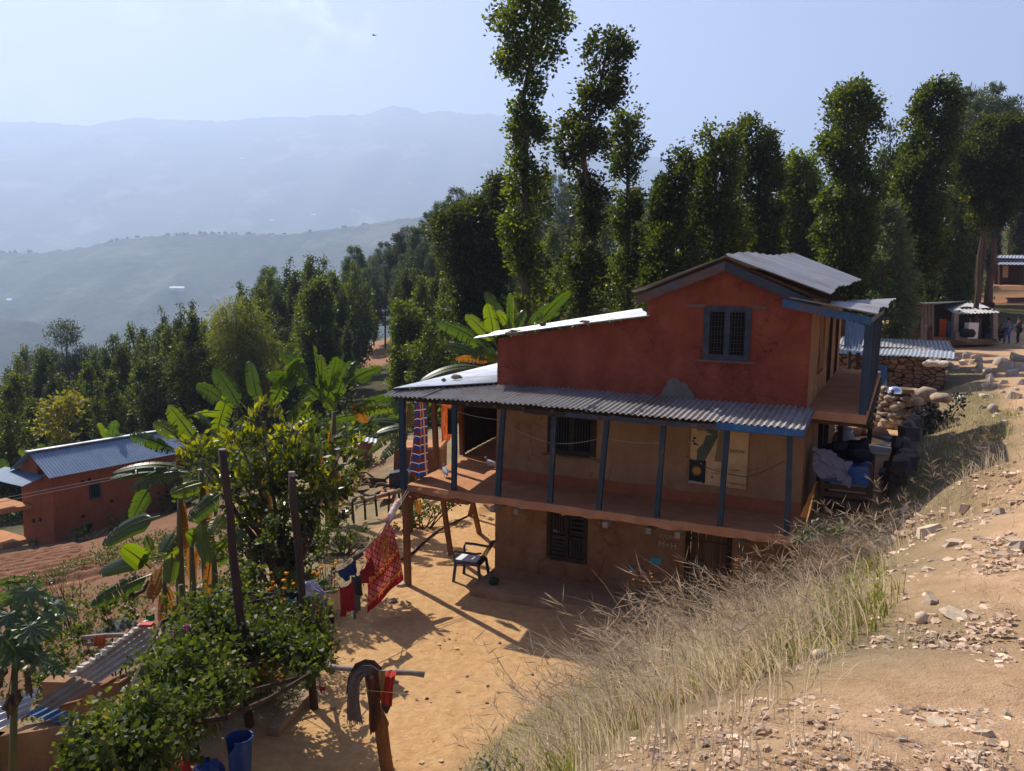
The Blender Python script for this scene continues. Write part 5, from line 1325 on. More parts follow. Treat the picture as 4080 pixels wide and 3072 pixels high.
# papaya at the left edge
LM_PAP=leafmat('papaya_leaf',(.045,.075,.035),(.075,.11,.05),(.14,.18,.04),.3,(2.2,2.2,.6),.42,.5)
def papaya(label,Y,crown_px,stem_px,leaves,dead,seed):
 rs=random.Random(seed);c=ony(*crown_px,Y);s=ony(*stem_px,Y);gz_=terr(s.x,Y)
 root=thing('papaya_plant',label,'papaya',(s.x,Y,gz_))
 mb=MB();mb.tube([(s.x,Y,gz_-.05),(s.x*.6+c.x*.4,Y,gz_*.5+c.z*.5),tuple(c)],[.06,.05,.04],9);mb.build('stem',M_STEM,root,smooth=True)
 for i,(x,y,r,dy)in enumerate(leaves):
  T=ony(x,y,Y+dy);mb=MB();d=(T-c);up=Vector((0,0,1))
  mb.tube([c,(c+T)/2+up*.06,T],[.012,.01,.007],5,tint=.8)
  f=Vector((d.x,d.y,0)).normalized()if d.xy.length>.05 else Vector((1,0,0));f=(f+Vector((0,0,rs.uniform(-1.1,-.35)))).normalized();sd=f.cross(up).normalized();nr=sd.cross(f)
  R_=r/FPX*Y
  tn=rs.uniform(.1,.75)
  for k in range(9):
   a=(-140+280*k/8)*PI/180;L_=R_*(1.15-.38*abs(a)/2.4)
   dd=f*math.cos(a)+sd*math.sin(a)-nr*.15;pp_=f*-math.sin(a)+sd*math.cos(a)
   T0=Vector(T)
   P=[T0,T0+dd*L_*.38+pp_*L_*.17,T0+dd*L_*.52+pp_*L_*.09,T0+dd*L_*.72+pp_*L_*.20+nr*.01,T0+dd*L_*.78+pp_*L_*.07,T0+dd*L_-nr*.06*L_,T0+dd*L_*.78-pp_*L_*.07,T0+dd*L_*.72-pp_*L_*.20+nr*.01,T0+dd*L_*.52-pp_*L_*.09,T0+dd*L_*.38-pp_*L_*.17,T0+dd*L_*.5-nr*.02,T0+dd*L_*.78-nr*.03]
   mb.add(P,[(0,1,10),(1,2,10),(2,3,4),(2,4,11,10),(4,5,11),(0,10,9),(9,10,8),(8,6,7),(10,11,6,8),(11,5,6)],tn)
  mb.build('leaf',LM_PAP,root)
 for i,(x,y,x2,y2)in enumerate(dead):
  p=ony(x,y,Y-.1);q=ony(x2,y2,Y-.1);mb=MB()
  mb.tube([c,p],.008,4,tint=.3)
  for k in range(5):mb.tube([p+Vector((rs.uniform(-.03,.03),rs.uniform(-.03,.03),0)),(p+q)/2+Vector((rs.uniform(-.05,.05),rs.uniform(-.05,.05),0)),q+Vector((rs.uniform(-.04,.04),rs.uniform(-.04,.04),rs.uniform(-.05,.1)))],[.012,.035,.01],5,tint=.1)
  mb.build('dead_leaf',pmat('withered',(.06,.04,.025),(.12,.08,.05),9.,.95,.3,60.,.01),root)
 return root
papaya('papaya plant with jagged silvery leaves at the left edge',10.2,(60,2600),(30,3040),[(*z5(200,300),105,-.3),(*z5(230,560),95,-.6),(*z5(100,330),110,.1),(*z5(350,330),95,.2),(*z5(430,400),95,.1),(*z5(330,500),100,-.4),(*z5(70,470),100,-.5),(*z5(60,220),90,.4),(*z5(120,720),95,-.5),(*z5(30,780),90,-.2),(*z5(280,790),95,-.4),(*z5(20,640),80,-.6),(*z5(400,850),70,-.1),(*z5(110,180),70,.5),(*z5(200,660),80,-.3)],[(*z5(65,1080),*z5(70,1260)),(*z5(125,1050),*z5(135,1190)),(*z5(205,900),*z5(220,1090)),(*z5(15,820),*z5(25,1020))],21)
# the vine trellis and its posts
LM_VINE=leafmat('vine_leaf',(.030,.050,.018),(.085,.115,.030),(.20,.17,.05),.38,(2.4,2.3,.5),.48,.25)
def rough_pole(label,p,q,r,name='wooden_pole',group='bare wooden poles along the yard edge',m=None,n=9,cat='pole'):
 p=Vector(p);q=Vector(q);rd_=random.Random(int(p.x*991+p.y*37));mb=MB()
 pts=[p.lerp(q,i/n)+Vector((rd_.uniform(-.018,.018),rd_.uniform(-.018,.018),0))*(0<i<n)for i in range(n+1)]
 mb.tube(pts,[r*(1.05-.12*i/n)*rd_.uniform(.92,1.08)for i in range(n+1)],10)
 root=thing(name,label,cat,tuple(p),group)
 mb.build('shaft',m or M_POLE,root,smooth=True)
 mb=MB();mb.tube([q+Vector((0,0,-.04)),q+Vector((0,0,.02))],[r*.95,r*.85],9);mb.build('sawn_end',M_WOODG,root)
 return root
M_POLE=pmat('dark_pole',(.035,.022,.018),(.085,.052,.038),5.,.9,.7,30.,.015,stretch=(1,1,.2),spec=.2)
rough_pole('tallest dark bare pole, leaning left, standing in front of the glossy bush',(-3.42,10.29,-.1),ony(885,1795,10.29),.058)
rough_pole('second dark bare pole with a splintered top, right of the tallest one',(-2.71,10.90,-.1),ony(1162,1885,10.9),.054)
rough_pole('short leaning post under the vine near the blue bucket',onz(768,3035,-.05),ony(800,2820,9.6),.05)
rough_pole('short post hidden in the vine at its lower left part',onz(640,3100,-.05),ony(640,2800,9.2),.05)
rough_pole('forked branch post rising among the vine leaves',ony(668,2720,10.3)+Vector((0,0,-1.2)),ony(668,2560,10.3),.05)
VN=thing('trellis_vine','dense green climbing vine spread over a pole frame along the yard edge','vine',(-3.9,10.2,0))
rsv=np.random.RandomState(31)
def vine_pts(n,seed):
 rs=np.random.RandomState(seed);poly=[(250,3090),(320,2960),(430,2870),(570,2770),(640,2610),(690,2470),(900,2330),(1180,2340),(1300,2540),(1310,2600),(1220,2640),(1080,2600),(990,2620),(930,2760),(820,2830),(720,2890),(630,2960),(540,3010),(470,3090)]
 X=rs.uniform(200,1360,n*4);Yp=rs.uniform(2300,3100,n*4)
 d=_inside(poly,X,Yp);k=d>0
 return X[k][:n],Yp[k][:n],d[k][:n]
X,Yp,dd=vine_pts(2300,3)
P=[];O=[]
for x,y,d in zip(X,Yp,dd):
 hz_=1.22+.38*mnoise.noise(Vector((x*.006,y*.006,1.)))+rsv.uniform(-.14,.14)
 if x>900 and y<2480:hz_-=.7*rsv.uniform(.3,1)
 p=onz(x,y,hz_)
 if mnoise.noise(Vector((x*.011,y*.013,7.)))>.28 or(x>590 and y>2975)or(x>1040 and y<2445):continue
 P.append(tuple(p));O.append((rsv.uniform(-.5,.5),rsv.uniform(-.6,.3),1.))
 if rsv.uniform()<.09:
  for j in range(5):P.append((p.x+rsv.normal(0,.06),p.y+rsv.normal(0,.06),p.z+.1+.07*j));O.append((rsv.normal(),rsv.normal(),.6))
 if d<110 and rsv.uniform()<.8:
  for k in range(2):
   q=Vector(p)+Vector((rsv.uniform(-.06,.12),rsv.uniform(-.12,.05),-rsv.uniform(.05,.45 if x<760 else .16)))
   P.append(tuple(q));O.append((rsv.uniform(-.3,.8),-1.,-.2))
P=np.array(P);O=np.array(O)
nn=np.array([mnoise.noise(Vector((q[0]*2.2,q[1]*2.2,q[2]*2.2)))+.5*mnoise.noise(Vector((q[0]*5,q[1]*5,q[2]*5)))for q in P]);kp=nn>-.08
V,Q,T=tufts(P[kp],O[kp],8,.078,rsv,1.0,.40,.07,.25,.0,.85,.13)
np_mesh('foliage',V-np.array([-3.9,10.2,0]),Q,LM_VINE,T,VN)
mb=MB();rd=random.Random(4)
fr=[(450,2900),(900,2860),(1230,2690),(1180,2360),(900,2360),(640,2480)]
for i in range(len(fr)):
 a,b=onz(*fr[i],1.15),onz(*fr[(i+1)%len(fr)],1.15);mb.tube([a,a.lerp(b,.5)+Vector((0,0,rd.uniform(-.05,.05))),b],.03,6)
for k in range(5):
 a,b=onz(*fr[0],1.12).lerp(onz(*fr[5],1.12),k/4),onz(*fr[2],1.12).lerp(onz(*fr[3],1.12),k/4);mb.tube([a,b],.025,6)
mb.build('pole_frame',M_POLE,VN)
mb=MB()
for k in range(60):
 x,y=X[k*9],Yp[k*9];p=onz(x,y,1.3);mb.tube([p+Vector((rd.uniform(-.1,.1),rd.uniform(-.1,.1),-.5)),p,p+Vector((rd.uniform(-.4,.4),rd.uniform(-.4,.4),rd.uniform(.0,.18)))],[.008,.006,.003],4)
mb.build('stems',pmat('vine_stem',(.12,.09,.05),(.2,.16,.08),9.,.9,0),VN)
mb=MB()
for(x,y)in((1405,585),(1445,600),(1415,575),(1300,640),(1330,610)):
 pp_=ony(*(.5233*x,2200+.5233*y),10.2)
 for k in range(5):mb.blob(pp_+Vector((rd.uniform(-.03,.03),rd.uniform(-.03,.03),rd.uniform(-.03,.03))),.02,k,.3,1)
mb.build('blossom',flat('pink_blossom',(.45,.10,.25),.8),VN)
px_cloud('vine_shoot','single hanging leafy shoot with pale lit leaves in front of the shade','vine',None,12.6,1010,[(1090,2080,26,0),(1070,2120,26,0),(1055,2160,28,0),(1040,2200,28,0),(1020,2240,30,0),(1000,2280,30,0),(985,2320,34,0)],33,LM_VINE,.085,700.,7,.4,.25,0,.9,.012,-.4,.5,.5,5)
# marigolds
M_MARI=flat('marigold',(.75,.27,.012),.8,.2)
M_MARI2=flat('marigold_deep',(.70,.16,.01),.8,.2)
rd=random.Random(9)
mg=[(250/2.777,0)]
MPX=[(1075,2305,0),(1110,2350,0),(1135,2335,0),(1165,2315,0),(1160,2390,1),(1285,2275,0),(1315,2265,0),(1250,2320,0),(1030,2680,1),(1060,2690,1),(1015,2660,1),(1085,2640,1),(1150,2700,1),(990,2850,1),(870,2880,1),(1040,2740,1)]
FH=[]
for(x,y,k)in MPX:
 Y=12.4 if y<2450 else 11.0
 p=ony(x,y,Y);g_=terr(p.x,Y);h=max(.3,p.z-g_)
 root=thing('marigold_plant',('yellow-orange marigold flowering %s'%('beside the laundry lines, among the garden leaves'))if k==0 else 'deep orange marigold flowering in the shade under the vine','marigold',(p.x,Y,g_),'marigolds of the upper bed' if k==0 else 'marigolds under the vine')
 n=26;rs=np.random.RandomState(int(x))
 P=np.stack([rs.normal(0,.12,n),rs.normal(0,.12,n),rs.uniform(.08,h*.97,n)],1)
 V,Q,T=tufts(P,rs.normal(size=(n,3))*.6+np.array([0,0,.5]),10,.06,rs,.8,.16,.05,.0,.2,.8,.1)
 np_mesh('leaves',V,Q,LM_BUSH,T,root)
 mb=MB()
 heads=[]
 for j in range(3+rd.randrange(3)):
  q=Vector((rd.uniform(-.15,.15),rd.uniform(-.12,.12),h*rd.uniform(.85,1.1)));mb.tube([(p.x,Y,g_),(p.x+q.x*.6,Y+q.y*.6,g_+q.z*.6),(p.x+q.x,Y+q.y,g_+q.z)],.006,4);heads.append(q)
 mb.build('stems',M_STEM,root)
 for q in heads:
  f=MB();f.blob((p.x+q.x,Y+q.y,g_+q.z),rd.uniform(.026,.038),rd.randrange(99),.5,2,(1,1,.7));f.build('flower',M_MARI if k==0 else M_MARI2,root)
A_=Vector((-22.0,38.3,-6.62))
lw=Vector((.50,.866,0));lg=Vector((-.866,.5,0))
LHR=thing('small_house','small two-storey orange-red mud house with blue-grey tin roof below the garden','house',tuple(A_))
LEN,WID,EH=7.2,2.7,3.4
def LW(a,b,z):return A_+lw*a+lg*b+Vector((0,0,z))
M_ORG=pmat('orange_mud_wall',(0.246,0.079,0.034),(0.325,0.110,0.050),1.6,.95,.5,22.,.03,spec=.1)
mb=MB()
wall_sheet(mb,lambda u,z:LW(u,0,z),LEN,-.8,EH,[(1.8,2.45,1.75,2.55),(1.35,1.9,.0,.55)],nrm=-lg,step=.35,amp=.03)
wall_sheet(mb,lambda u,z:LW(0,WID-u,z),WID,-.9,EH+.9,[(1.5,1.95,3.35,3.9)],nrm=-lw,step=.3,amp=.03,top=lambda u:EH+.95*(1-abs(u-WID/2)/(WID/2)))
mb.add([LW(LEN,0,-.5),LW(LEN,WID,-.5),LW(LEN,WID,EH),LW(LEN,0,EH),LW(0,WID,-.9),LW(0,WID,EH)],[(0,1,2,3),(1,4,5,2)])
mb.build('wall',M_ORG,LHR)
mb=MB();corr(mb,LW(-.35,WID/2,EH+.98),LW(LEN+.3,WID/2,EH+.98),LW(LEN+.3,-.32,EH-.08),LW(-.35,-.32,EH-.08),.16,.02,nlen=3,ppw=5)
mb.build('roof',M_TINBLUE,LHR)
mb=MB();corr(mb,LW(LEN+.3,WID/2,EH+.98),LW(-.35,WID/2,EH+.98),LW(-.35,WID+.32,EH-.08),LW(LEN+.3,WID+.32,EH-.08),.16,.02,nlen=3,ppw=5)
mb.build('roof',M_TINBLUE,LHR)
mb=MB();mb.bar(LW(-.4,WID/2,EH+1.02),LW(LEN+.3,WID/2,EH+1.02),.3,.05);mb.build('ridge_cap',M_TINB,LHR)
mb=MB();corr(mb,LW(-.05,.35,EH-.1),LW(-.05,WID+1.2,EH-.1),LW(-1.2,WID+1.2,EH-.4),LW(-1.2,.35,EH-.4),.16,.02,nlen=3,ppw=5)
mb.build('lean_to_roof',M_TINBLUE,LHR)
for(u0,u1,z0,z1)in[(1.8,2.45,1.75,2.55),(1.35,1.9,.0,.55)]:
 g=MB();P_=lambda u,z:LW(u,0,z)
 for a,b,c,d in((u0,u0+.07,z0,z1),(u1-.07,u1,z0,z1),(u0+.07,u1-.07,z1-.07,z1+.02),(u0+.07,u1-.07,z0,z0+.07)):rect_on(P_,-lg,a,b,c,d,.03,g,.1)
 for k in range(5):x=u0+(u1-u0)*(k+.5)/5;g.bar(LW(x,.12,z0),LW(x,.12,z1),.035,.03)
 w_=g.build('window',M_BLUEW if z0>0 else M_DKWOOD,LHR)
 g=MB();g.hexa([LW(u0,.21,z0),LW(u1,.21,z0),LW(u1,.5,z0),LW(u0,.5,z0),LW(u0,.21,z1),LW(u1,.21,z1),LW(u1,.5,z1),LW(u0,.5,z1)]);g.build('shade_fill',M_DARK,w_)  # near-black block behind the bars, painting the shade of the room
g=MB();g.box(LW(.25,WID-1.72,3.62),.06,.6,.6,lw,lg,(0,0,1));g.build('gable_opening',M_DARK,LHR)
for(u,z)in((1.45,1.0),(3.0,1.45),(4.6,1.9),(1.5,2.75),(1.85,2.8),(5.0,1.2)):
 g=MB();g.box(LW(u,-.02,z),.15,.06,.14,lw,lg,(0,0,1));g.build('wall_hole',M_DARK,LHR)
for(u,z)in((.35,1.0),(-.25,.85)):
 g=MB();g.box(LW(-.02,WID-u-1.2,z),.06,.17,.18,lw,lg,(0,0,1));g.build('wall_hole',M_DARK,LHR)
g=MB();g.hexa([LW(-.0,WID-.9,1.45),LW(-.0,WID+1.5,1.45),LW(-1.3,WID+1.5,1.4),LW(-1.3,WID-.5,1.4),LW(0,WID-.9,1.65),LW(0,WID+1.5,1.65),LW(-1.3,WID+1.5,1.6),LW(-1.3,WID-.5,1.6)]);g.build('side_floor',M_MUDFLOOR,LHR)
g=MB();g.bar(LW(-1.2,WID+.4,-.9),LW(-1.2,WID+.4,2.9),.16,.16);g.build('side_post',M_WOOD,LHR)
g=MB();g.hexa([LW(0,WID-.6,-.8),LW(0,WID+2,-.8),LW(-1.2,WID+2,-.8),LW(-1.2,WID-.3,-.8),LW(0,WID-.6,-.1),LW(0,WID+2,-.1),LW(-1.2,WID+2,-.15),LW(-1.2,WID-.3,-.15)]);g.build('side_plinth',M_MUDFLOOR,LHR)
pts=[];rd=random.Random(19)
while len(pts)<520:
 x,y=rd.uniform(-20,-5.2),rd.uniform(12.5,33)
 if x<-.55*y+.5-5 and rd.random()<.8:continue
 if mnoise.noise(Vector((x*.35,y*.35,2.)))<.02:continue
 pts.append((x,y,0))
undergrowth('ground_cover',pts,7,.10,.38,502,LM_BUSH)
# tin sheds just below the garden
TS=thing('tin_shed','low shed of patched corrugated sheets, half hidden by the vine','shed',(-7.0,12.6,terr(-7,12.6)))
def zq(px,py,z):return onz(px,py,z)
mb=MB();corr(mb,zq(387,2723,-.85),zq(293,2689,-.55),zq(581,2487,-.50),zq(660,2545,-.8),.13,.022,nlen=5,ppw=7)
mb.build('pale_sheet',pmat('bleached_sheet',(.42,.40,.37),(.56,.53,.49),1.5,.7,.1,40.,.006,c3=(.45,.36,.27),s3=1.7,t3=(.55,.7)),TS)
mb=MB();corr(mb,zq(209,2830,-.95),zq(141,2802,-.72),zq(290,2694,-.60),zq(384,2728,-.9),.13,.022,nlen=4,ppw=7)
mb.build('grey_sheet',M_TINRUST,TS)
mb=MB();corr(mb,zq(265,2890,-1.1),zq(100,2845,-.9),zq(170,2812,-.92),zq(330,2850,-1.12),.13,.02,nlen=4,ppw=7)
mb.build('blue_sheet',pmat('blue_sheet_metal',(.06,.13,.24),(.10,.19,.32),2.5,.35,.1,30.,.006,metallic=.4),TS)
mb=MB();mb.bar(zq(400,2735,-.95),zq(565,2660,-.9),.05,.05);mb.bar(zq(70,2860,-1.15),zq(330,2790,-1.0),.05,.05);mb.build('plank',M_WOODR,TS)
mb=MB();c0=zq(200,2860,-1.0);mb.box((c0.x+.1,c0.y-.0,c0.z-1.1),2.3,.25,2.0,(.93,.37,0),(-.37,.93,0));mb.build('mud_wall',M_LOW,TS)
mb=MB();mb.box((-6.4,13.2,-1.75),.25,1.6,1.5);mb.box((-7.4,13.6,-1.75),1.4,.25,1.5);mb.build('mud_wall',M_LOW,TS)
mb=MB();rd=random.Random(3)
for k in range(14):
 t=k/13;mb.chip(zq(293,2689,-.53).lerp(zq(581,2487,-.48),t)+Vector((0,0,.03)),.16,.12,.08,rd)
mb.build('edge_stones',pmat('whitish_stone',(.5,.47,.42),(.62,.58,.52),6.,.9,.3,30.,.01),TS)
T2=thing('tin_shed','bright ribbed tin roof at the left edge below the papaya','shed',(-7.9,11.9,terr(-7.9,11.9)))
mb=MB();corr(mb,zq(-120,2830,-.7),zq(-60,2940,-1.0),zq(110,2850,-1.0),zq(152,2742,-.68),.13,.022,nlen=5,ppw=7)
mb.build('roof',M_TINB,T2)
mb=MB();mb.box((-8.2,11.7,-1.9),.7,.7,1.6);mb.build('mud_wall',M_LOW,T2)
T3=thing('fallen_sheet','dark corrugated sheet leaning over grey poles above the pale shed roof','tin sheet',tuple(zq(430,2500,-.8)))
mb=MB();corr(mb,zq(362,2522,-.95),zq(510,2448,-.8),zq(555,2490,-.75),zq(405,2545,-.9),.13,.022,nlen=3,ppw=6);mb.build('sheet',pmat('sooty_sheet',(.03,.03,.03),(.07,.068,.065),3.,.6,.1,40.,.006),T3)
mb=MB();mb.tube([zq(325,2541,-.75),zq(420,2532,-.72),zq(500,2530,-.7)],.045,7);mb.build('pole',M_WOODG,T3)
mb=MB();mb.tube([zq(330,2565,-.95),zq(500,2570,-.95)],.04,7);mb.tube([zq(335,2595,-1.1),zq(470,2600,-1.1)],.04,7);mb.build('pole',M_WOODG,T3)
def patch_cloth(name,label,cat,A,B,drop,m,nu=10,nv=10,fold=.03,group=None,seed=0,parent=None,flare=0.,back=None):
 A=Vector(A);B=Vector(B);d0,d1=(drop if isinstance(drop,tuple)and len(drop)==2 else(drop,drop));d0=Vector(d0);d1=Vector(d1)
 n_=(B-A).cross(Vector((0,0,1))).normalized();mb=MB()
 def fn(u,v):
  p=A.lerp(B,u)+d0.lerp(d1,u)*v
  k=fold*(.25+v)*(math.sin(u*17+seed+1.3*math.sin(v*3))+.6*math.sin(u*31+seed*2+v*2))
  p=p+n_*k+(B-A)*(u-.5)*flare*v+(B-A)*.02*math.sin(v*7+seed)
  p.z+=.02*math.sin(u*9+seed)*v-.035*math.sin(PI*u)*(1-v)
  return p
 mb.grid(fn,nu,nv)
 if back:
  mb.grid(lambda u,v:fn(1-u,v*back)+n_*(.03+.03*v),nu,max(3,nv//2))
 o=mb.build(name,m,parent,smooth=True,loc=tuple(A)if parent is None else None)
 if parent is None:tag(o,label,cat,group)
 return o
patch_cloth('rag','orange rag hung over a grey pole of the lower shed','cloth',zq(378,2531,-.68),zq(420,2528,-.68),(0,-.02,-.22),cloth('orange_rag',(.55,.13,.04)),back=.7)
patch_cloth('rag','bright green rag on the fence behind the pale shed roof','cloth',zq(578,2450,-.5),zq(615,2442,-.5),(.02,-.02,-.15),cloth('green_rag',(.02,.35,.12)))
tag(MB().box(zq(585,2488,-.4),.22,.15,.05).build('tile',flat('red_tile',(.45,.08,.06)),loc=tuple(zq(585,2488,-.4))),'small red flat piece lying on the top corner of the pale shed roof','tile')
# the grassy bank, its gravel and stones
M_GRASS=leafmat('dry_grass',(.54,.44,.29),(.72,.61,.44),(.24,.26,.09),.5,(1.15,1.1,1.),.7,.25)
M_GREENG=leafmat('green_grass',(.12,.15,.035),(.27,.27,.08),(.36,.33,.13),.4,(1.7,1.6,.6),.6,.3)
def blades(P,H,lean,rs,wid=.006,nseg=4,tint=None,curl=.5):
 n=len(P);az=rs.uniform(0,2*PI,n)
 L0=lean+rs.normal(0,.42,(n,2))
 nz_=np.array([(mnoise.noise(Vector((p[0]*.9,p[1]*.9,3.))),mnoise.noise(Vector((p[0]*.9,p[1]*.9,9.))))for p in P]);L0=L0+nz_*.9
 dirx,diry=L0[:,0],L0[:,1]
 k=H*rs.uniform(.1,curl,n)*1.6
 sx,sy=np.cos(az),np.sin(az)
 V=np.zeros((n,nseg+1,2,3))
 for i in range(nseg+1):
  t=i/nseg
  w_=wid*(1-t)**.7*rs.uniform(.6,1.4,n)if i<nseg else np.zeros(n)
  cx=P[:,0]+dirx*k*t**1.9;cy_=P[:,1]+diry*k*t**1.9;cz=P[:,2]+H*(t-.28*t**3*(k/H))
  V[:,i,0]=np.stack([cx-sx*w_,cy_-sy*w_,cz],1);V[:,i,1]=np.stack([cx+sx*w_,cy_+sy*w_,cz],1)
 base=np.arange(n)[:,None]*(nseg+1)*2+np.arange(nseg)[None,:]*2
 Q=np.stack([base,base+1,base+3,base+2],-1).reshape(-1,4)
 T=np.repeat(rs.uniform(0,1,n)if tint is None else tint,(nseg+1)*2)
 return V.reshape(-1,3),Q,T
rsg=np.random.RandomState(71)
BANK=[(-2.0,3.6),(-1.95,5.4),(-1.3,8),(-.5,9.7),(.7,11.4),(2.3,11.8),(3.9,11.2),(5.0,11.3),(5.9,12.6),(7.2,14.7),(8.6,17.5),(10.6,20.8),(13.5,24.6),(16,27.6)]+[tuple(ground_at(*q)[:2])for q in((4085,1640),(3980,1780),(3873,1863),(3720,1960),(3597,2029),(3430,2090),(3300,2140),(3246,2195),(3394,2269),(3610,2370),(3560,2470),(3412,2570),(3180,2660),(2951,2740),(2760,2810),(2620,2877),(2460,2960),(2306,3062))]+[(.1,1.6),(-1.5,1.2)]
def scatter(poly,n,rs,dens=None):
 xs=[p[0]for p in poly];ys=[p[1]for p in poly];out=np.zeros((0,2))
 while len(out)<n:
  X=rs.uniform(min(xs),max(xs),n*3);Y=rs.uniform(min(ys),max(ys),n*3)
  k=_inside(poly,X,Y)>0
  if dens is not None:k&=rs.uniform(0,1,n*3)<dens(X,Y)
  out=np.concatenate([out,np.stack([X[k],Y[k]],1)])
 return out[:n]
def clump(X,Y,f=.8,s=0,lo=-.15,hi=.35):
 v=np.array([mnoise.noise(Vector((x*f+s,y*f,s)))for x,y in zip(X,Y)]);return np.clip((v-lo)/(hi-lo),0,1)
nearw=lambda X,Y:np.clip(6.5/np.maximum(np.hypot(X,Y),3.),0,1)**1.2
G=scatter(BANK,6500,rsg,lambda X,Y:nearw(X,Y)*(.05+.95*clump(X,Y,1.3,3.,.02,.32))*np.where(Y<4.3,.35,1.))
z=terr_np(G[:,0],G[:,1])
edge_d=np.clip(_inside(BANK,G[:,0],G[:,1])/.55,.22,1.)
hh=rsg.uniform(.12,.38,len(G))*edge_d*(.6+.6*clump(G[:,0],G[:,1],.5,9.))
parts=[blades(np.column_stack([G,z-.02]),hh,np.array([-.35,-.1]),rsg,.0055,4,np.clip(rsg.beta(1.3,2.4,len(G)),0,1),.75)]
tuft_px=[(2560,2390,5.2),(2650,2340,5.6),(2760,2330,5.8),(2880,2300,5.8),(3000,2280,5.6),(3100,2250,5.6),(3200,2300,5.2),(3320,2380,4.8),(2700,2480,4.9),(2860,2470,4.7),(3020,2450,4.6),(3150,2460,4.4),(2500,2560,4.8),(2620,2640,4.3),(2800,2620,4.1),(2960,2600,4.1),(2350,2700,4.9),(2450,2760,4.2),(2300,2840,4.2),(2240,2640,5.6),(3260,2180,6.6),(3400,2100,7.2),(3500,1990,8.),(3600,1900,9.),(3700,1840,10.),(3820,1800,10.5),(3940,1760,11.),(2100,3000,4.6),(2230,3040,3.6)]
for px,py,d in tuft_px:
 r=ray(px,py);c=CAM+r*(d/r.y);nb=45 if py>2800 else int(rsg.uniform(70,190))if py>2150 else 90
 X=c.x+rsg.normal(0,.13+.012*d,nb);Y=d+rsg.normal(0,.15+.012*d,nb)
 z=terr_np(X,Y);H=rsg.uniform(.22,.62,nb)*rsg.uniform(.7,1.1)*(.95 if py>2150 else .85)
 parts.append(blades(np.column_stack([X,Y,z-.02]),H,np.array([-.55,-.05]),rsg,.0045,5,np.clip(rsg.beta(1.1,3.5,nb),0,.8),.95))
for px,py,H0,nb in((2420,3060,.4,26),(2500,2990,.35,30),(2650,2950,.38,30),(2760,3060,.32,22),(2870,2880,.34,26),(2990,3050,.3,18),(3080,2800,.3,24),(3260,2720,.28,20),(2330,3050,.4,40),(3330,3000,.16,14),(3650,2560,.2,20),(3560,2180,.3,26),(3760,2080,.28,26),(3700,1790,.5,40),(3850,1700,.5,40),(3980,1610,.5,40),(4050,1760,.45,36),(3900,1880,.4,30),(4040,1980,.3,26),(4000,1560,.4,30),(3870,1560,.5,30),(4070,1690,.4,30)):
 g_=ground_at(px,py);sp_=.05+.012*g_.y
 X=g_.x+rsg.normal(0,sp_,nb);Y=g_.y+rsg.normal(0,sp_,nb)
 parts.append(blades(np.column_stack([X,Y,terr_np(X,Y)-.01]),H0*rsg.uniform(.5,1.2,nb),np.array([-.2,.1]),rsg,.0028 if g_.y<5 else .005,5,np.clip(rsg.beta(1.1,2.5,nb),0,1),.8))
V,Q,T=merge(parts)
tag(np_mesh('dry_grass',V,Q,M_GRASS,T),kind='stuff')
mbv=[];rs=np.random.RandomState(5)
for px,py,d in[(2450,3000,3.2),(2620,2960,3.1),(2780,3000,2.9),(2560,3060,2.9),(2900,2900,3.1)]+tuft_px+[(3450,1960,8.5),(3560,1900,9.),(3380,2060,7.6),(3300,2120,7.),(3650,1830,9.8),(3480,1880,9.)]:
 r=ray(px,py);c=CAM+r*(d/r.y)
 for k in range(5):
  x=c.x+rs.normal(0,.22);y=d+rs.normal(0,.22);zz=terr(x,y);h=rs.uniform(.42,.72)*(1. if py>2150 else 1.15)
  lx,ly=rs.normal(-.25,.25),rs.normal(-.05,.15)
  n=26;t=rs.uniform(.55,1.,n)
  P=np.stack([x+lx*t**2*h,y+ly*t**2*h,zz+h*t*(1-.1*t)],1)
  D=np.stack([rs.normal(0,.8,n)+lx,rs.normal(0,.8,n),rs.uniform(.2,1.,n)],1)
  V,Q=leaves_np(P,D,rs.uniform(.05,.14,n),np.full(n,.0022 if d<6 else .0032),rs,.05)
  mbv.append((V,Q,np.full(len(V),rs.uniform(0,.4))))
  V,Q,T=blades(np.array([[x,y,zz]]),np.array([h*.98]),np.array([lx*1.5,ly]),rs,.0028,6,np.array([.2]),.6)
  mbv.append((V,Q,T))
V,Q,T=merge(mbv)
tag(np_mesh('seed_grass',V,Q,leafmat('seed_head',(.36,.27,.19),(.50,.40,.28),None,.3,(1.2,1.1,.9),.8,.2),T),kind='stuff')
G=scatter(BANK,1700,rsg,lambda X,Y:nearw(X,Y)*(.06+.94*clump(X,Y,1.1,17.,.0,.3)))
P=np.column_stack([G,terr_np(G[:,0],G[:,1])+rsg.uniform(.01,.10,len(G))])
V,Q,T=tufts(P,np.tile([0,0,1.],(len(P),1))+rsg.normal(size=(len(P),3))*.5,7,.042,rsg,.9,.24,.05,yel=.18)
G2=scatter(BANK,9500,rsg,lambda X,Y:nearw(X,Y)*(.1+.9*clump(X,Y,.9,41.,-.1,.3)))
b2=blades(np.column_stack([G2,terr_np(G2[:,0],G2[:,1])-.01]),rsg.uniform(.08,.26,len(G2)),np.array([-.1,0]),rsg,.005,3,None,.8)
V,Q,T=merge([(V,Q,T),b2])
tag(np_mesh('green_weeds',V,Q,M_GREENG,T),kind='stuff')
ROADG=[(.3,2.2),(.8,2.9),(1.8,3.8),(3.0,5.3),(4.2,7.6),(6.6,10.9),(9.4,15),(12,19.5),(15.5,26),(19,32),(28,38),(20,20),(12,8),(5,2.2)]
G=scatter(ROADG,3000,rsg,lambda X,Y:nearw(X,Y)*(.04+.96*clump(X,Y,.7,57.,.05,.4)))
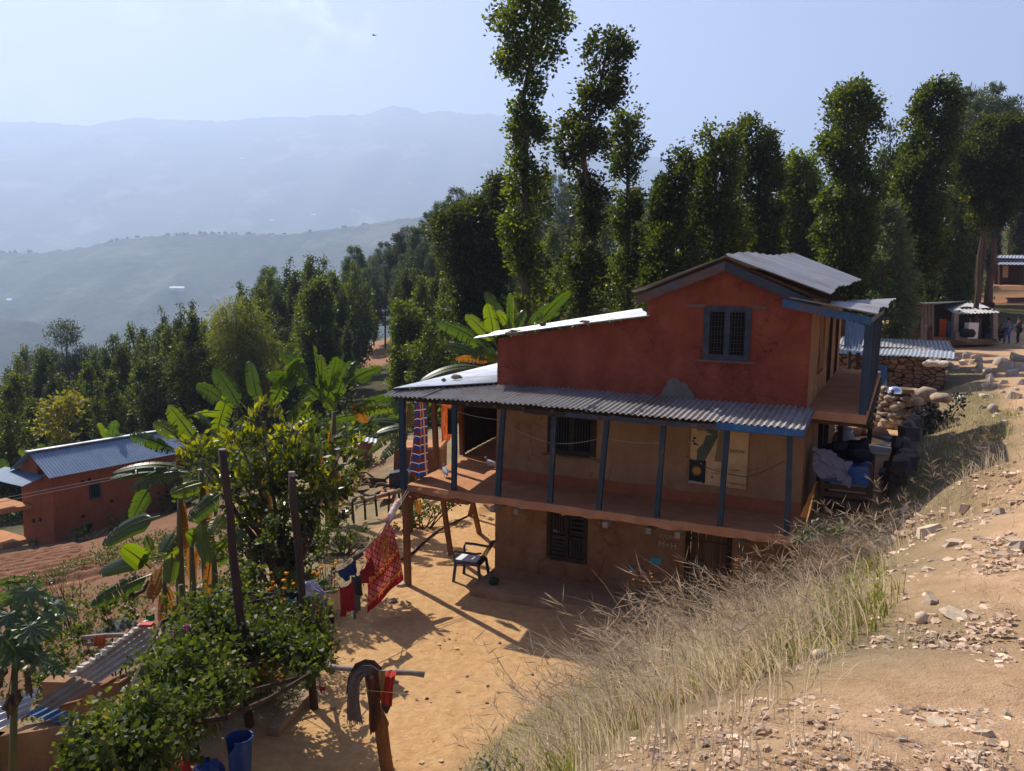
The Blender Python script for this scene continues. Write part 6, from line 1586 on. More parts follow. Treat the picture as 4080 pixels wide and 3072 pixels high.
V,Q,T=blades(np.column_stack([G,terr_np(G[:,0],G[:,1])-.005]),rsg.uniform(.04,.16,len(G)),np.array([-.2,0]),rsg,.004,3,None,1.)
tag(np_mesh('road_grass',V,Q,M_GRASS,T),kind='stuff')
px_cloud('weed','leafy grey-green weed on the brow of the bank beside the terrace','weed',None,7.4,3290,[(3200,2130,30,0),(3270,2110,34,0),(3340,2120,30,.1),(3240,2170,26,-.2)],41,leafmat('silver_weed',(.06,.075,.045),(.15,.17,.11),(.2,.2,.06),.3,(1.6,1.6,.8),.5,.4),.05,900.,8,.36,.1,0,.9,.008,-.1,.6,.1,8)
px_cloud('weed','dark broad-leaved weed with silvery leaves low on the bank near the yard','weed',None,5.2,2510,[(2480,2660,60,0),(2560,2640,50,.1),(2420,2700,45,-.1)],42,leafmat('silver_weed',(.06,.075,.045),(.15,.17,.11),(.2,.2,.06),.3,(1.6,1.6,.8),.5,.4),.06,900.,8,.3,.05,0,.9,.008,-.1,.6,.1,8)
px_cloud('weed','pale wispy weed at the bottom edge where the bank meets the yard','weed',None,4.4,2010,[(1990,2980,45,0),(2050,3020,45,0),(1950,3040,35,0)],43,leafmat('silver_weed',(.06,.075,.045),(.15,.17,.11)),.05,700.,7,.25,.05,0,.9,.006,-.1,.6,.1,8)
for(px,py,d)in((2570,2260,5.7),(2640,2440,5.0),(2900,2090+140,6.0)):
 c=ony(px,py,d);g_=terr(c.x,d);root=thing('orange_wildflower','small orange wildflowers on thin stems in the bank grass','wildflower',(c.x,d,g_),'orange wildflowers of the bank')
 mb=MB();rd=random.Random(px);H=[]
 for k in range(5):
  q=c+Vector((rd.uniform(-.12,.12),rd.uniform(-.1,.1),rd.uniform(-.16,.02)));mb.tube([(c.x,d,g_),tuple(q)],.003,4);H.append(q)
 mb.build('stems',M_STEM,root)
 for q in H:MB().blob(q,.008,2,.4,1,(1,1,.7)).build('flower',M_MARI2,root)
M_CHIP=pmat('gravel_chip',(.46,.32,.21),(.60,.44,.31),3.,.95,.4,60.,.006,spec=.12,tintamt=.45)
rd=random.Random(12)
def spread_px(poly,n,rs,dens=None,z0=4.0):
 X=rs.uniform(min(p[0]for p in poly),max(p[0]for p in poly),n*4);Y=rs.uniform(min(p[1]for p in poly),max(p[1]for p in poly),n*4)
 k=_inside(poly,X,Y)>0
 if dens is not None:k&=rs.uniform(0,1,n*4)<dens(X,Y)
 X,Y=X[k][:n],Y[k][:n]
 D=np.array([tuple(ray(a,b))for a,b in zip(X,Y)]);hit=np.full(len(X),-1.);lo=1.4
 for t in np.geomspace(1.5,70,110):
  u=np.where(hit<0)[0]
  if not len(u):break
  P=D[u]*t;below=P[:,2]+CH<terr_np(P[:,0],P[:,1]);
  if below.any():
   b_=u[below];a0=np.full(len(b_),lo);a1=np.full(len(b_),t)
   for _ in range(9):
    am=(a0+a1)/2;Pm=D[b_]*am[:,None];in_=Pm[:,2]+CH<terr_np(Pm[:,0],Pm[:,1]);a1=np.where(in_,am,a1);a0=np.where(in_,a0,am)
   hit[b_]=a1
  lo=t
 k=hit>0;return D[k][:,:2]*hit[k][:,None],hit[k]
ROADS=[(2150,3180),(2306,3062),(2620,2877),(2951,2745),(3412,2575),(3620,2450),(3560,2340),(3394,2265),(3240,2195),(3320,2125),(3597,2025),(3873,1863),(4080,1715),(4300,1600),(4500,2400),(4500,3180)]
mb=MB()
G,dist=spread_px(ROADS,11000,rsg,lambda X,Y:.15+.85*clump(X,Y,.006,5.,-.35,.45))
zz=terr_np(G[:,0],G[:,1])
for(x,y),z,t in zip(G,zz,dist):
 s=(4.+46*rd.random()**5.5)*t/FPX;mb.chip((x,y,z-s*.02),s*rd.uniform(.9,1.6),s,s*rd.uniform(.2,.45),rd,rd.random())
G=scatter(BANK,700,rsg,nearw);zz=terr_np(G[:,0],G[:,1])
for(x,y),z in zip(G,zz):
 s=.02+.07*rd.random()**2.5;mb.chip((x,y,z+s*.1),s*rd.uniform(.8,1.5),s,s*rd.uniform(.3,.6),rd,rd.random())
tag(mb.build('gravel',M_CHIP),kind='stuff')
mb=MB();G=scatter(YARD,350,rsg,lambda X,Y:(Y<21)*1.);zz=terr_np(G[:,0],G[:,1])
for(x,y),z in zip(G,zz):
 s=.008+.035*rd.random()**4;mb.chip((x,y,z+s*.15),s*1.3,s,s*.5,rd,rd.random())
tag(mb.build('yard_grit',M_CHIP),kind='stuff')
M_ST2=pmat('pale_flat_stone',(.42,.32,.22),(.56,.46,.34),4.,.92,.5,30.,.015,spec=.15,tintamt=.25)
def stone(label,px,py,w_px,hr=.45,m=None,seed=0,grp=None,flatk=1.,kind='chip',name='stone',cat='stone'):
 g_=ground_at(px,py);dist=(g_-CAM).dot(_F);wd=w_px/FPX*dist;r_=random.Random(seed+px)
 mb=MB()
 if kind=='chip':mb.chip(g_+Vector((0,0,wd*hr*.25)),wd*1.15,wd*r_.uniform(.6,.9),wd*hr,r_,r_.random())
 else:mb.blob(g_+Vector((0,0,wd*hr*.25)),wd*.5,seed+px*.01,.35,2,(1,r_.uniform(.7,.95),hr*1.3),r_.uniform(0,3),r_.random())
 o=mb.build(name,m or M_ST2,loc=tuple(g_),smooth=kind!='chip')
 return tag(o,label,cat,grp)
STN=[(3705,2428,105,.5,'large pale angular stone with an ochre top standing on the road edge','chip'),(3800,2455,150,.16,'long thin flat stone right beside the large angular one','chip'),(3668,2492,58,.7,'rounded brown stone below the large angular one','blob'),(3545,2560,60,.22,'white flat stone in the grass at the road edge','chip'),(3265,2640,68,.7,'rounded grey stone in the grass, left of the white oval one','blob'),(3472,2662,64,.55,'white oval stone at the edge of the gravel','blob'),(3190,2690,55,.6,'rough brownish stone left below the rounded grey one','chip'),(3735,2900,110,.14,'long flat slab in the gravel near the bottom right','chip'),(3915,2930,75,.4,'pale broad stone right of the long slab near the bottom right','chip'),(3870,3030,55,.5,'brown pitted stone at the bottom edge','chip'),(4010,2875,50,.5,'small dark edged stone near the right edge','chip'),(3200,2775,40,.6,'upright reddish stone chip in the gravel below the grass','chip'),(3800,2180,85,.35,'grey weathered log-like stone lying across the upper gravel','chip'),(4050,2175,110,.28,'long flat stone at the right edge of the upper gravel','chip'),(3700,2130,120,.35,'broad whitish stone at the top of the grass slope','chip'),(3850,2050,80,.5,'brown rough boulder on the crest of the slope','chip'),(3975,2045,60,.5,'white stone on the crest right of the brown boulder','chip'),(3930,2100,55,.3,'pale thin stone just below the crest boulders','chip'),(3960,2205,45,.5,'small white stone in the middle of the upper gravel','chip'),(3540,2170,75,.4,'pinkish broken rock on the bare red patch','chip'),(3700,2280,60,.4,'pale buried rock above the large angular stone','chip'),(3420,2250,45,.4,'small pinkish rock left on the slope','chip'),(3590,2960,50,.5,'reddish stone in the hollow of the near gravel','chip'),(3370,2980,45,.4,'pale stone chip at the lower middle of the gravel','chip'),(2620,3010,40,.4,'lone pale stone at the bottom among the grass','chip'),(2800,3040,46,.5,'pale knobbly stone at the bottom edge of the bank','chip')]
for i,(x,y,wp,hr,lab,kd)in enumerate(STN):stone(lab,x,y,wp,hr,None,i,None,1.,kd)
rd=random.Random(6)
for i,(x,y)in enumerate(((1940,2815),(1990,2570),(1943,2740),(2120,2700),(1860,2700),(2180,2420),(1620,2760),(1700,2790))):
 stone('small dark clod on the bare yard earth',x,y,16,.5,M_STONED,i,'dark clods on the yard',kind='blob',name='earth_clod',cat='clod')
def chair():
 fl,fr_,rl,rr_=onz(1848,2328,0),onz(1879,2287,0),onz(1923,2333,.0),onz(1957,2303,.0)
 c=(fl+fr_+rl+rr_)/4-E1*.15;fwd=((fl+fr_)-(rl+rr_));fwd.z=0;fwd.normalize();sd=Vector((-fwd.y,fwd.x,0))
 root=thing('plastic_chair','dark blue plastic armchair with a white seat panel beside the house corner','chair',(c.x,c.y,.0))
 m=flat('navy_plastic',(.020,.030,.075),.4,.5);up=Vector((0,0,1))
 def Pt(f,s,z):return Vector((c.x,c.y,0))+fwd*f+sd*s+up*z
 for f,s in((.24,.25),(.24,-.25),(-.25,.22),(-.25,-.22)):
  ft=1.12 if f>0 else 1.22
  mb=MB()
  mb.bar(Pt(f*ft,s*1.12,.0 if f>0 else .01),Pt(f*.97,s*.98,.42),.035,.055,up=tuple(fwd));mb.bar(Pt(f*ft*1.02,s*1.02,.0),Pt(f*.97,s*.9,.42),.055,.02,up=tuple(fwd));mb.build('leg',m,root)
 mb=MB()
 mb.grid(lambda u,v:Pt(.26-.5*v,(.24-.48*u),.43-.035*math.sin(PI*u)*(.3+.7*v)-.02*v),8,8)
 mb.grid(lambda u,v:Pt(.26-.5*v,(.24-.48*u),.40-.035*math.sin(PI*u)*(.3+.7*v)-.02*v),8,8)
 for a,b in(((.26,.25),(.26,-.25)),((.26,.25),(-.24,.23)),((.26,-.25),(-.24,-.23)),((-.24,.23),(-.24,-.23))):mb.bar(Pt(a[0],a[1],.41),Pt(b[0],b[1],.40),.03,.06)
 mb.build('seat',m,root)
 MB().hexa([Pt(.27,.20,.435),Pt(.27,-.20,.435),Pt(-.19,-.18,.425),Pt(-.19,.18,.425),Pt(.27,.20,.452),Pt(.27,-.20,.452),Pt(-.19,-.18,.442),Pt(-.19,.18,.442)]).build('seat_panel',pmat('white_board',(.62,.66,.70),(.72,.75,.78),5.,.6,0),root)
 mb=MB()
 def bk(u,v):return Pt(-.23-.20*v-.03*v*v,(.23-.46*u)*(1+.04*math.sin(PI*v))*(1-.25*max(0,v-.8)*5*abs(2*u-1)**3),.42+.44*v-.05*abs(2*u-1)**2*v)
 for k in range(6):
  u0,u1=k/6+.02,(k+1)/6-.02
  mb.grid(lambda u,v:bk(u0+(u1-u0)*u,.12+.74*v),2,8);mb.grid(lambda u,v:bk(u0+(u1-u0)*(1-u),.12+.74*v)+fwd*.018,2,8)
 for(a,b,c_,d)in((0,1,.0,.14),(0,1,.84,1.),(-.03,.06,0,1),(.94,1.03,0,1)):
  mb.grid(lambda u,v:bk(a+(b-a)*u,c_+(d-c_)*v)-fwd*.008,6,8);mb.grid(lambda u,v:bk(a+(b-a)*(1-u),c_+(d-c_)*v)+fwd*.022,6,8)
 mb.build('backrest',m,root)
 for s in(1,-1):
  mb=MB();mb.tube([Pt(.25,s*.26,.42),Pt(.27,s*.29,.58),Pt(.24,s*.295,.645),Pt(.05,s*.295,.65),Pt(-.2,s*.28,.64),Pt(-.32,s*.25,.66)],[.024,.024,.028,.028,.026,.022],6);mb.build('armrest',m,root)
chair()
g_=onz(1966,2330,.165);mb=MB();mb.blob((g_.x,g_.y,.165+.085),.10,3,.06,2,(1.15,.9,.85));mb.tube([(g_.x,g_.y,.24),(g_.x+.02,g_.y,.285)],.012,5)
tag(mb.build('gourd',pmat('dark_gourd',(.012,.028,.010),(.03,.06,.02),9.,.5,.1,40.,.004),loc=(g_.x,g_.y,.165),smooth=True),'round dark green gourd on the plinth behind the plastic chair','gourd')
# pigeons on the verandah floor
def pigeon(label,p,yaw,col):
 root=thing('pigeon',label,'pigeon',tuple(p),'pigeons on the verandah floor')
 f=Vector((math.cos(yaw),math.sin(yaw),0));s=Vector((-f.y,f.x,0));up=Vector((0,0,1));p=Vector(p)
 m=pmat('feather_'+col,(.38,.39,.42)if col=='white' else(.24,.26,.30),(.56,.56,.57)if col=='white' else(.36,.38,.42),18.,.8,.2,60.,.004)
 mb=MB();prof=[(-.20,.075,.006,.03),(-.13,.085,.02,.035),(-.06,.10,.045,.05),(.02,.115,.055,.062),(.08,.125,.05,.06),(.115,.15,.034,.042),(.125,.185,.024,.026),(.135,.215,.024,.026),(.152,.222,.020,.02),(.170,.216,.008,.008)]
 vs=[];n=10
 for(x,z,ry,rz)in prof:
  for k in range(n):
   a=2*PI*k/n;vs.append(p+f*x+s*math.cos(a)*ry+up*(z+math.sin(a)*rz))
 mb.add(vs,[(i*n+k,i*n+(k+1)%n,(i+1)*n+(k+1)%n,(i+1)*n+k)for i in range(len(prof)-1)for k in range(n)]+[tuple(range(n-1,-1,-1)),tuple((len(prof)-1)*n+k for k in range(n))])
 mb.build('body',m,root,smooth=True)
 for sg in(1,-1):
  w_=MB();w_.grid(lambda u,v:p+f*(.07-.27*u)+s*sg*(.056-.03*u*u+.006)+up*(.145-.075*v-.035*u*(1-v)),6,4);w_.build('wing',m,root,smooth=True)
  MB().tube([p+s*sg*.025+up*.06,p+s*sg*.026+f*.005,p+s*sg*.026+f*.045],[.007,.006,.004],5).build('leg',flat('pink_leg',(.45,.12,.1)),root)
 MB().tube([p+f*.165+up*.216,p+f*.195+up*.208],[.007,.002],5).build('beak',flat('beak',(.12,.1,.09)),root)
b0=onz(1775,1900,2.02);pigeon('pale grey pigeon standing in the sun near the verandah edge, seen from behind',(b0.x,b0.y,2.03),1.9,'grey')
b0=onz(1958,1867,2.02);pigeon('white pigeon walking by the mud wall corner on the verandah floor',(b0.x,b0.y,2.03),2.7,'white')
# cloth hanging in the verandah wing
def uvcloth(name,label,cat,fn,nu,nv,m,group=None,loc=None):
 mb=MB();mb.grid(fn,nu,nv);o=mb.build(name,m,loc=loc,smooth=True)
 U=np.array([i/nu for j in range(nv+1)for i in range(nu+1)],dtype=np.float32);Vv=np.array([j/nv for j in range(nv+1)for i in range(nu+1)],dtype=np.float32)
 for n_,a in(('u',U),('v',Vv)):
  at=o.data.attributes.new(n_,'FLOAT','POINT');at.data.foreach_set('value',a)
 return tag(o,label,cat,group)
def node_tools(m):
 nt=m.node_tree;N,L=nt.nodes.new,nt.links.new
 def attr(n):a=N("ShaderNodeAttribute");a.attribute_name=n;return a.outputs["Fac"]
 def mth(op,a,b=None,c=None):
  q=N("ShaderNodeMath");q.operation=op
  for i,x in enumerate((a,b,c)):
   if x is None:continue
   if isinstance(x,(int,float)):q.inputs[i].default_value=x
   else:L(x,q.inputs[i])
  return q.outputs[0]
 def mix(f,a,b):
  q=N("ShaderNodeMixRGB")
  for i,x in enumerate((f,a,b)):
   if isinstance(x,tuple):q.inputs[i].default_value=c4(x)
   elif isinstance(x,(int,float)):q.inputs[i].default_value=x
   else:L(x,q.inputs[i])
  return q.outputs[0]
 return nt,N,L,attr,mth,mix
def cloth_shader(m,col,trans=.25):
 nt=m.node_tree;b=nt.nodes["Principled BSDF"];L=nt.links.new
 L(col,b.inputs["Base Color"]);b.inputs["Roughness"].default_value=.9;b.inputs["Specular IOR Level"].default_value=.1
 t=nt.nodes.new("ShaderNodeBsdfTranslucent");L(col,t.inputs[0]);x=nt.nodes.new("ShaderNodeMixShader");x.inputs[0].default_value=trans
 L(b.outputs[0],x.inputs[1]);L(t.outputs[0],x.inputs[2]);L(x.outputs[0],nt.nodes["Material Output"].inputs[0])
def plaid():
 m,_,_=_new('plaid_cloth');nt,N,L,attr,mth,mix=node_tools(m)
 u,v=attr('u'),attr('v')
 cu=mth('FRACT',mth('MULTIPLY',u,3.0));cv=mth('FRACT',mth('MULTIPLY',v,9.0))
 chk=mth('GREATER_THAN',cu,.5);chv=mth('GREATER_THAN',cv,.5)
 x=mth('ABSOLUTE',mth('SUBTRACT',chk,chv))
 col=mix(x,(.14,.03,.022),(.025,.045,.17))
 lw_=mth('LESS_THAN',mth('ABSOLUTE',mth('SUBTRACT',cv,.5)),.05);lo=mth('LESS_THAN',mth('ABSOLUTE',mth('SUBTRACT',cu,.5)),.06)
 col=mix(lw_,col,(.55,.55,.62));col=mix(lo,col,(.55,.22,.10))
 cloth_shader(m,col,.3);return m
C0=W(-1.48,-.62,3.7);dd_=Vector((.16,.42,0))
def plaidfn(u,v):
 w_=.30+.36*v**1.2
 p=C0+E2*.55*(u-.5)*w_*1.8+E1*(.16*(u-.5)*w_+.05*math.sin(u*14+v*2)*(.3+v))
 return p+Vector((0,0,-1.62*v+.04*math.sin(u*8)*v-.06*u*v))+E2*.04*math.sin(v*5)
uvcloth('plaid_cloth','blue and red plaid cloth hanging full length under the verandah wing roof','cloth',plaidfn,26,30,plaid(),None,tuple(C0))
M_ORC=cloth('orange_cloth',(.55,.10,.03),.55)
M_ORC2,_,_=_new('orange_sheer');nt_,N_,L_,at_,mth_,mix_=node_tools(M_ORC2)
tx_=N_("ShaderNodeTexNoise");tx_.inputs["Scale"].default_value=9.;tx_.inputs["Detail"].default_value=5
rp_=N_("ShaderNodeValToRGB");rp_.color_ramp.elements[0].color=(.38,.05,.015,1);rp_.color_ramp.elements[1].color=(.60,.15,.04,1);rp_.color_ramp.elements[0].position=.4;rp_.color_ramp.elements[1].position=.6
L_(tx_.outputs["Fac"],rp_.inputs[0]);cloth_shader(M_ORC2,rp_.outputs[0],.45)
patch_cloth('orange_shawl','orange red shawl with a bright hem hanging beside the plaid cloth','cloth',W(-1.86,.9,3.66),W(-1.92,1.8,3.66),(0,0,-1.2),M_ORC2,20,14,.035)
patch_cloth('shorts','dark olive shorts hanging in front of the orange shawl','clothing',W(-1.74,1.02,3.25),W(-1.78,1.42,3.25),(0,0,-.62),cloth('olive_shorts',(.055,.06,.042)),12,10,.02,flare=.25)
mb=MB();rd=random.Random(3);q0=W(-1.52,-.95,3.62)
for k in range(26):mb.tube([q0+Vector((rd.uniform(-.03,.03),rd.uniform(-.03,.03),0)),q0+Vector((rd.uniform(-.07,.07),rd.uniform(-.07,.07),-.28)),q0+Vector((rd.uniform(-.1,.1),rd.uniform(-.1,.1),-rd.uniform(.42,.62)))],[.012,.014,.005],4)
tag(mb.build('straw_bundle',pmat('straw',(.26,.16,.07),(.42,.28,.13),12.,.9,.3,60.,.01),loc=tuple(q0)),'tan bundle of dry straw tied behind the corner verandah post','straw bundle')
mb=MB();rd=random.Random(8)
M_LINE=flat('line_cord',(.30,.27,.23),.8,.2);M_WIRE=flat('wire',(.05,.045,.04),.7,.3)
def cord(label,pts,r,m,name='cord',cat='cord',group=None,sag=0.,n=14):
 P=[]
 for i in range(len(pts)-1):
  a,b=Vector(pts[i]),Vector(pts[i+1])
  for k in range(n):t=k/n;P.append(a.lerp(b,t)+Vector((0,0,-sag*4*t*(1-t))))
 P.append(Vector(pts[-1]));mb=MB();mb.tube(P,r,5)
 return tag(mb.build(name,m,loc=tuple(pts[0])),label,cat,group)
cord('thin cord sagging between the verandah posts in front of the mud wall',[onb(1740,1610,-1.3),onb(1985,1672,-1.27),onb(2193,1765,-1.27),onb(2402,1742,-1.27),onb(2640,1762,-1.27)],.006,M_LINE,sag=.05)
cord('dark wire looping across the cardboard poster to the last verandah post',[onb(2735,1815,-1.2),onb(2830,1868,-1.2),onb(2980,1900,-1.2),onb(3128,1836,-1.27)],.007,M_WIRE,sag=.02)
lb=W(1.72,-.55,1.72);g=thing('light_bulb','unlit round bulb hanging under the verandah floor by the lower window','bulb',tuple(lb))
MB().tube([lb+Vector((0,0,.14)),lb+Vector((0,0,.03))],[.03,.026],8).build('socket',flat('socket',(.05,.045,.04)),g)
MB().blob(lb+Vector((0,0,-.03)),.07,1,0,2,(1,1,1.1)).build('globe',flat('frosted_globe',(.55,.50,.42),.3,.5),g,smooth=True)
# stones weighing down the tin roofs
def rstone(label,p,w_,sq,seed,m):
 mb=MB();mb.blob(Vector(p)+Vector((0,0,w_*sq[2]*.42)),w_*.5,seed,.4,2,sq,seed*.7,.5);tag(mb.build('roof_stone',m,loc=tuple(p)),label,'stone','stones on the tin roofs')
rstone('long flat stone on the front left corner of the step roof',W(.42,-.12,5.01),.40,(1,.5,.34),1,M_STONE)
rstone('small dark stone near the middle of the step roof',onz(2163,1299,5.25),.17,(1,.7,.5),2,M_STONED)
rstone('dark little stone at the upper edge of the step roof',onz(2412,1243,5.5),.15,(1,.7,.6),3,M_STONED)
rstone('flat brown stone on the step roof',onz(2330,1286,5.33),.2,(1,.6,.28),4,M_STONE)
rstone('angular brown stone on the bright wing roof',onz(1818,1510,4.02),.24,(1,.7,.45),5,M_STONE)
rstone('small black stone on the bright wing roof',onz(1768,1519,4.0),.12,(1,.8,.6),6,M_STONED)
# laundry lines
K0=Vector((-2.0,15.72,2.03))
K1=ony(1180,2392,11.6)
K2=ony(1195,2400,12.1)
S_TR,S_TL,S_BL,S_BR=Vector((-2.26,14.87,1.56)),Vector((-2.53,13.81,1.36)),Vector((-2.50,13.86,.19)),Vector((-1.99,14.92,.42))
cord('back clothes line running from the verandah corner to the vine posts, carrying the saree',[K0,S_TR+Vector((0,0,.01)),S_TL+Vector((0,0,.01)),ony(1267,2322,12.7),K1],.009,M_LINE,'clothes_line','clothes line',None,.0,6)
cord('front clothes line running from the verandah corner down past the red cloth',[K0+Vector((.05,-.05,.0)),ony(1470,2215,14.0),ony(1435,2275,13.1),ony(1350,2350,12.2),ony(1200,2372,11.4)],.009,M_LINE,'clothes_line','clothes line',None,.0,6)
def saree():
 m,_,_=_new('saree');nt,N,L,attr,mth,mix=node_tools(m)
 u,v=attr('u'),attr('v')
 d1=mth('FRACT',mth('MULTIPLY',mth('ADD',mth('MULTIPLY',u,8.),mth('MULTIPLY',v,9.)),1.));d2=mth('FRACT',mth('ADD',mth('SUBTRACT',mth('MULTIPLY',u,8.),mth('MULTIPLY',v,9.)),20.))
 lat=mth('MAXIMUM',mth('LESS_THAN',d1,.22),mth('LESS_THAN',d2,.22))
 base=mix(lat,(.52,.16,.13),(.30,.018,.022))
 wv=mth('SINE',mth('MULTIPLY',u,46.));no=N("ShaderNodeTexNoise");no.inputs["Scale"].default_value=16.;no.inputs["Detail"].default_value=3
 med=mth('MULTIPLY',mth('GREATER_THAN',no.outputs["Fac"],.5),mth('LESS_THAN',mth('ABSOLUTE',mth('SUBTRACT',u,.62)),.17))
 base=mix(mth('MULTIPLY',med,mth('LESS_THAN',v,.42)),base,(.50,.20,.02))
 def band(lo,hi):return mth('MULTIPLY',mth('GREATER_THAN',v,lo),mth('LESS_THAN',v,hi))
 base=mix(band(.46,.58),base,(.33,.012,.02));base=mix(band(.84,1.01),base,(.36,.012,.025))
 for c,a in((.48,.014),(.83,.016)):
  ln=mth('LESS_THAN',mth('ABSOLUTE',mth('SUBTRACT',mth('SUBTRACT',v,c),mth('MULTIPLY',wv,.012))),a);base=mix(ln,base,(.58,.26,.04))
 for c in(.52,.87):
  fu=mth('SUBTRACT',mth('FRACT',mth('MULTIPLY',u,12.)),.5);fv=mth('MULTIPLY',mth('SUBTRACT',v,c),14.)
  r2=mth('ADD',mth('MULTIPLY',fu,fu),mth('MULTIPLY',fv,fv));base=mix(mth('MULTIPLY',mth('LESS_THAN',r2,.10),mth('GREATER_THAN',r2,.015)),base,(.56,.22,.05))
 for c in(.45,.60,.80):base=mix(mth('LESS_THAN',mth('ABSOLUTE',mth('SUBTRACT',v,c)),.006),base,(.34,.015,.02))
 cloth_shader(m,base,.35);return m
def sar(u,v):
 p=S_TL.lerp(S_TR,u).lerp(S_BL.lerp(S_BR,u),v)
 n_=Vector((.9,-.43,0))
 p=p+n_*(.07*math.sin(PI*v)*math.sin(2.2*u+.6)+.012*math.sin(13*u+3*v)*(1-.3*v))+Vector((0,0,-.03*math.sin(PI*u)*(1-v)))
 return p+(S_TR-S_TL)*(.05*math.sin(PI*v)*(u-.5))+Vector((0,0,-.07*v*(math.sin(6*u+.5)*.35)))
uvcloth('saree','red patterned saree with gold borders stretched on the back clothes line','saree',sar,40,40,saree(),'laundry on the clothes lines',tuple(S_TL))
def zz6(x,y):return(900+.6435*x,2000+.6435*y)
def zz7(x,y):return(1000+.36*x,2150+.36*y)
LG='laundry on the clothes lines'
def hangpx(name,label,cat,a,b,c,d,Y,m,dy=0.,fold=.02,nu=12,nv=12,seed=0.,back=None):
 A,B=ony(*zz7(*a),Y),ony(*zz7(*b),Y+dy);D0,D1=ony(*zz7(*c),Y)-A,ony(*zz7(*d),Y+dy)-B
 return patch_cloth(name,label,cat,A,B,(D0,D1),m,nu,nv,fold,LG,seed,None,0,back)
hangpx('rolled_cloth','pink and white cloth twisted around the line just below the verandah corner','cloth',(1540,-40),(1600,-150),(1560,10),(1620,-100),15.0,cloth('pink_white',(.55,.25,.26)),.3,.05)
MB2=MB();MB2.tube([ony(1545,2085,14.95),ony(1560,2050,15.15),ony(1580,2010,15.4),ony(1592,1990,15.5)],[.05,.07,.06,.03],8);tag(MB2.build('twisted_scarf',pmat('scarf_red_white',(.45,.06,.08),(.62,.42,.38),9.,.9,.2,60.,.01,c3=(.6,.5,.45),s3=4.,t3=(.5,.55)),loc=tuple(ony(1545,2085,14.95)),smooth=True),'red and white scarf twisted round the line near the verandah post','scarf',LG)
hangpx('red_towel','dark red towel on the front line, in front of the saree','towel',(1190,370),(1330,190),(1225,530),(1380,370),13.0,cloth('maroon',(.25,.022,.032)),.5,.035,seed=1.)
hangpx('blue_shirt','royal blue and black child shirt on the back line','clothing',(950,350),(1160,205),(1040,480),(1165,370),12.9,cloth('navy_royal',(.03,.05,.16)),.4,.03,seed=2.)
MBk=MB();MBk.tube([ony(*zz7(1150,205),13.3),ony(*zz7(1215,150),13.5)],[.05,.06],8);tag(MBk.build('dark_sock_bunch',pmat('dark_print',(.03,.03,.03),(.16,.12,.10),20.,.9,0),loc=tuple(ony(*zz7(1150,205),13.3)),smooth=True),'bunched dark printed cloth at the top of the back line','cloth',LG)
hangpx('pink_cap','pale pink small garment next to the green one','clothing',(830,425),(935,370),(865,520),(930,440),12.5,cloth('pale_pink',(.55,.36,.33)),.2,.02)
hangpx('green_garment','small bright green garment on the back line','clothing',(745,470),(835,420),(770,525),(850,500),12.3,cloth('bright_green',(.02,.22,.045)),.2,.02)
hangpx('grey_trousers','grey blue trousers hanging beside the dark red shirt','clothing',(1110,400),(1205,385),(1140,890),(1195,770),12.3,cloth('slate',(.085,.11,.12)),.2,.02,seed=3.)
hangpx('dark_print_cloth','dark patterned cloth hung over the slate trousers','clothing',(1150,370),(1225,400),(1180,600),(1225,620),12.25,cloth('dark_mix',(.045,.05,.045)),.1,.03,seed=5.)
hangpx('red_shirt','dark red shirt hanging left of the grey trousers','clothing',(985,530),(1130,450),(1010,850),(1150,760),12.0,cloth('maroon',(.25,.022,.032)),.25,.03,seed=4.)
hangpx('cream_trousers','cream coloured trousers next to the dark red shirt','clothing',(850,590),(985,560),(830,830),(1000,770),11.75,cloth('cream',(.50,.38,.24)),.2,.025,seed=6.)
hangpx('dark_leggings','black and mustard leggings below the cream trousers','clothing',(850,720),(910,770),(870,930),(920,935),11.7,cloth('blackish',(.03,.03,.03)),.1,.015,seed=7.)
hangpx('grey_cloth','grey cloth with a dark red stripe hanging at the vine edge','clothing',(660,660),(770,660),(690,985),(775,960),11.5,cloth('grey_cl',(.22,.19,.18)),.1,.02,seed=8.)
hangpx('maroon_strip','long dark red strip of cloth hanging at the vine edge','clothing',(735,690),(775,690),(715,990),(775,945),11.45,cloth('maroon',(.25,.022,.032)),.05,.015,seed=9.)
hangpx('red_rag','small red rag low under the vine','cloth',(760,1170),(830,1150),(775,1240),(825,1230),11.0,cloth('rag_red',(.42,.05,.04)),.05,.015,seed=9.)
hangpx('red_rag','bright red rag hanging beside the forked pole foot','cloth',(750,1600),(830,1600),(770,1690),(815,1680),10.2,cloth('rag_red',(.42,.05,.04)),.05,.015,seed=2.)
def heap(name,label,cat,pts,Y,r,m,seed,sq=(1,1,.7),group=LG):
 mb=MB()
 for i,(x,y)in enumerate(pts):mb.blob(ony(*zz7(x,y),Y),r*(1-.08*i),seed+i,.55,3,sq,seed+i)
 return tag(mb.build(name,m,loc=tuple(ony(*zz7(*pts[0]),Y)),smooth=True),label,cat,group)
def crumple(name,label,cat,quad,Y,m,seed,amp=.05,dy=0.,group=LG):
 Pq=[ony(*zz7(*q),Y+d)for q,d in zip(quad,(0,dy,dy,0))]
 def fn(u,v):
  p=Pq[0].lerp(Pq[1],u).lerp(Pq[3].lerp(Pq[2],u),v)
  o=Vector((seed*3.1,seed,0));k=mnoise.noise(Vector((u*3.3,v*3.3,0))+o)+.5*mnoise.noise(Vector((u*8,v*8,0))+o)
  return p+Vector((.3*k*amp,-k*amp*1.2,k*amp))+Vector((0,0,.5*amp*math.sin(PI*u)*math.sin(PI*v)*2))
 mb=MB();mb.grid(fn,22,22);o=mb.build(name,m,loc=tuple(Pq[0]),smooth=True)
 return tag(o,label,cat,group)
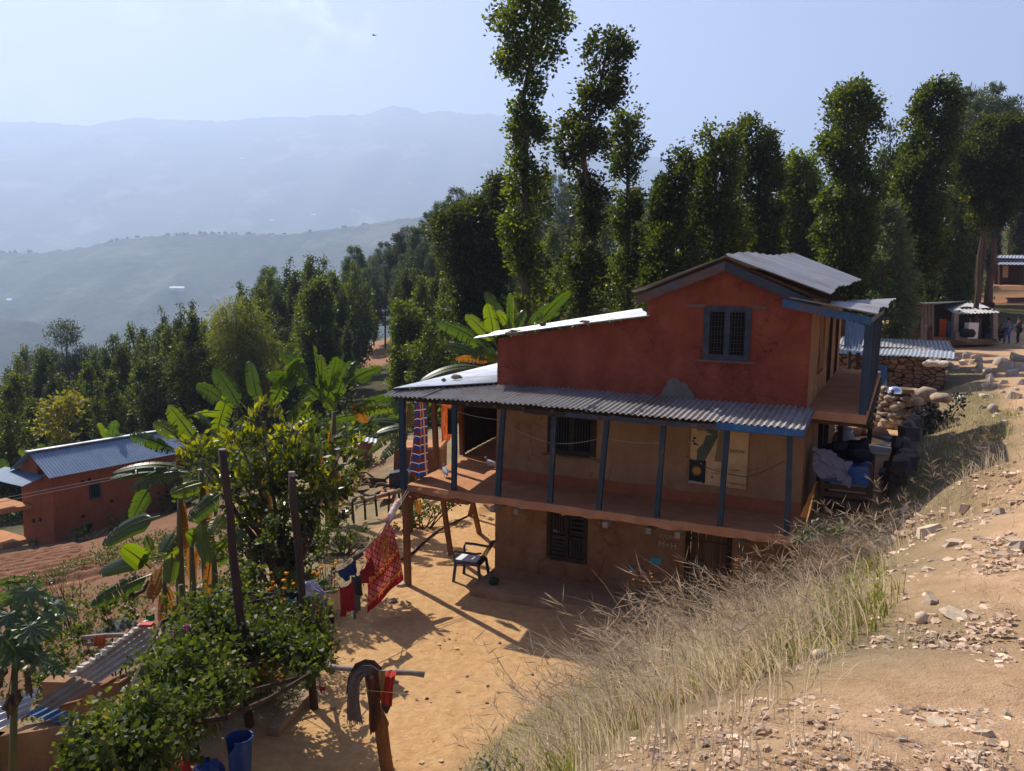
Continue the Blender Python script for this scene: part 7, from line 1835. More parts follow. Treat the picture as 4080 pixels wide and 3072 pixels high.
crumple('white_shirt','crumpled white shirt thrown over the vine at the end of the lines','clothing',[(515,480),(700,440),(885,660),(560,640)],11.3,cloth('white_lavender',(.50,.52,.66)),1,.07,.3)
crumple('shirt_sleeve','pale striped cloth trailing right from the crumpled white shirt','clothing',[(680,560),(790,570),(890,690),(800,720)],11.2,cloth('lavender_grey',(.36,.37,.50)),2,.05)
crumple('navy_trousers','folded dark navy trousers lying on the vine left of the white shirt','clothing',[(400,610),(560,590),(640,720),(440,660)],11.1,cloth('navy_cl',(.025,.045,.085)),3,.05)
hangpx('navy_cloth','dark navy cloth hanging down from the folded trousers','clothing',(500,640),(620,640),(520,810),(580,820),11.05,cloth('navy_cl',(.025,.045,.085)),.05,.03,seed=3.)
crumple('turquoise_cloth','small turquoise folded cloth on the vine','cloth',[(370,680),(470,655),(535,710),(400,700)],10.9,cloth('turquoise',(.10,.33,.36)),4,.03)
crumple('straw_mat','straw coloured mat on the vine below the turquoise cloth','mat',[(350,710),(480,710),(555,740),(400,750)],10.8,cloth('straw_cl',(.34,.25,.13)),5,.03)
# forked drying post with shawls
PB=thing('drying_post','forked rough wooden post with a crooked cross branch standing in the yard','post',(-1.46,9.41,0))
mb=MB();r0=Vector((-1.44,9.40,-.1));rt=ony(1468,2690,9.4)
mb.tube([r0,r0.lerp(rt,.25)+Vector((.01,0,0)),r0.lerp(rt,.5)+Vector((.03,0,0)),r0.lerp(rt,.52)+Vector((.045,-.01,0)),r0.lerp(rt,.75),rt],[.085,.082,.085,.092,.066,.05],12);mb.build('trunk',pmat('orange_brown_bark',(.17,.075,.032),(.30,.15,.07),7.,.95,.8,26.,.015,stretch=(1,1,.25),spec=.1),PB,smooth=True)
mb=MB();cbp=[ony(*zz6(x,y),9.4+dy)for x,y,dy in((640,1015,.12),(700,1028,.08),(780,1035,.03),(880,1048,0),(960,1058,-.02),(1060,1055,-.03),(1150,1058,-.05),(1228,1070,-.07))]
mb.tube(cbp,[.026,.032,.034,.036,.034,.037,.033,.036],9);mb.build('cross_branch',M_WOODG,PB,smooth=True)
mb=MB();mb.tube([ony(*zz6(970,1080),9.35),ony(*zz6(1030,1105),9.28),ony(*zz6(1065,1118),9.22)],[.03,.024,.022],8);mb.build('branch_stub',M_WOODG,PB,smooth=True)
def shawl(name,label,strip,Y,m,fold=.02,seed=0,fringe=False,n=12):
 L_=[(ony(*zz6(a,b),Y+d),ony(*zz6(c,e),Y+d))for a,b,c,e,d in strip]
 def fn(u,v):
  q=v*(len(L_)-1);i=min(int(q),len(L_)-2);t=q-i;t=t*t*(3-2*t)
  a=L_[i][0].lerp(L_[i+1][0],t);b=L_[i][1].lerp(L_[i+1][1],t)
  p=a.lerp(b,u);return p+Vector((0,-1,0))*(fold*math.sin(u*11+seed+v*4)+.6*fold*math.sin(u*23+seed))+Vector((0,0,.3))*fold*math.sin(u*9+seed)
 mb=MB();mb.grid(fn,n,10*(len(L_)-1));
 if fringe:
  rd=random.Random(2)
  for k in range(14):
   a=fn(k/13,1.);mb.tube([a,a+Vector((rd.uniform(-.01,.01),0,-rd.uniform(.03,.06)))],.004,4)
 o=mb.build(name,m,loc=tuple(L_[0][0]),smooth=True);return tag(o,label,'shawl')
M_SH1=pmat('brown_shawl',(.055,.040,.038),(.12,.085,.075),30.,.95,.3,120.,.006,spec=.05);M_SH2=pmat('grey_shawl',(.10,.085,.085),(.18,.15,.145),40.,.95,.3,120.,.006,spec=.05)
M_SH3=pmat('dark_rust_shawl',(.04,.038,.034),(.17,.055,.025),5.,.95,.3,90.,.006,spec=.05)
shawl('brown_shawl','dark brown wool shawl draped in a hump over the cross branch',[(745,1180,800,1220,-.1),(760,1080,830,1120,-.12),(800,1000,870,1060,-.1),(860,975,890,1050,-.02),(920,985,925,1050,.04),(968,1035,940,1075,.08)],9.34,M_SH1,.02,1)
shawl('grey_shawl','grey shawl with a fringed end hanging at the left of the post',[(960,1045,930,1085,-.1),(900,1010,900,1060,-.16),(840,1015,850,1075,-.2),(775,1060,835,1090,-.22),(755,1130,830,1130,-.24),(750,1230,825,1225,-.24),(750,1350,842,1360,-.24)],9.34,M_SH2,.018,2,True)
shawl('dark_shawl','long dark and rust shawl hanging to a point in front of the post',[(845,1075,985,1045,-.12),(865,1090,985,1085,-.16),(880,1150,960,1150,-.18),(885,1250,955,1250,-.18),(885,1350,960,1330,-.18),(895,1440,925,1420,-.18)],9.34,M_SH3,.02,3)
shawl('ochre_scarf','narrow ochre scarf between the dark shawl and the red cloth',[(940,1050,990,1042,-.2),(950,1110,985,1100,-.22),(960,1190,975,1190,-.22)],9.32,cloth('ochre',(.33,.19,.06)),.01,4)
shawl('red_cloth','bright red cloth folded over the right part of the cross branch',[(985,1045,1060,1043,-.08),(970,1090,1050,1080,-.18),(955,1170,1035,1150,-.2),(960,1240,1030,1265,-.2)],9.34,cloth('strong_red',(.42,.045,.03)),.018,5)
shawl('dark_tail','dark pointed cloth end hanging under the red cloth',[(955,1200,1030,1220,-.14),(965,1265,1020,1270,-.14),(985,1310,1000,1312,-.14)],9.34,M_SH1,.012,6)
# bucket, basin, jerrycan, timbers
def lathe(mb,c,prof,n=32,cut=None,tint=.5):
 vs=[Vector(c)+Vector((math.cos(2*PI*k/n)*r,math.sin(2*PI*k/n)*r,z))for r,z in prof for k in range(n)]
 fs=[]
 for i in range(len(prof)-1):
  for k in range(n):
   if cut and cut(k/n,prof[i][1],prof[i+1][1]):continue
   fs.append((i*n+k,i*n+(k+1)%n,(i+1)*n+(k+1)%n,(i+1)*n+k))
 return mb.add(vs,fs,tint)
c=onz(958,3110,0);bk=thing('blue_bucket','tall blue plastic bucket with a broken rim standing in the yard','bucket',(c.x,c.y,0))
M_BPL=pmat('blue_plastic',(.010,.045,.20),(.018,.075,.30),4.,.38,.05,20.,.004,spec=.5)
mb=MB();zs=[i/14*.56 for i in range(15)]
def brk(k,z0,z1):
 a=abs(((k-.63+.5)%1)-.5);return z1>.56-.13*max(0,1-(a/.10)**2)and a<.10
lathe(mb,c,[(.115+.035*z/.56,z)for z in zs],48,brk);lathe(mb,c,[(.108+.035*z/.56,z+.004)for z in zs][::-1],48,lambda k,a,b:brk(k,b,a));mb.add([c+Vector((math.cos(2*PI*k/24)*.115,math.sin(2*PI*k/24)*.115,.006))for k in range(24)],[tuple(range(24))]);mb.build('shell',M_BPL,bk,smooth=True)
mb=MB();P=[c+Vector((math.cos(a)*.155,math.sin(a)*.155,.555))for a in[2*PI*(.74+.80*i/40)for i in range(41)]];mb.tube(P,.012,6);mb.build('rim',M_BPL,bk,smooth=True)
c=onz(693,3082,0);rb=thing('red_basin','bright red plastic basin at the bottom edge, partly out of the picture','basin',(c.x,c.y,0))
mb=MB();lathe(mb,c,[(.0,.185),(.10,.18),(.155,.165),(.175,.13),(.19,.06),(.195,.0),(.21,-.005)],36);mb.build('shell',flat('red_plastic',(.62,.03,.022),.35,.5),rb,smooth=True)
mb=MB();lathe(mb,c,[(.09,.186),(.10,.192),(.11,.186)],36);mb.build('foot_ring',flat('red_plastic',(.62,.03,.022),.35,.5),rb,smooth=True)
c=onz(835,3112,0);jc=thing('jerrycan','blue plastic jerrycan lying between the red basin and the blue bucket','jerrycan',(c.x,c.y,0))
mb=MB();mb.blob((c.x,c.y,.13),.17,4,.08,3,(1.1,.8,.8));mb.build('body',M_BPL,jc,smooth=True)
for dx in(-.1,.06):
 mb=MB();mb.tube([(c.x+dx,c.y-.09,.225),(c.x+dx,c.y,.262),(c.x+dx,c.y+.09,.225)],.022,7);mb.build('rib',M_BPL,jc,smooth=True)
mb=MB();mb.tube([(c.x-.02,c.y,.24),(c.x-.02,c.y,.29)],.03,10);mb.build('cap',flat('dark_blue_cap',(.01,.03,.12),.4),jc)
mb=MB();mb.bar(onz(1085,2918,.06),onz(1222,2768,.06),.17,.12);tag(mb.build('timber',pmat('split_timber',(.20,.13,.075),(.33,.23,.14),6.,.9,.6,40.,.012,stretch=(1,1,1)),loc=tuple(onz(1150,2840,0))),'thick squared timber lying on the yard by the foot of the second pole','timber')
mb=MB();mb.bar(onz(805,2885,.12),onz(945,2805,.14),.12,.05);tag(mb.build('plank',pmat('yellow_plank',(.40,.21,.06),(.52,.30,.10),5.,.7,.3,40.,.01),loc=tuple(onz(870,2850,.1))),'yellow-brown plank lying under the vine behind the short leaning post','plank')
mb=MB();mb.bar(onz(700,2985,.05),onz(800,2905,.06),.10,.05);tag(mb.build('plank',M_WOOD,loc=tuple(onz(750,2945,0))),'dark weathered plank lying in the shade under the vine','plank')
cord('black water hose snaking along the path behind the corner post',[onz(1590,2235,.03),onz(1640,2205,.03),onz(1690,2160,.03),onz(1730,2125,.03),onz(1790,2090,.03),onz(1900,2040,.03)],.028,flat('black_rubber',(.02,.018,.018),.6),'hose','hose')
for(x,y,lab)in((1600,2340,'flat stone set at the foot of the corner verandah post'),(1815,2215,'flat stone at the foot of the second wing post'),(1560,2400,'reddish flat stone at the garden edge beneath the saree')):
 stone(lab,x,y,55,.25,M_STONE,x,None)
SF=thing('stick_fence','low rack of grey sticks on short posts behind the garden','fence',tuple(onz(1600,2020,0)))
rd=random.Random(14)
for k in range(7):
 a=onz(1400+rd.uniform(-10,20),2085+rd.uniform(-20,12),0)+Vector((0,0,.45+.05*rd.random()));b=onz(1745+rd.uniform(-20,10),1985+rd.uniform(-12,12),0)+Vector((0,0,.45+.05*rd.random()))
 mb=MB();mb.tube([a,a.lerp(b,.4)+Vector((0,0,rd.uniform(-.04,.05))),b],[.03,.028,.018],6);mb.build('stick',M_WOODG,SF)
for k in range(8):
 p=onz(1410+k*46,2085-k*14,0);mb=MB();mb.tube([p,p+Vector((rd.uniform(-.05,.05),0,.55))],.03,6);mb.build('post',M_POLE,SF)
FWL=thing('firewood_pile','dark heap of twisted firewood and roots behind the glossy bush','firewood',tuple(onz(1460,1955,-.1)))
c0=onz(1450,1958,-.1)
for k in range(34):
 a=c0+Vector((rd.uniform(-.9,.9),rd.uniform(-.5,.5),rd.uniform(.02,.42)));d=Vector((rd.uniform(-1,1),rd.uniform(-1,1),rd.uniform(-.15,.2))).normalized()*rd.uniform(.35,.8)
 mb=MB();mb.tube([a,a+d*.5+Vector((0,0,rd.uniform(-.04,.08))),a+d],[.035,.04,.02],6);mb.build('log',M_DKWOOD if k%3 else M_WOOD,FWL)
c1=onz(1600,1985,0);BX=thing('mud_store','brown mud block with a sunlit top at the back of the garden','mud bench',tuple(c1))
a,b=ony(1572,1785,24.5),ony(1665,1780,24.5)
mb=MB();zt=a.z;mb.hexa([(a.x,24.2,-.1),(b.x+.7,24.4,-.1),(b.x+.8,25.6,-.1),(a.x+.1,25.4,-.1),(a.x+.02,24.25,zt),(b.x+.7,24.4,zt),(b.x+.8,25.6,zt+.02),(a.x+.1,25.4,zt)]);mb.build('block',M_LOW,BX)
mb=MB();mb.hexa([(a.x-.05,24.15,zt),(b.x+.75,24.35,zt),(b.x+.85,25.65,zt+.02),(a.x+.05,25.45,zt),(a.x,24.2,zt+.07),(b.x+.7,24.4,zt+.07),(b.x+.8,25.6,zt+.09),(a.x+.1,25.4,zt+.07)]);mb.build('top_slab',M_MUDFLOOR,BX)
a,b=ony(1550,1885,23.6),ony(1680,1880,23.6)
tag(MB().hexa([(a.x,23.5,-.1),(b.x,23.7,-.1),(b.x,24.1,-.1),(a.x,23.9,-.1),(a.x+.02,23.5,a.z),(b.x,23.7,b.z+.1),(b.x,24.1,b.z+.1),(a.x,23.9,a.z)]).build('tin_box',pmat('navy_tin',(.018,.03,.06),(.03,.05,.09),4.,.5,.1,30.,.01),loc=(a.x,23.5,0)),'dark blue tin box standing in front of the mud block','box')
p=onz(1520,1930,0);mb=MB();lathe(mb,p,[(.02,.0),(.11,.01),(.15,.08),(.14,.13),(.155,.15)],20);tag(mb.build('black_pot',flat('soot',(.012,.012,.012),.7),loc=tuple(p),smooth=True),'sooty black cooking pot on the ground beside the mud block','pot')
p=onz(1545,1955,0);mb=MB();lathe(mb,p,[(.02,.0),(.10,.01),(.13,.06),(.135,.09)],20);tag(mb.build('black_pan',flat('soot',(.012,.012,.012),.7),loc=tuple(p),smooth=True),'small dark pan right below the black cooking pot','pan')
tag(MB().hexa([tuple(onz(1500,1990,.02)),tuple(onz(1560,1985,.02)),tuple(onz(1600,1870,.02)),tuple(onz(1560,1885,.02)),tuple(onz(1500,1990,.07)),tuple(onz(1560,1985,.07)),tuple(onz(1600,1870,.07)),tuple(onz(1560,1885,.07))]).build('garden_ledge',M_MUDFLOOR),kind='structure')
BR_=thing('blue_roof','patch of pale blue tin roof glimpsed between the banana leaves','roof',tuple(ony(1470,1745,30)))
mb=MB();corr(mb,ony(1420,1735,31),ony(1500,1748,31),ony(1500,1765,29.5),ony(1410,1752,29.5),.16,.02,nlen=2,ppw=5);mb.build('sheet',M_TINB,BR_)
mb=MB();q=ony(1455,1760,30.4);mb.box((q.x,30.4,(q.z+terr(q.x,30.4))/2-.1),.5,.4,q.z-terr(q.x,30.4));mb.build('wall',M_LOW,BR_)
cord('upper of two thin wires crossing in front of the small red house',[ony(-20,1991,20),ony(450,1900,19),ony(660,1860,17.5)],.008,flat('pale_wire',(.22,.19,.17),.6),'wire','wire')
cord('lower of two thin wires crossing in front of the small red house',[ony(-20,2004,20),ony(450,1911,19),ony(660,1870,17.5)],.008,flat('pale_wire',(.22,.19,.17),.6),'wire','wire')
stone('pale grey rounded stone lying at the foot of the banana stems',735,2380,60,.5,None,4,None,1,'blob')
stone('whitish stone among dry leaves beside the tallest pole',810,2345,45,.5,None,5,None,1,'blob')
st=thing('forked_stump','dark forked dead stump on the red earth behind the shed','stump',tuple(onz(525,2410,-1.6)))
q=onz(525,2410,-1.6);mb=MB();mb.tube([q,q+Vector((0,0,.4)),q+Vector((.02,0,.55))],[.07,.06,.05],7);mb.tube([q+Vector((0,0,.2)),q+Vector((.3,0,.35)),q+Vector((.42,0,.6))],[.05,.04,.03],7);mb.build('wood',M_DKWOOD,st)
# terrace on the right of the house
def z6r(x,y):return(3600+.3002*x,950+.3002*y)
def z6b(x,y):return(3300+.5101*x,950+.5101*y)
def zc(x,y):return(3000+.4882*x,1400+.4882*y)
SPL=thing('stone_stack','round dry-stone stack of flat river stones in the sun on the terrace','stone stack',tuple(onz(3600,1700,2.03)))
rd=random.Random(21);cS=onz(3595,1712,2.03)+Vector((.35,.9,0))
cnt=0
for row in range(7):
 zr_=2.03+.09+row*.165
 R1=.98-.03*row
 nst=11
 for k in range(nst):
  a=-2.75+2.6*(k+.5*(row%2))/nst+rd.uniform(-.05,.05)
  p=cS+Vector((math.cos(a)*R1,math.sin(a)*R1,0));p.z=zr_+rd.uniform(-.055,.055)
  mb=MB();w_=rd.uniform(.22,.5)*(1.25 if row==0 else 1);mb.blob(p,w_*.5,rd.randrange(999),.5,2,(rd.uniform(.75,1.0),.75,rd.uniform(.4,.7)if row else .7),a+PI/2+rd.uniform(-.9,.9),rd.random())
  mb.build('stone',M_STONE,SPL,smooth=True);cnt+=1
mb=MB();lathe(mb,(cS.x,cS.y,2.03),[(.0,0),(.85,0),(.8,1.08),(.0,1.1)],18);mb.build('rubble_core',M_STONED,SPL)
def topst(label,px,py,wd,sq,seed,m=None,name='stone',cat='stone',zz=3.18):
 p=onz(px,py,zz);mb=MB();mb.blob(p,wd*.5,seed,.3,2,sq,seed,.6);tag(mb.build(name,m or M_STONE,loc=tuple(p),smooth=True),label,cat)
topst('large rounded boulder on top of the stone stack',3690,1570,.55,(1,.8,.85),3)
topst('pale brown oblong boulder on the right end of the stone stack',3750,1585,.62,(1,.7,.5),5)
topst('grey stone leaning on top of the stone stack in the middle',3655,1568,.40,(1,.7,.7),8)
topst('small round stone resting on the front of the stone stack',3653,1600,.32,(1,.9,.8),9)
stone('big round stone at the foot of the stone stack on its right',3622,1700,52,.75,M_STONE,3,None,1,'blob')
stone('big rough stone at the foot of the stone stack on its left',3570,1692,48,.75,M_STONE,4,None,1,'blob')
p=onz(3617,1560,3.2);mb=MB();lathe(mb,p,[(.0,0),(.22,.01),(.30,.06),(.31,.08),(.29,.07),(.2,.03),(.0,.02)],28);tag(mb.build('winnowing_tray',pmat('woven_bamboo',(.16,.10,.055),(.28,.19,.11),30.,.85,.4,80.,.01),loc=tuple(p)),'round shallow woven tray lying on top of the stone stack','tray')
p=onz(3563,1566,3.2);mb=MB();lathe(mb,p,[(.21,.0),(.205,.07),(.16,.15),(.08,.19),(.0,.20)],28);tag(mb.build('metal_bowl',flat('polished_steel',(.75,.77,.8),.16,.5,1.),loc=tuple(p),smooth=True),'shiny steel bowl turned upside down on the stone stack','bowl')
px_cloud('weed','small green tuft at the left foot of the stone stack','weed',None,24.3,3525,[(3520,1680,26,0),(3540,1672,18,0),(3532,1690,18,0)],51,LM_BUSH,.07,500.,8,.35,.2,0,.9,.01,-.2,.6,.1,5)
g=onz(3500,1735,2.1);mb=MB();v=[onz(*zc(*q),2.12)for q in((965,672),(1010,655),(1155,690),(1120,716))];mb.add(v+[q-Vector((0,0,.07))for q in v],[(3,2,1,0)[::-1],(0,1,5,4),(1,2,6,5),(2,3,7,6),(3,0,4,7)])
tag(mb.build('slate_slab',pmat('slate',(.07,.068,.07),(.12,.115,.115),6.,.8,.4,30.,.01),loc=tuple(g)),'dark flat slate slab lying on the terrace in front of the stone stack','slab')
mb=MB();v=[onz(*zc(*q),2.034)for q in((800,800),(1330,690),(1330,870),(1000,860),(800,870))]
PAV=mb.add(v,[(0,1,2,3,4)]).build('paving',pmat('stone_paving',(.15,.14,.145),(.24,.225,.22),2.2,.75,.4,14.,.03));tag(PAV,kind='structure')
mb=MB();e=onz(*zc(870,690),2.03)
for k in range(7):mb.blob(e+Vector((rd.uniform(-.5,.7),rd.uniform(-.2,.5),.1)),rd.uniform(.2,.36),k,.4,2,(1,.8,.6),k)
tag(mb.build('earth_mound',M_MUDFLOOR,loc=tuple(e),smooth=True),'low sunlit earth mound at the terrace edge by the porch posts','mound')
CB=onz(*zc(560,1300),2.03);CB.x+=.1
cx_=thing('wooden_crate','slatted wooden crate standing in the shade beside the mud wall','crate',tuple(CB))
c0=W(6.62,.95,2.03)
def CW(a,b,z):return c0+E1*a+E2*b+Vector((0,0,z))
for z in(.22,.36,.50,.62):
 for(p,q)in((CW(-.36,-.5,z),CW(.42,-.5,z)),(CW(.42,-.5,z),CW(.42,.6,z)),(CW(-.36,-.5,z),CW(-.36,.6,z))):
  mb=MB();mb.bar(p,q,.02,.085);mb.build('slat',M_WOOD,cx_)
for a,b in((-.36,-.5),(.42,-.5),(.42,.6),(-.36,.6)):
 mb=MB();mb.bar(CW(a,b,0),CW(a,b,.95 if b>0 or a>0 else .7),.07,.07);mb.build('corner_post',M_WOOD,cx_)
mb=MB();mb.box(CW(.03,.05,.16),.76,1.08,.03,tuple(E1),tuple(E2));mb.build('base_board',M_DKWOOD,cx_)
mb=MB();mb.grid(lambda u,v:CW(-.34+.76*u,-.53-.015*math.sin(9*u),.88-.30*v+.015*math.sin(13*u)),10,5);mb.grid(lambda u,v:CW(-.34+.76*(1-u),-.535+.7*v,.885+.02*math.sin(9*u+5*v)),10,8)
tag(mb.build('blue_tarp',pmat('tarp_blue',(.02,.09,.26),(.035,.13,.36),5.,.5,.2,20.,.01),loc=tuple(CW(0,-.5,.8))),'bright blue tarp draped over the slatted wooden crate','tarp')
mb=MB()
for k in range(9):mb.blob(CW(rd.uniform(-.3,.35),rd.uniform(-.1,.5),.95+rd.uniform(-.02,.2)),rd.uniform(.16,.26),k,.5,3,(1,.9,.6),k)
tag(mb.build('dark_blankets',cloth('black_blanket',(.03,.03,.038)),loc=tuple(CW(0,.2,.9)),smooth=True),'heap of dark blankets lying on the wooden crate','blankets')
def crf(u,v):
 k=mnoise.noise(Vector((u*3.5,v*3.5,2)))+.5*mnoise.noise(Vector((u*9,v*9,1)))
 return CW(-.52+.62*u+.06*k,-.56-.1*v+.07*k,1.22-.28*u-.42*v**1.5+.09*k)
mb=MB();mb.grid(crf,24,20);tag(mb.build('grey_sheet_cloth',cloth('grey_lilac',(.30,.28,.34)),loc=tuple(CW(-.3,-.5,1.1)),smooth=True),'crumpled lilac grey sheet spilling over the corner of the crate','sheet')
mc=W(6.35,5.5,2.03);mkt=thing('milk_can','dull metal can standing on the terrace against the side wall','can',tuple(mc))
mb=MB();lathe(mb,mc,[(.24,.0),(.26,.05),(.26,.55),(.2,.68),(.15,.72),(.15,.78)],20);mb.build('body',M_TINRUST,mkt,smooth=True)
mb=MB();lathe(mb,mc,[(.17,.77),(.18,.82),(.0,.86)],20);mb.build('lid',M_TINRUST,mkt,smooth=True)
p=onz(*zc(700,690),2.03);mb=MB();lathe(mb,p,[(.05,.0),(.3,.02),(.36,.14),(.37,.16),(.34,.14),(.28,.05),(0,.04)],24);tag(mb.build('metal_basin',M_TINB,loc=tuple(p),smooth=True),'shallow grey metal basin behind the milk can under the porch','basin')
mb=MB();mb.tube([onz(*zc(640,635),2.3),onz(*zc(770,632),2.3)],.05,8);tag(mb.build('pale_pipe',flat('pale_pipe',(.5,.5,.48),.5),loc=tuple(onz(*zc(640,635),2.3))),'short pale pipe lying behind the porch posts','pipe')
patch_cloth('curtain','tan curtain hanging in the near opening of the upper side wall','curtain',W(5.95,1.78,5.54),W(5.95,2.97,5.54),(0,0,-1.12),M_ORC2 if False else pmat('tan_curtain',(.20,.10,.045),(.30,.165,.08),7.,.9,.3,60.,.01),16,10,.03)
RW=thing('retaining_wall','shaded dry-stone retaining wall along the right side of the terrace','stone wall',(11.3,21.6,2.03))
M_SWALL,_nt,_b=_new('stone_wall')
def stone_wall_mat(m,c1,c2,joint,sc):
 nt=m.node_tree;N,L=nt.nodes.new,nt.links.new;b=nt.nodes["Principled BSDF"]
 tc=N("ShaderNodeTexCoord");mp=N("ShaderNodeMapping");mp.inputs["Scale"].default_value=(1,1,1.9);L(tc.outputs["Object"],mp.inputs[0])
 v=N("ShaderNodeTexVoronoi");v.inputs["Scale"].default_value=sc;v.inputs["Randomness"].default_value=.8;L(mp.outputs[0],v.inputs["Vector"])
 e=N("ShaderNodeTexVoronoi");e.feature='DISTANCE_TO_EDGE';e.inputs["Scale"].default_value=sc;e.inputs["Randomness"].default_value=.8;L(mp.outputs[0],e.inputs["Vector"])
 r=N("ShaderNodeValToRGB");r.color_ramp.elements[0].color=c4(c1);r.color_ramp.elements[1].color=c4(c2)
 s=N("ShaderNodeSeparateColor");L(v.outputs["Color"],s.inputs[0]);L(s.outputs[0],r.inputs[0])
 k=N("ShaderNodeValToRGB");k.color_ramp.elements[0].position=.02;k.color_ramp.elements[1].position=.09;L(e.outputs["Distance"],k.inputs[0])
 mx=N("ShaderNodeMixRGB");mx.inputs[1].default_value=c4(joint);L(k.outputs[0],mx.inputs[0]);L(r.outputs[0],mx.inputs[2]);L(mx.outputs[0],b.inputs["Base Color"])
 bp=N("ShaderNodeBump");bp.inputs["Strength"].default_value=.9;bp.inputs["Distance"].default_value=.06;L(k.outputs[0],bp.inputs["Height"]);L(bp.outputs[0],b.inputs["Normal"]);b.inputs["Roughness"].default_value=.95;b.inputs["Specular IOR Level"].default_value=.1
stone_wall_mat(M_SWALL,(.20,.10,.055),(.36,.22,.13),(.05,.03,.02),3.0)
rd=random.Random(31)
line=[(7.05,14.8),(8.45,17.7),(10.3,20.9),(11.8,23.2),(12.6,24.6)]
def lpt(t):
 q=t*(len(line)-1);i=min(int(q),len(line)-2);f=q-i
 return Vector((line[i][0]*(1-f)+line[i+1][0]*f,line[i][1]*(1-f)+line[i+1][1]*f,0))
for row in range(4):
 for k in range(24):
  t=(k+rd.uniform(0,.6))/24.5
  p=lpt(t);zz=2.03+.12+row*.22+rd.uniform(-.03,.03)
  if zz>terr(p.x+.9,p.y-.35)+.25:continue
  w_=rd.uniform(.3,.62);mb=MB();mb.chip((p.x+.06*row+rd.uniform(-.09,.09),p.y-.02*row+rd.uniform(-.08,.08),zz),w_,w_*.8,rd.uniform(.2,.34),rd,rd.random());mb.build('stone',M_STONED,RW)  # dark stone colour holds the shade that lies on this wall
px_cloud('dark_shrub','dark weedy growth hanging over the retaining wall beside the stone stack','shrub',None,21.5,3760,[(3700,1640,55,0),(3760,1690,50,-.3),(3820,1610,40,.6),(3690,1730,45,-.6),(3780,1760,45,-1.2)],61,leafmat('dusky_leaf',(.012,.016,.010),(.035,.04,.024),None,.15,(1.5,1.5,.8)),.10,150.,8,.3,0,0,.9,.02,-.1)
rsl=np.random.RandomState(8)
XY=scatter([(-3.0,9.6),(-1.6,7.2),(-.5,9.4),(.9,11.6),(2.6,12.0),(.5,13.5),(-1.8,13.5),(-3.2,12)],120,rsl,lambda X,Y:.15+.85*(clump(X,Y,.8,4.,.0,.3)))
mb=MB();rd=random.Random(2)
for x,y in XY:
 a=rd.uniform(0,6.28);l=rd.uniform(.04,.2)
 if rd.random()<.6:mb.tube([(x,y,.012),(x+math.cos(a)*l*.5,y+math.sin(a)*l*.5,.02),(x+math.cos(a)*l,y+math.sin(a)*l,.012)],.0025,3,True,rd.random())
 else:l*=.35;mb.add([(x,y,.012),(x+math.cos(a)*l,y+math.sin(a)*l,.022),(x+math.cos(a+.8)*l*1.3,y+math.sin(a+.8)*l*1.3,.014),(x+math.cos(a+1.6)*l,y+math.sin(a+1.6)*l,.02)],[(0,1,2,3)],rd.random())
tag(mb.build('yard_litter',pmat('dry_litter',(.30,.20,.10),(.48,.36,.20),9.,.95,0,tintamt=.5)),kind='stuff')
# stone hut with a tin roof
fr=onz(3761,1562,2.03);dep=E2*4.2
HT=thing('stone_hut','low stone hut with a flat tin roof beyond the terrace','hut',tuple(fr))
fl_=fr-E1*6.2
h0=1.34
mb=MB()
wall_sheet(mb,lambda u,z:fl_+E1*u+Vector((0,0,z)),6.2,-.1,h0,[(3.15,4.05,-.05,.95)],nrm=-E2,step=.3,amp=.05,depth=.3)
wall_sheet(mb,lambda u,z:fr+E2*u+Vector((0,0,z)),4.2,-.1,h0,[],nrm=E1,step=.3,amp=.05)
mb.build('wall',M_SWALL,HT)
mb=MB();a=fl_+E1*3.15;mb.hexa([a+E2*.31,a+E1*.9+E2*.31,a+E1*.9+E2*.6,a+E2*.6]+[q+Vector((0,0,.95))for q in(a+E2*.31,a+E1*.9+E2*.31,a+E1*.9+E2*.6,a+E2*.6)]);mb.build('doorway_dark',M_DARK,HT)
up=Vector((0,0,1))
mb=MB();corr(mb,fl_-E2*.4+up*(h0+.12)-E1*.4,fr-E2*.4+up*(h0+.06)+E1*.25,fr+E2*2.0+up*(h0+.26)+E1*.4,fl_+E2*2.0+up*(h0+.3)-E1*.4,.16,.02,nlen=3,ppw=5,sag=lambda u,v:.03*math.sin(9*u));mb.build('roof_sheet',M_TINB,HT)
mb=MB();corr(mb,fl_+E2*1.9+up*(h0+.33)-E1*.4,fr+E2*1.9+up*(h0+.31)+E1*.35,fr+E2*4.6+up*(h0+.55)+E1*.3,fl_+E2*4.6+up*(h0+.58)-E1*.4,.16,.02,nlen=3,ppw=5);mb.build('roof_sheet',M_TIN,HT)
def hutst(label,px,py,zz,wd,seed):
 p=onz(px,py,zz);mb=MB();mb.blob(p,wd*.5,seed,.4,2,(1,.7,.45),seed,.7);tag(mb.build('roof_stone',pmat('pale_rubble',(.42,.35,.27),(.58,.50,.40),5.,.95,.4,25.,.02,spec=.12,tintamt=.25),loc=tuple(p)),label,'stone','stones on the hut roof')
for k,(x,y)in enumerate(((3722,1442),(3740,1446),(3756,1450),(3710,1448),(3735,1405),(3722,1402))):hutst('one of the pale stones weighing down the right end of the hut roof',x,y,3.52,.55,k)
mb=MB();q0=fl_+E1*3.1-E2*.12
mb.grid(lambda u,v:q0+E1*(.92*u+.1*(u-.5)*v)+up*(1.0-1.0*v)-E2*(.12*v+.05*math.sin(9*u+2*v)),12,10)
tag(mb.build('blue_sack_curtain',pmat('blue_white_sack',(.03,.09,.20),(.06,.16,.30),2.2,.6,.2,20.,.01,c3=(.35,.38,.40),s3=1.6,t3=(.55,.62)),loc=tuple(q0),smooth=True),'blue and white plastic sheet hung across the doorway of the stone hut','sheet')
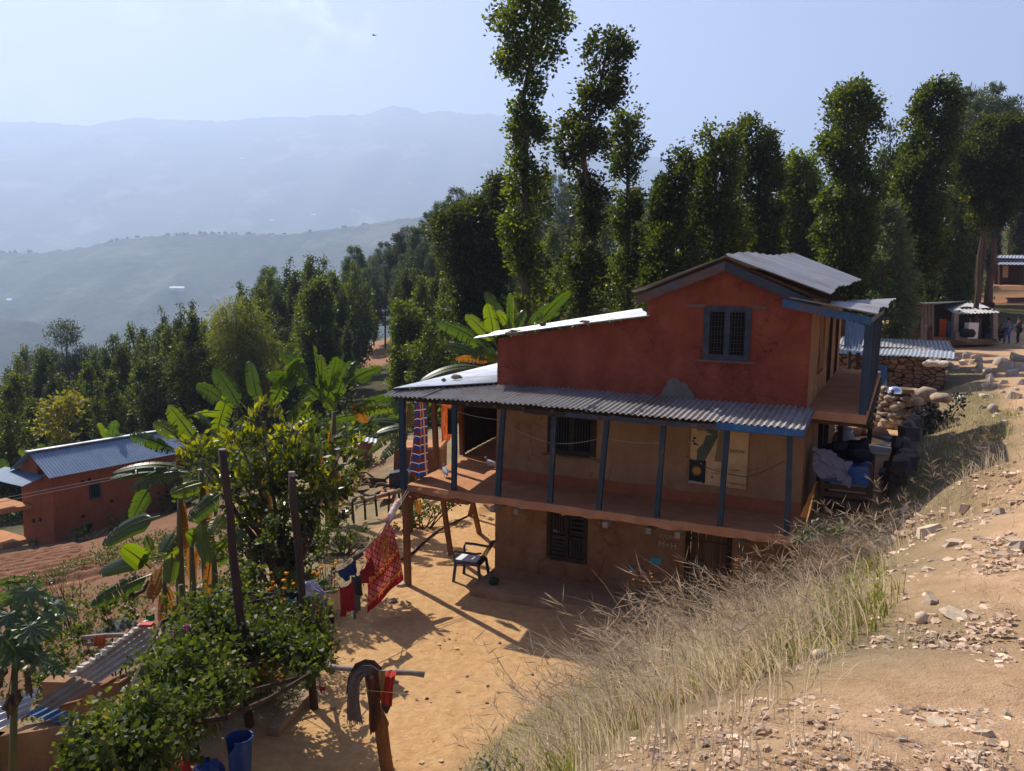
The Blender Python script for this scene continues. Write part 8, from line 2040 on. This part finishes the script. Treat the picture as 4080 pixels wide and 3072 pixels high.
BKS=thing('back_lean_to','slanting blue-grey tin roof seen between the side wall and the porch posts','roof',tuple(onz(3395,1420,2.2)))
mb=MB();corr(mb,ony(3372,1270,31),ony(3450,1300,30),ony(3432,1395,28.6),ony(3362,1388,29.4),.16,.02,nlen=4,ppw=5);mb.build('sheet',pmat('dull_blue_tin',(.09,.125,.175),(.14,.18,.23),1.5,.6,.05,50.,.003),BKS)
for(x,y)in((3385,1400),(3420,1405)):
 q=ony(x,y,29.0);mb=MB();mb.bar((q.x,q.y,terr(q.x,q.y)-.1),tuple(q),.1,.1);mb.build('post',M_DKWOOD,BKS)
BPX=[(3760,1440,30),(3790,1432,34),(3820,1438,30),(3850,1425,36),(3880,1430,30),(3835,1455,40),(3780,1462,34),(3805,1470,30),(3870,1452,30),(3900,1440,30),(3770,1490,26),(3905,1465,34),(3935,1490,40),(3880,1485,26),(3950,1500,46),(3985,1455,60),(4010,1470,50),(4040,1435,56),(4065,1440,50),(4060,1475,62),(3940,1520,56),(3965,1545,30),(4030,1500,50),(4070,1530,40),(3920,1545,30),(4000,1530,30),(3860,1575,34),(3995,1570,26),(4040,1590,52),(3930,1580,60),(3955,1640,50),(3975,1665,34),(4060,1640,36),(4000,1690,30),(3990,1700,26),(4050,1560,30),(3830,1590,28),(3915,1630,30),(3745,1470,24)]
rd=random.Random(44)
BL={15:'largest pale rounded boulder of the heap at the road edge',17:'dark brown topped boulder at the right end of the heap',19:'tan boulder at the right picture edge of the heap',20:'reddish flat topped boulder below the heap',28:'white rough boulder on the grassy slope at the right edge',29:'long flat pale slab lying on the grassy slope',30:'pale wedge shaped rock on the slope below the flat slab'}
for i,(x,y,wp)in enumerate(BPX):
 stone(BL.get(i,'one of the pale rubble boulders tipped along the road edge beyond the hut' if i<26 else 'one of the scattered pale rocks on the grassy slope below the road'),x,y,wp*1.1,.16 if i==29 else .62,pmat('pale_rubble',(.42,.35,.27),(.58,.50,.40),5.,.95,.4,25.,.02,spec=.12,tintamt=.25),i,'rubble boulders along the road edge' if i<26 else 'rocks on the grassy slope',1,'blob' if i%3==0 and i!=29 else 'chip','boulder','boulder')
SY=53.
def sp(x,y,d=0.):return ony(*z6r(x,y),SY+d)
ground_z=sp(700,1345).z
SH=thing('shop_shed','tin shed with a lean-to awning where people gather beside the road','shed',tuple(sp(680,1345)))
mb=MB();a,b=sp(-10,1390,1.5),sp(405,1400,0.);c,d=sp(405,868,0.),sp(-10,880,1.5)
corr(mb,a,b,c,d,.22,.03,nlen=2,ppw=5);mb.build('tin_wall',pmat('beige_tin',(.25,.20,.155),(.36,.30,.24),1.2,.8,.1,30.,.01,metallic=.1,c3=(.20,.14,.10),s3=.9,t3=(.5,.65)),SH)
mb=MB();a=sp(405,1400,0);b=sp(1200,1400,5.0)
mb.hexa([sp(410,1390,4.),sp(1210,1390,4.),sp(1210,1380,4.3),sp(410,1380,4.3),sp(410,850,4.),sp(1210,850,4.),sp(1210,850,4.3),sp(410,850,4.3)]);mb.build('back_wall',M_DKWOOD,SH)
mb=MB();mb.hexa([sp(405,1400,0),sp(420,1400,0),sp(420,1390,4.2),sp(405,1390,4.2),sp(405,870,0),sp(420,870,0),sp(420,860,4.2),sp(405,860,4.2)]);mb.build('inner_wall',M_DKWOOD,SH)
mb=MB();mb.hexa([sp(870,1330,2.6),sp(1035,1330,2.6),sp(1035,1330,2.7),sp(870,1330,2.7),sp(870,1060,2.6),sp(1035,1060,2.6),sp(1035,1060,2.7),sp(870,1060,2.7)]);mb.build('board_panel',pmat('ply_board',(.16,.115,.07),(.22,.165,.105),2.,.85,.1,30.,.01),SH)
mb=MB();mb.hexa([sp(1150,1340,2.0),sp(1210,1340,2.0),sp(1210,1340,3.9),sp(1150,1340,3.9),sp(1150,1030,2.0),sp(1210,1030,2.0),sp(1210,1030,3.9),sp(1150,1030,3.9)]);mb.build('side_wall',M_LOW,SH)
mb=MB();corr(mb,sp(440,862,3.),sp(985,856,3.),sp(1275,985,-.6),sp(672,1005,-.8),.25,.035,nlen=3,ppw=5);mb.build('awning_roof',M_TIN,SH)
mb=MB();corr(mb,sp(-20,885,-.2),sp(450,868,-.2),sp(960,826,4.6),sp(-20,862,4.6),.25,.03,nlen=2,ppw=5);mb.build('roof',M_TINRUST,SH)
for(x,y0,y1,dd__)in((685,1000,1345,-.6),(1205,1000,1330,-.3)):
 mb=MB();mb.bar(sp(x,y1,dd__),sp(x,y0,dd__),.3,.3);mb.build('post',M_WOODG,SH)
mb=MB();q=sp(560,1395,.5);mb.hexa([sp(390,1430,-.5),sp(1210,1400,-.5),sp(1210,1345,4.),sp(400,1345,4.),sp(390,1310,-.3),sp(1210,1345,-.3),sp(1210,1325,4.),sp(400,1290,4.)]);mb.build('mud_floor',M_LOW,SH)
for k,(x,y,w_)in enumerate(((840,935,.9),(740,975,.5),(940,985,.4),(1120,950,.9))):
 q=sp(x,y,-.1+(995-y)*.02);mb=MB();mb.blob(q+Vector((0,0,.06)),w_*.5,k,.4,2,(1,.6,.22),k);tag(mb.build('awning_rag',cloth('dark_rag',(.07,.065,.065)),loc=tuple(q)),('dark rag lying in the middle of the shop awning roof','dark patch of cloth at the lower left of the shop awning roof','small dark rag near the front edge of the shop awning','dark heap at the right end of the shop awning roof')[k],'rag')
patch_cloth('orange_garment','bright orange garment hung inside the shop shed','clothing',sp(480,1065,.3),sp(580,1065,.3),(0,0,-2.2),cloth('vivid_orange',(.62,.10,.03)),8,6,.06)
patch_cloth('blue_garment','blue and green garment hung inside the shop shed','clothing',sp(585,1090,.3),sp(665,1090,.3),(0,0,-1.9),pmat('blue_green_print',(.04,.08,.22),(.10,.22,.20),3.,.9,0),8,6,.06)
BN=thing('bench','low wooden bench in front of the shop shed','bench',tuple(sp(790,1380,-1.2)))
mb=MB();mb.bar(sp(685,1290,-.9),sp(905,1330,-1.2),.5,.1,up=(0,1,0));mb.build('seat',M_WOODG,BN)
for x,y in((700,1345),(885,1385)):mb=MB();mb.bar(sp(x,y,-1.1),sp(x,y-48,-1.1),.14,.14);mb.build('leg',M_WOODG,BN)
p=sp(845,1318,-1.1);mb=MB();lathe(mb,p,[(.1,0),(.42,.05),(.5,.3),(.4,.55),(.3,.6)],16);tag(mb.build('cooking_pot',flat('soot',(.012,.012,.012),.7),loc=tuple(p),smooth=True),'black round cooking pot on the shop bench','pot')
p=sp(890,1328,-1.2);tag(MB().box(p+Vector((0,0,.5)),.62,.5,1.0).build('white_container',flat('white_plastic',(.7,.7,.68),.5),loc=tuple(p)),'white square container at the right end of the shop bench','container')
def stick(label,q,r,m,cat='stick',name='stick'):
 mb=MB();mb.tube(q,r,7);tag(mb.build(name,m,loc=tuple(q[0])),label,cat)
stick('pale crooked pole leaning against the shop tin wall',[sp(48,1420,-2.),sp(85,1250,-1.8),sp(110,1020,-1.5),sp(155,900,-1.2)],[.16,.13,.11,.1],M_WOODG,'pole','leaning_pole')
stick('thin grey stick standing in front of the shop tin wall',[sp(228,1440,-2),sp(240,1270,-2),sp(236,1085,-1.8)],[.12,.11,.07],M_WOODG)
mb=MB();mb.hexa([sp(270,1445,-2.),sp(325,1445,-2.),sp(325,1445,-1.8),sp(270,1445,-1.8),sp(285,1135,-1.7),sp(330,1175,-1.7),sp(330,1175,-1.5),sp(285,1135,-1.5)]);tag(mb.build('pale_plank',pmat('raw_plank',(.42,.30,.19),(.54,.40,.27),4.,.85,.2,30.,.01),loc=tuple(sp(300,1445,-2))),'pale raw plank leaning beside the brick pillar at the shop','plank')
BP_=MB();BP_.hexa([sp(328,1450,-2.),sp(385,1450,-2.),sp(385,1445,-.8),sp(328,1445,-.8),sp(332,1165,-2.),sp(385,1165,-2.),sp(385,1165,-.8),sp(332,1165,-.8)]);M_BRK,_,_=_new('red_brick_stack');stone_wall_mat(M_BRK,(.16,.05,.03),(.24,.09,.055),(.06,.03,.02),3.);tag(BP_.build('brick_pillar',M_BRK,loc=tuple(sp(356,1450,-1.5))),'short red brick pillar at the corner of the shop shed','pillar')
tag(MB().hexa([sp(140,1420,-.6),sp(215,1420,-.6),sp(215,1420,-.5),sp(140,1420,-.5),sp(140,1120,-.3),sp(215,1130,-.3),sp(215,1130,-.2),sp(140,1120,-.2)]).build('black_sheet',flat('black_board',(.02,.02,.022),.7),loc=tuple(sp(180,1420,-.5))),'black board leaning against the shop tin wall','board')
def bp(x,y,d=0.):return ony(*z6b(x,y),47.+d)
patch_cloth('blue_tarp','blue tarp hanging left of the bare trunk near the shop','tarp',bp(455,590),bp(535,565),(0,0,-3.3),cloth('tarp_dark_blue',(.03,.09,.30)),10,8,.1)
patch_cloth('orange_cloth','small orange cloth at the top of the blue tarp near the trunk','cloth',bp(508,555,-.3),bp(548,555,-.3),(0,0,-1.35),cloth('vivid_orange',(.62,.10,.03)),8,6,.06)
patch_cloth('tan_tarp','torn tan sheet hanging left of the bare trunk near the shop','tarp',bp(552,545,.3),bp(615,540,.3),(0,0,-4.6),pmat('tan_sheet',(.25,.18,.11),(.36,.27,.17),2.,.9,.2,20.,.02),10,10,.15)
mb=MB();q=bp(530,830,-.2);mb.box(q+Vector((.3,.4,1.1)),2.3,.3,2.6);tag(mb.build('brick_wall',M_BRK,loc=tuple(q)),'broken red brick wall under the torn tan sheet','brick wall')
p=bp(470,830,-1.);mb=MB();mb.blob(p+Vector((0,0,.7)),1.0,3,.1,2,(1,.8,.75));tag(mb.build('yellow_drum',flat('dull_yellow',(.50,.40,.14),.6),loc=tuple(p),smooth=True),'dull yellow rounded container behind the hut roof','drum')
stick('bare leaning trunk rising behind the right end of the shop roof',[sp(975,850,7),sp(1010,500,7),sp(1060,120,7),sp(1085,-200,7)],[.26,.24,.21,.16],M_BARK,'trunk','tree_trunk')
stick('pale topped sawn post beside the bare leaning trunk',[sp(965,640,6),sp(985,340,6),sp(1000,215,6)],[.2,.17,.16],pmat('peeled_wood',(.38,.26,.17),(.5,.36,.25),3.,.9,.2,30.,.01),'post','sawn_post')
stick('dark thick trunk right of the shop roof end',[sp(1125,850,5),sp(1140,600,5),sp(1190,330,5),sp(1200,0,5)],[.3,.25,.22,.18],M_BARK,'trunk','tree_trunk')
stick('slim dark trunk on the slope left of the sawn post',[sp(705,530,14),sp(715,350,14),sp(735,80,14)],[.2,.17,.14],M_BARK,'trunk','tree_trunk')
stick('second slim dark trunk on the slope behind the first one',[sp(800,400,20),sp(795,250,20),sp(810,0,20)],[.2,.17,.14],M_BARK,'trunk','tree_trunk')
px_cloud('shrub','sunlit yellow-green shrub on the slope left of the sawn post','shrub',None,62.,3780,[(*z6r(600,230),28,0),(*z6r(520,320),28,0),(*z6r(600,380),26,0),(*z6r(660,260),24,0),(*z6r(900,180),26,3)],71,LM_BUSH,.3,12.,8,.3,.3,0,.9,.05,-.15)
# blue roofed house on the rise
BY=80.
def bq(x,y,d=0.):return ony(*z6r(x,y),BY+d)
BH=thing('blue_roof_house','dark walled house with two-tier pale blue tin roof on the rise','house',tuple(bq(1300,615)))
mb=MB();corr(mb,bq(1215,285,2),bq(1900,300,2),bq(1880,222,6),bq(1260,222,6),.35,.04,nlen=2,ppw=5);mb.build('upper_roof',M_TINBLUE if False else M_TINB,BH)
mb=MB();corr(mb,bq(1240,345,-1.),bq(1900,352,-1.),bq(1900,305,1.6),bq(1290,305,1.6),.35,.04,nlen=2,ppw=5);mb.build('lower_roof',M_TINB,BH)
mb=MB();mb.bar(bq(1215,292,1.8),bq(1900,306,1.8),.12,.5);mb.build('fascia',pmat('deep_blue_board',(.02,.05,.16),(.03,.07,.2),3.,.6,0),BH)
mb=MB();mb.hexa([bq(1205,640,1.),bq(1900,650,1.),bq(1900,640,6),bq(1205,630,6),bq(1205,300,1.),bq(1900,300,1.),bq(1900,250,6),bq(1205,250,6)]);mb.build('wall',pmat('dark_red_wall',(.06,.018,.014),(.10,.03,.022),1.,.9,.2,10.,.02),BH)
mb=MB();mb.hexa([bq(1305,520,.6),bq(1385,520,.6),bq(1385,520,.95),bq(1305,520,.95),bq(1310,365,.6),bq(1392,365,.6),bq(1392,365,.95),bq(1310,365,.95)]);mb.build('door',flat('cream_door',(.50,.36,.18),.8),BH)
for x in(1283,1570):mb=MB();mb.bar(bq(x,620,-.6),bq(x,350,-.6),.3,.3);mb.build('post',M_DKWOOD,BH)
mb=MB();mb.hexa([bq(1190,680,-4),bq(1900,690,-4),bq(1900,640,1.),bq(1190,630,1.),bq(1195,625,-3.5),bq(1900,635,-3.5),bq(1900,618,1.),bq(1195,612,1.)]);mb.build('plinth',M_MUDFLOOR,BH)
# small far houses
FHS=[(1440,1435,112,3.2,'tiny hut with a grey tin roof in front of the red earth clearing',2.0),(1040,1468,66,2.4,'pale slab roof glimpsed right of the yellow weeping tree',2.2)]
for x,y,Y,wd,lab,hh_ in FHS:
 p=ony(x,y,Y);g_=terr(p.x,Y);root=thing('far_hut',lab,'hut',(p.x,Y,g_))
 MB().box((p.x,Y,(g_+p.z)/2-.2),wd,2.,p.z-g_+.2).build('wall',M_ORG,root)
 mb=MB();corr(mb,(p.x-wd*.65,Y-1.4,p.z),(p.x+wd*.65,Y-1.4,p.z),(p.x+wd*.65,Y+1.2,p.z+.5),(p.x-wd*.65,Y+1.2,p.z+.5),.25,.03,nlen=2,ppw=4);mb.build('roof',M_TIN,root)
for x,y,Y,wd,lab in((715,1150,1750,22,'brightest white roof on the hazy middle hillside'),(690,1150,1760,12,'small white roof just left of the brightest one'),(40,1198,1700,10,'tiny pale roof on the middle hillside at the far left'),(965,633,4800,26,'tiny white roof high on the hazy far mountain'),(1085,880,3600,18,'pale roof low on the far mountain slope'),(1250,858,3700,20,'pale roof on the far slope near the forest edge')):
 p=ony(x,y,Y);root=thing('far_house',lab,'house',tuple(p))
 MB().box(p+Vector((0,0,-2)),wd,8,6).build('wall',flat('white_wash',(.6,.6,.58)),root)
 MB().hexa([p+Vector(q)for q in((-wd*.55,-6,1),(wd*.55,-6,1),(wd*.55,6,1),(-wd*.55,6,1),(-wd*.5,-1,5),(wd*.5,-1,5),(wd*.5,1,5),(-wd*.5,1,5))]).build('roof',flat('bright_far_tin',(.9,.9,.9),.25,.5),root)
def skin_mesh(name,joints,edges,m,parent,sub=2):
 names=list(joints);me=bpy.data.meshes.new(name)
 base=root_of(parent)
 me.from_pydata([tuple(Vector(joints[n][0])-base)for n in names],[(names.index(a),names.index(b))for a,b in edges],[])
 ob=bpy.data.objects.new(name,me);COL.objects.link(ob)
 sk=ob.modifiers.new('skin','SKIN')
 for i,n in enumerate(names):
  r=joints[n][1];r=r if isinstance(r,tuple)else(r,r)
  me.skin_vertices[0].data[i].radius=r;me.skin_vertices[0].data[i].use_root=(i==0)
 sd=ob.modifiers.new('sub','SUBSURF');sd.levels=sub;sd.render_levels=sub
 dg=bpy.context.evaluated_depsgraph_get();nm=bpy.data.meshes.new_from_object(ob.evaluated_get(dg))
 bpy.data.objects.remove(ob);nm.name=name;nm.materials.clear()
 nm.polygons.foreach_set('use_smooth',[True]*len(nm.polygons))
 return link_mesh(name,nm,m,parent)
M_SKIN=flat('brown_skin',(.20,.10,.06),.6,.3);M_HAIR=flat('black_hair',(.012,.010,.010),.6,.3)
def person(label,foot,yaw,pose,shirt,trousers,h=1.66,shoe=None):
 root=thing('person',label,'person',tuple(foot),'people gathered by the shop shed')
 f=Vector((math.cos(yaw),math.sin(yaw),0));s=Vector((-f.y,f.x,0));k=h/1.7
 def P(fx,sx,z):return Vector(foot)+(f*fx+s*sx)*k+Vector((0,0,z*k))
 J={}
 if pose=='sit':
  dz=-.42;J['pelvis']=(P(-.05,0,.50),(.13,.15));hips=.50;J['chest']=(P(.06,0,.92),(.13,.18));J['neck0']=(P(.10,0,1.04),.07);hd=(.14,1.16)
  for g,n in((1,'l'),(-1,'r')):
   J['hip'+n]=(P(-.02,g*.10,.48),.085);J['knee'+n]=(P(.42,g*.14,.50),.06);J['ank'+n]=(P(.50,g*.14,.08),.042);J['toe'+n]=(P(.66,g*.16,.04),.035)
   J['sh'+n]=(P(.05,g*.19,.99),.06);J['el'+n]=(P(.16,g*.27,.72),.045);J['wr'+n]=(P(.38,g*.16,.58),.033);J['hand'+n]=(P(.47,g*.13,.55),.035)
 else:
  lean=.0;J['pelvis']=(P(0,0,.93),(.12,.155));J['chest']=(P(.02,0,1.28),(.12,.18));J['neck0']=(P(.02,0,1.45),.06);hd=(.05,1.58)
  for g,n in((1,'l'),(-1,'r')):
   st=.07 if g>0 else-.05
   J['hip'+n]=(P(0,g*.09,.88),.09);J['knee'+n]=(P(.03+st,g*.11,.48),.065);J['ank'+n]=(P(-.02+st,g*.13,.09),.045);J['toe'+n]=(P(.13+st,g*.16,.04),.04)
   J['sh'+n]=(P(.01,g*.19,1.39),.06)
   if pose=='hips':J['el'+n]=(P(-.10,g*.33,1.14),.046);J['wr'+n]=(P(.06,g*.22,.97),.035);J['hand'+n]=(P(.12,g*.17,.95),.035)
   elif pose=='fold':J['el'+n]=(P(.05,g*.28,1.12),.046);J['wr'+n]=(P(.24,g*.12,1.14),.035);J['hand'+n]=(P(.25,g*.02,1.14),.035)
   else:J['el'+n]=(P(-.02,g*.26,1.12),.046);J['wr'+n]=(P(.05,g*.27,.88),.035);J['hand'+n]=(P(.08,g*.26,.78),.035)
 J['head']=(P(hd[0]-.02,0,hd[1]),(.082,.075));J['crown']=(P(hd[0]-.03,0,hd[1]+.09),(.075,.07));J['nose']=(P(hd[0]+.075,0,hd[1]-.01),.018)
 E=[('pelvis','chest'),('chest','neck0'),('neck0','head'),('head','crown'),('head','nose')]
 for n in 'lr':E+=[('pelvis','hip'+n),('hip'+n,'knee'+n),('knee'+n,'ank'+n),('ank'+n,'toe'+n),('chest','sh'+n),('sh'+n,'el'+n),('el'+n,'wr'+n),('wr'+n,'hand'+n)]
 skin_mesh('body',J,E,M_SKIN,root)
 def up_(names,k_):return{n:(J[n][0],tuple(x*k_ for x in(J[n][1]if isinstance(J[n][1],tuple)else(J[n][1],)*2)))for n in names}
 skin_mesh('shirt',up_(['pelvis','chest','shl','shr','ell','elr','wrl','wrr'],1.2),[('pelvis','chest'),('chest','shl'),('chest','shr'),('shl','ell'),('shr','elr'),('ell','wrl'),('elr','wrr')],shirt,root)
 skin_mesh('trousers',up_(['pelvis','hipl','hipr','kneel','kneer','ankl','ankr'],1.22),[('pelvis','hipl'),('pelvis','hipr'),('hipl','kneel'),('hipr','kneer'),('kneel','ankl'),('kneer','ankr')],trousers,root)
 mb=MB();mb.blob(P(hd[0]-.045,0,hd[1]+.065),.105*k,2,.12,3,(.95,.88,.85));mb.build('hair',M_HAIR,root,smooth=True)
 for n,g in(('l',1),('r',-1)):
  for q in range(4):
   c=J['hand'+n][0];mb=MB();d_=(c-J['wr'+n][0]).normalized();mb.tube([c+s*(q-1.5)*.018,c+s*(q-1.5)*.02+d_*.05,c+s*(q-1.5)*.019+d_*.085+Vector((0,0,-.02))],[.010,.009,.007],5);mb.build('finger',M_SKIN,root)
  mb=MB();mb.tube([J['hand'+n][0]+f*.02,J['hand'+n][0]+f*.05-s*g*.025+d_*.03],[.012,.009],5);mb.build('thumb',M_SKIN,root)
 return root
def plaid_mat():
 m,_,_=_new('blue_plaid_shirt');nt,N,L,attr,mth,mix=node_tools(m);tc=N("ShaderNodeTexCoord");sx=N("ShaderNodeSeparateXYZ");L(tc.outputs["Object"],sx.inputs[0])
 a=mth('GREATER_THAN',mth('FRACT',mth('MULTIPLY',sx.outputs[0],9.)),.55);b=mth('GREATER_THAN',mth('FRACT',mth('MULTIPLY',sx.outputs[2],9.)),.55)
 col=mix(mth('MULTIPLY',mth('ADD',a,b),.5),(.025,.06,.22),(.16,.24,.42));cloth_shader(m,col,.05);return m
def pfoot(x,y,d):
 q=sp(x,y,d);q.z=max(q.z,terr(q.x,q.y));return q
M_JEAN=cloth('blue_jeans',(.07,.14,.30));M_DKJ=cloth('dark_jacket',(.035,.035,.045));M_DKT=cloth('dark_trousers',(.022,.022,.026));M_NAVYS=cloth('navy_shirt',(.025,.045,.12))
def h_at(q,y1,x):
 return 1.68
p1,p2,p3,p4=sp(1370,1405,-.5),sp(1515,1402,.2),sp(1110,1385,.8),sp(1290,1370,1.4)
kz=(sp(1400,1060,-.5).z-p1.z)
person('person in a blue plaid shirt and jeans standing with back turned beside the shop shed',p1,1.9,'hips',plaid_mat(),M_JEAN,kz)
person('person in a dark jacket and black trousers standing at the right, arms folded',p2,2.9,'fold',M_DKJ,M_DKT,kz*1.06)
person('person in a navy shirt and jeans sitting on a chair under the shop awning',p3,-.45,'sit',M_NAVYS,M_JEAN,kz*1.0)
person('person in black clothes sitting low between the plaid shirt and the seated one',p4,-2.6,'sit',M_DKT,M_DKT,kz*.92)
for q,lab in((p3,'wooden chair under the person in the navy shirt'),(p4,'low dark stool under the person in black')):
 ch=thing('stool',lab,'stool',tuple(q));k=kz/1.7
 MB().box(q+Vector((-.05*k,.03,.36*k)),.42*k,.42*k,.05).build('seat',M_WOOD,ch)
 for a in(-1,1):
  for b in(-1,1):mb=MB();mb.bar(q+Vector((-.05*k+a*.17*k,.03+b*.17*k,0)),q+Vector((-.05*k+a*.15*k,.03+b*.15*k,.35*k)),.05,.05);mb.build('leg',M_WOOD,ch)
bp0=ony(1497,141,160);bdr=thing('bird','tiny dark bird gliding in the sky left of the tall columns','bird',tuple(bp0))
mb=MB();mb.blob(bp0,.08,1,.05,2,(1.6,.6,.6),.6);mb.build('body',M_DKT,bdr)
for g in(1,-1):
 mb=MB();mb.add([bp0+Vector((.1,0,.05)),bp0+Vector((-.2,0,.05)),bp0+Vector((-.25,g*.3,.25))+Vector((g*.2,0,0)),bp0+Vector((g*.4-.2,g*.3,.15*g)),bp0+Vector((g*.3+.1,g*.3,.2*g))],[(0,1,2,3,4)]);mb.build('wing',M_DKT,bdr)
hb=MB();hb.hexa([(-9500,-60,-420),(9500,-60,-420),(9500,8600,-420),(-9500,8600,-420),(-9500,-60,1560),(9500,-60,1560),(9500,8600,1560),(-9500,8600,1560)])
hz=bpy.data.materials.new('haze');hz.use_nodes=True;hz.use_nodes=True
hn=hz.node_tree;hn.nodes.clear()
ho=hn.nodes.new("ShaderNodeOutputMaterial");pv=hn.nodes.new("ShaderNodeVolumePrincipled")
pv.inputs["Color"].default_value=(.525,.66,.91,1)
pv.inputs["Density"].default_value=0.00031
for _a in("Color Attribute","Density Attribute","Temperature Attribute"):pv.inputs[_a].default_value=""
hz.cycles.homogeneous_volume=True
pv.inputs["Anisotropy"].default_value=0.3
hn.links.new(pv.outputs[0],ho.inputs["Volume"])
haze=hb.build('haze',hz)
tag(haze,kind='stuff')
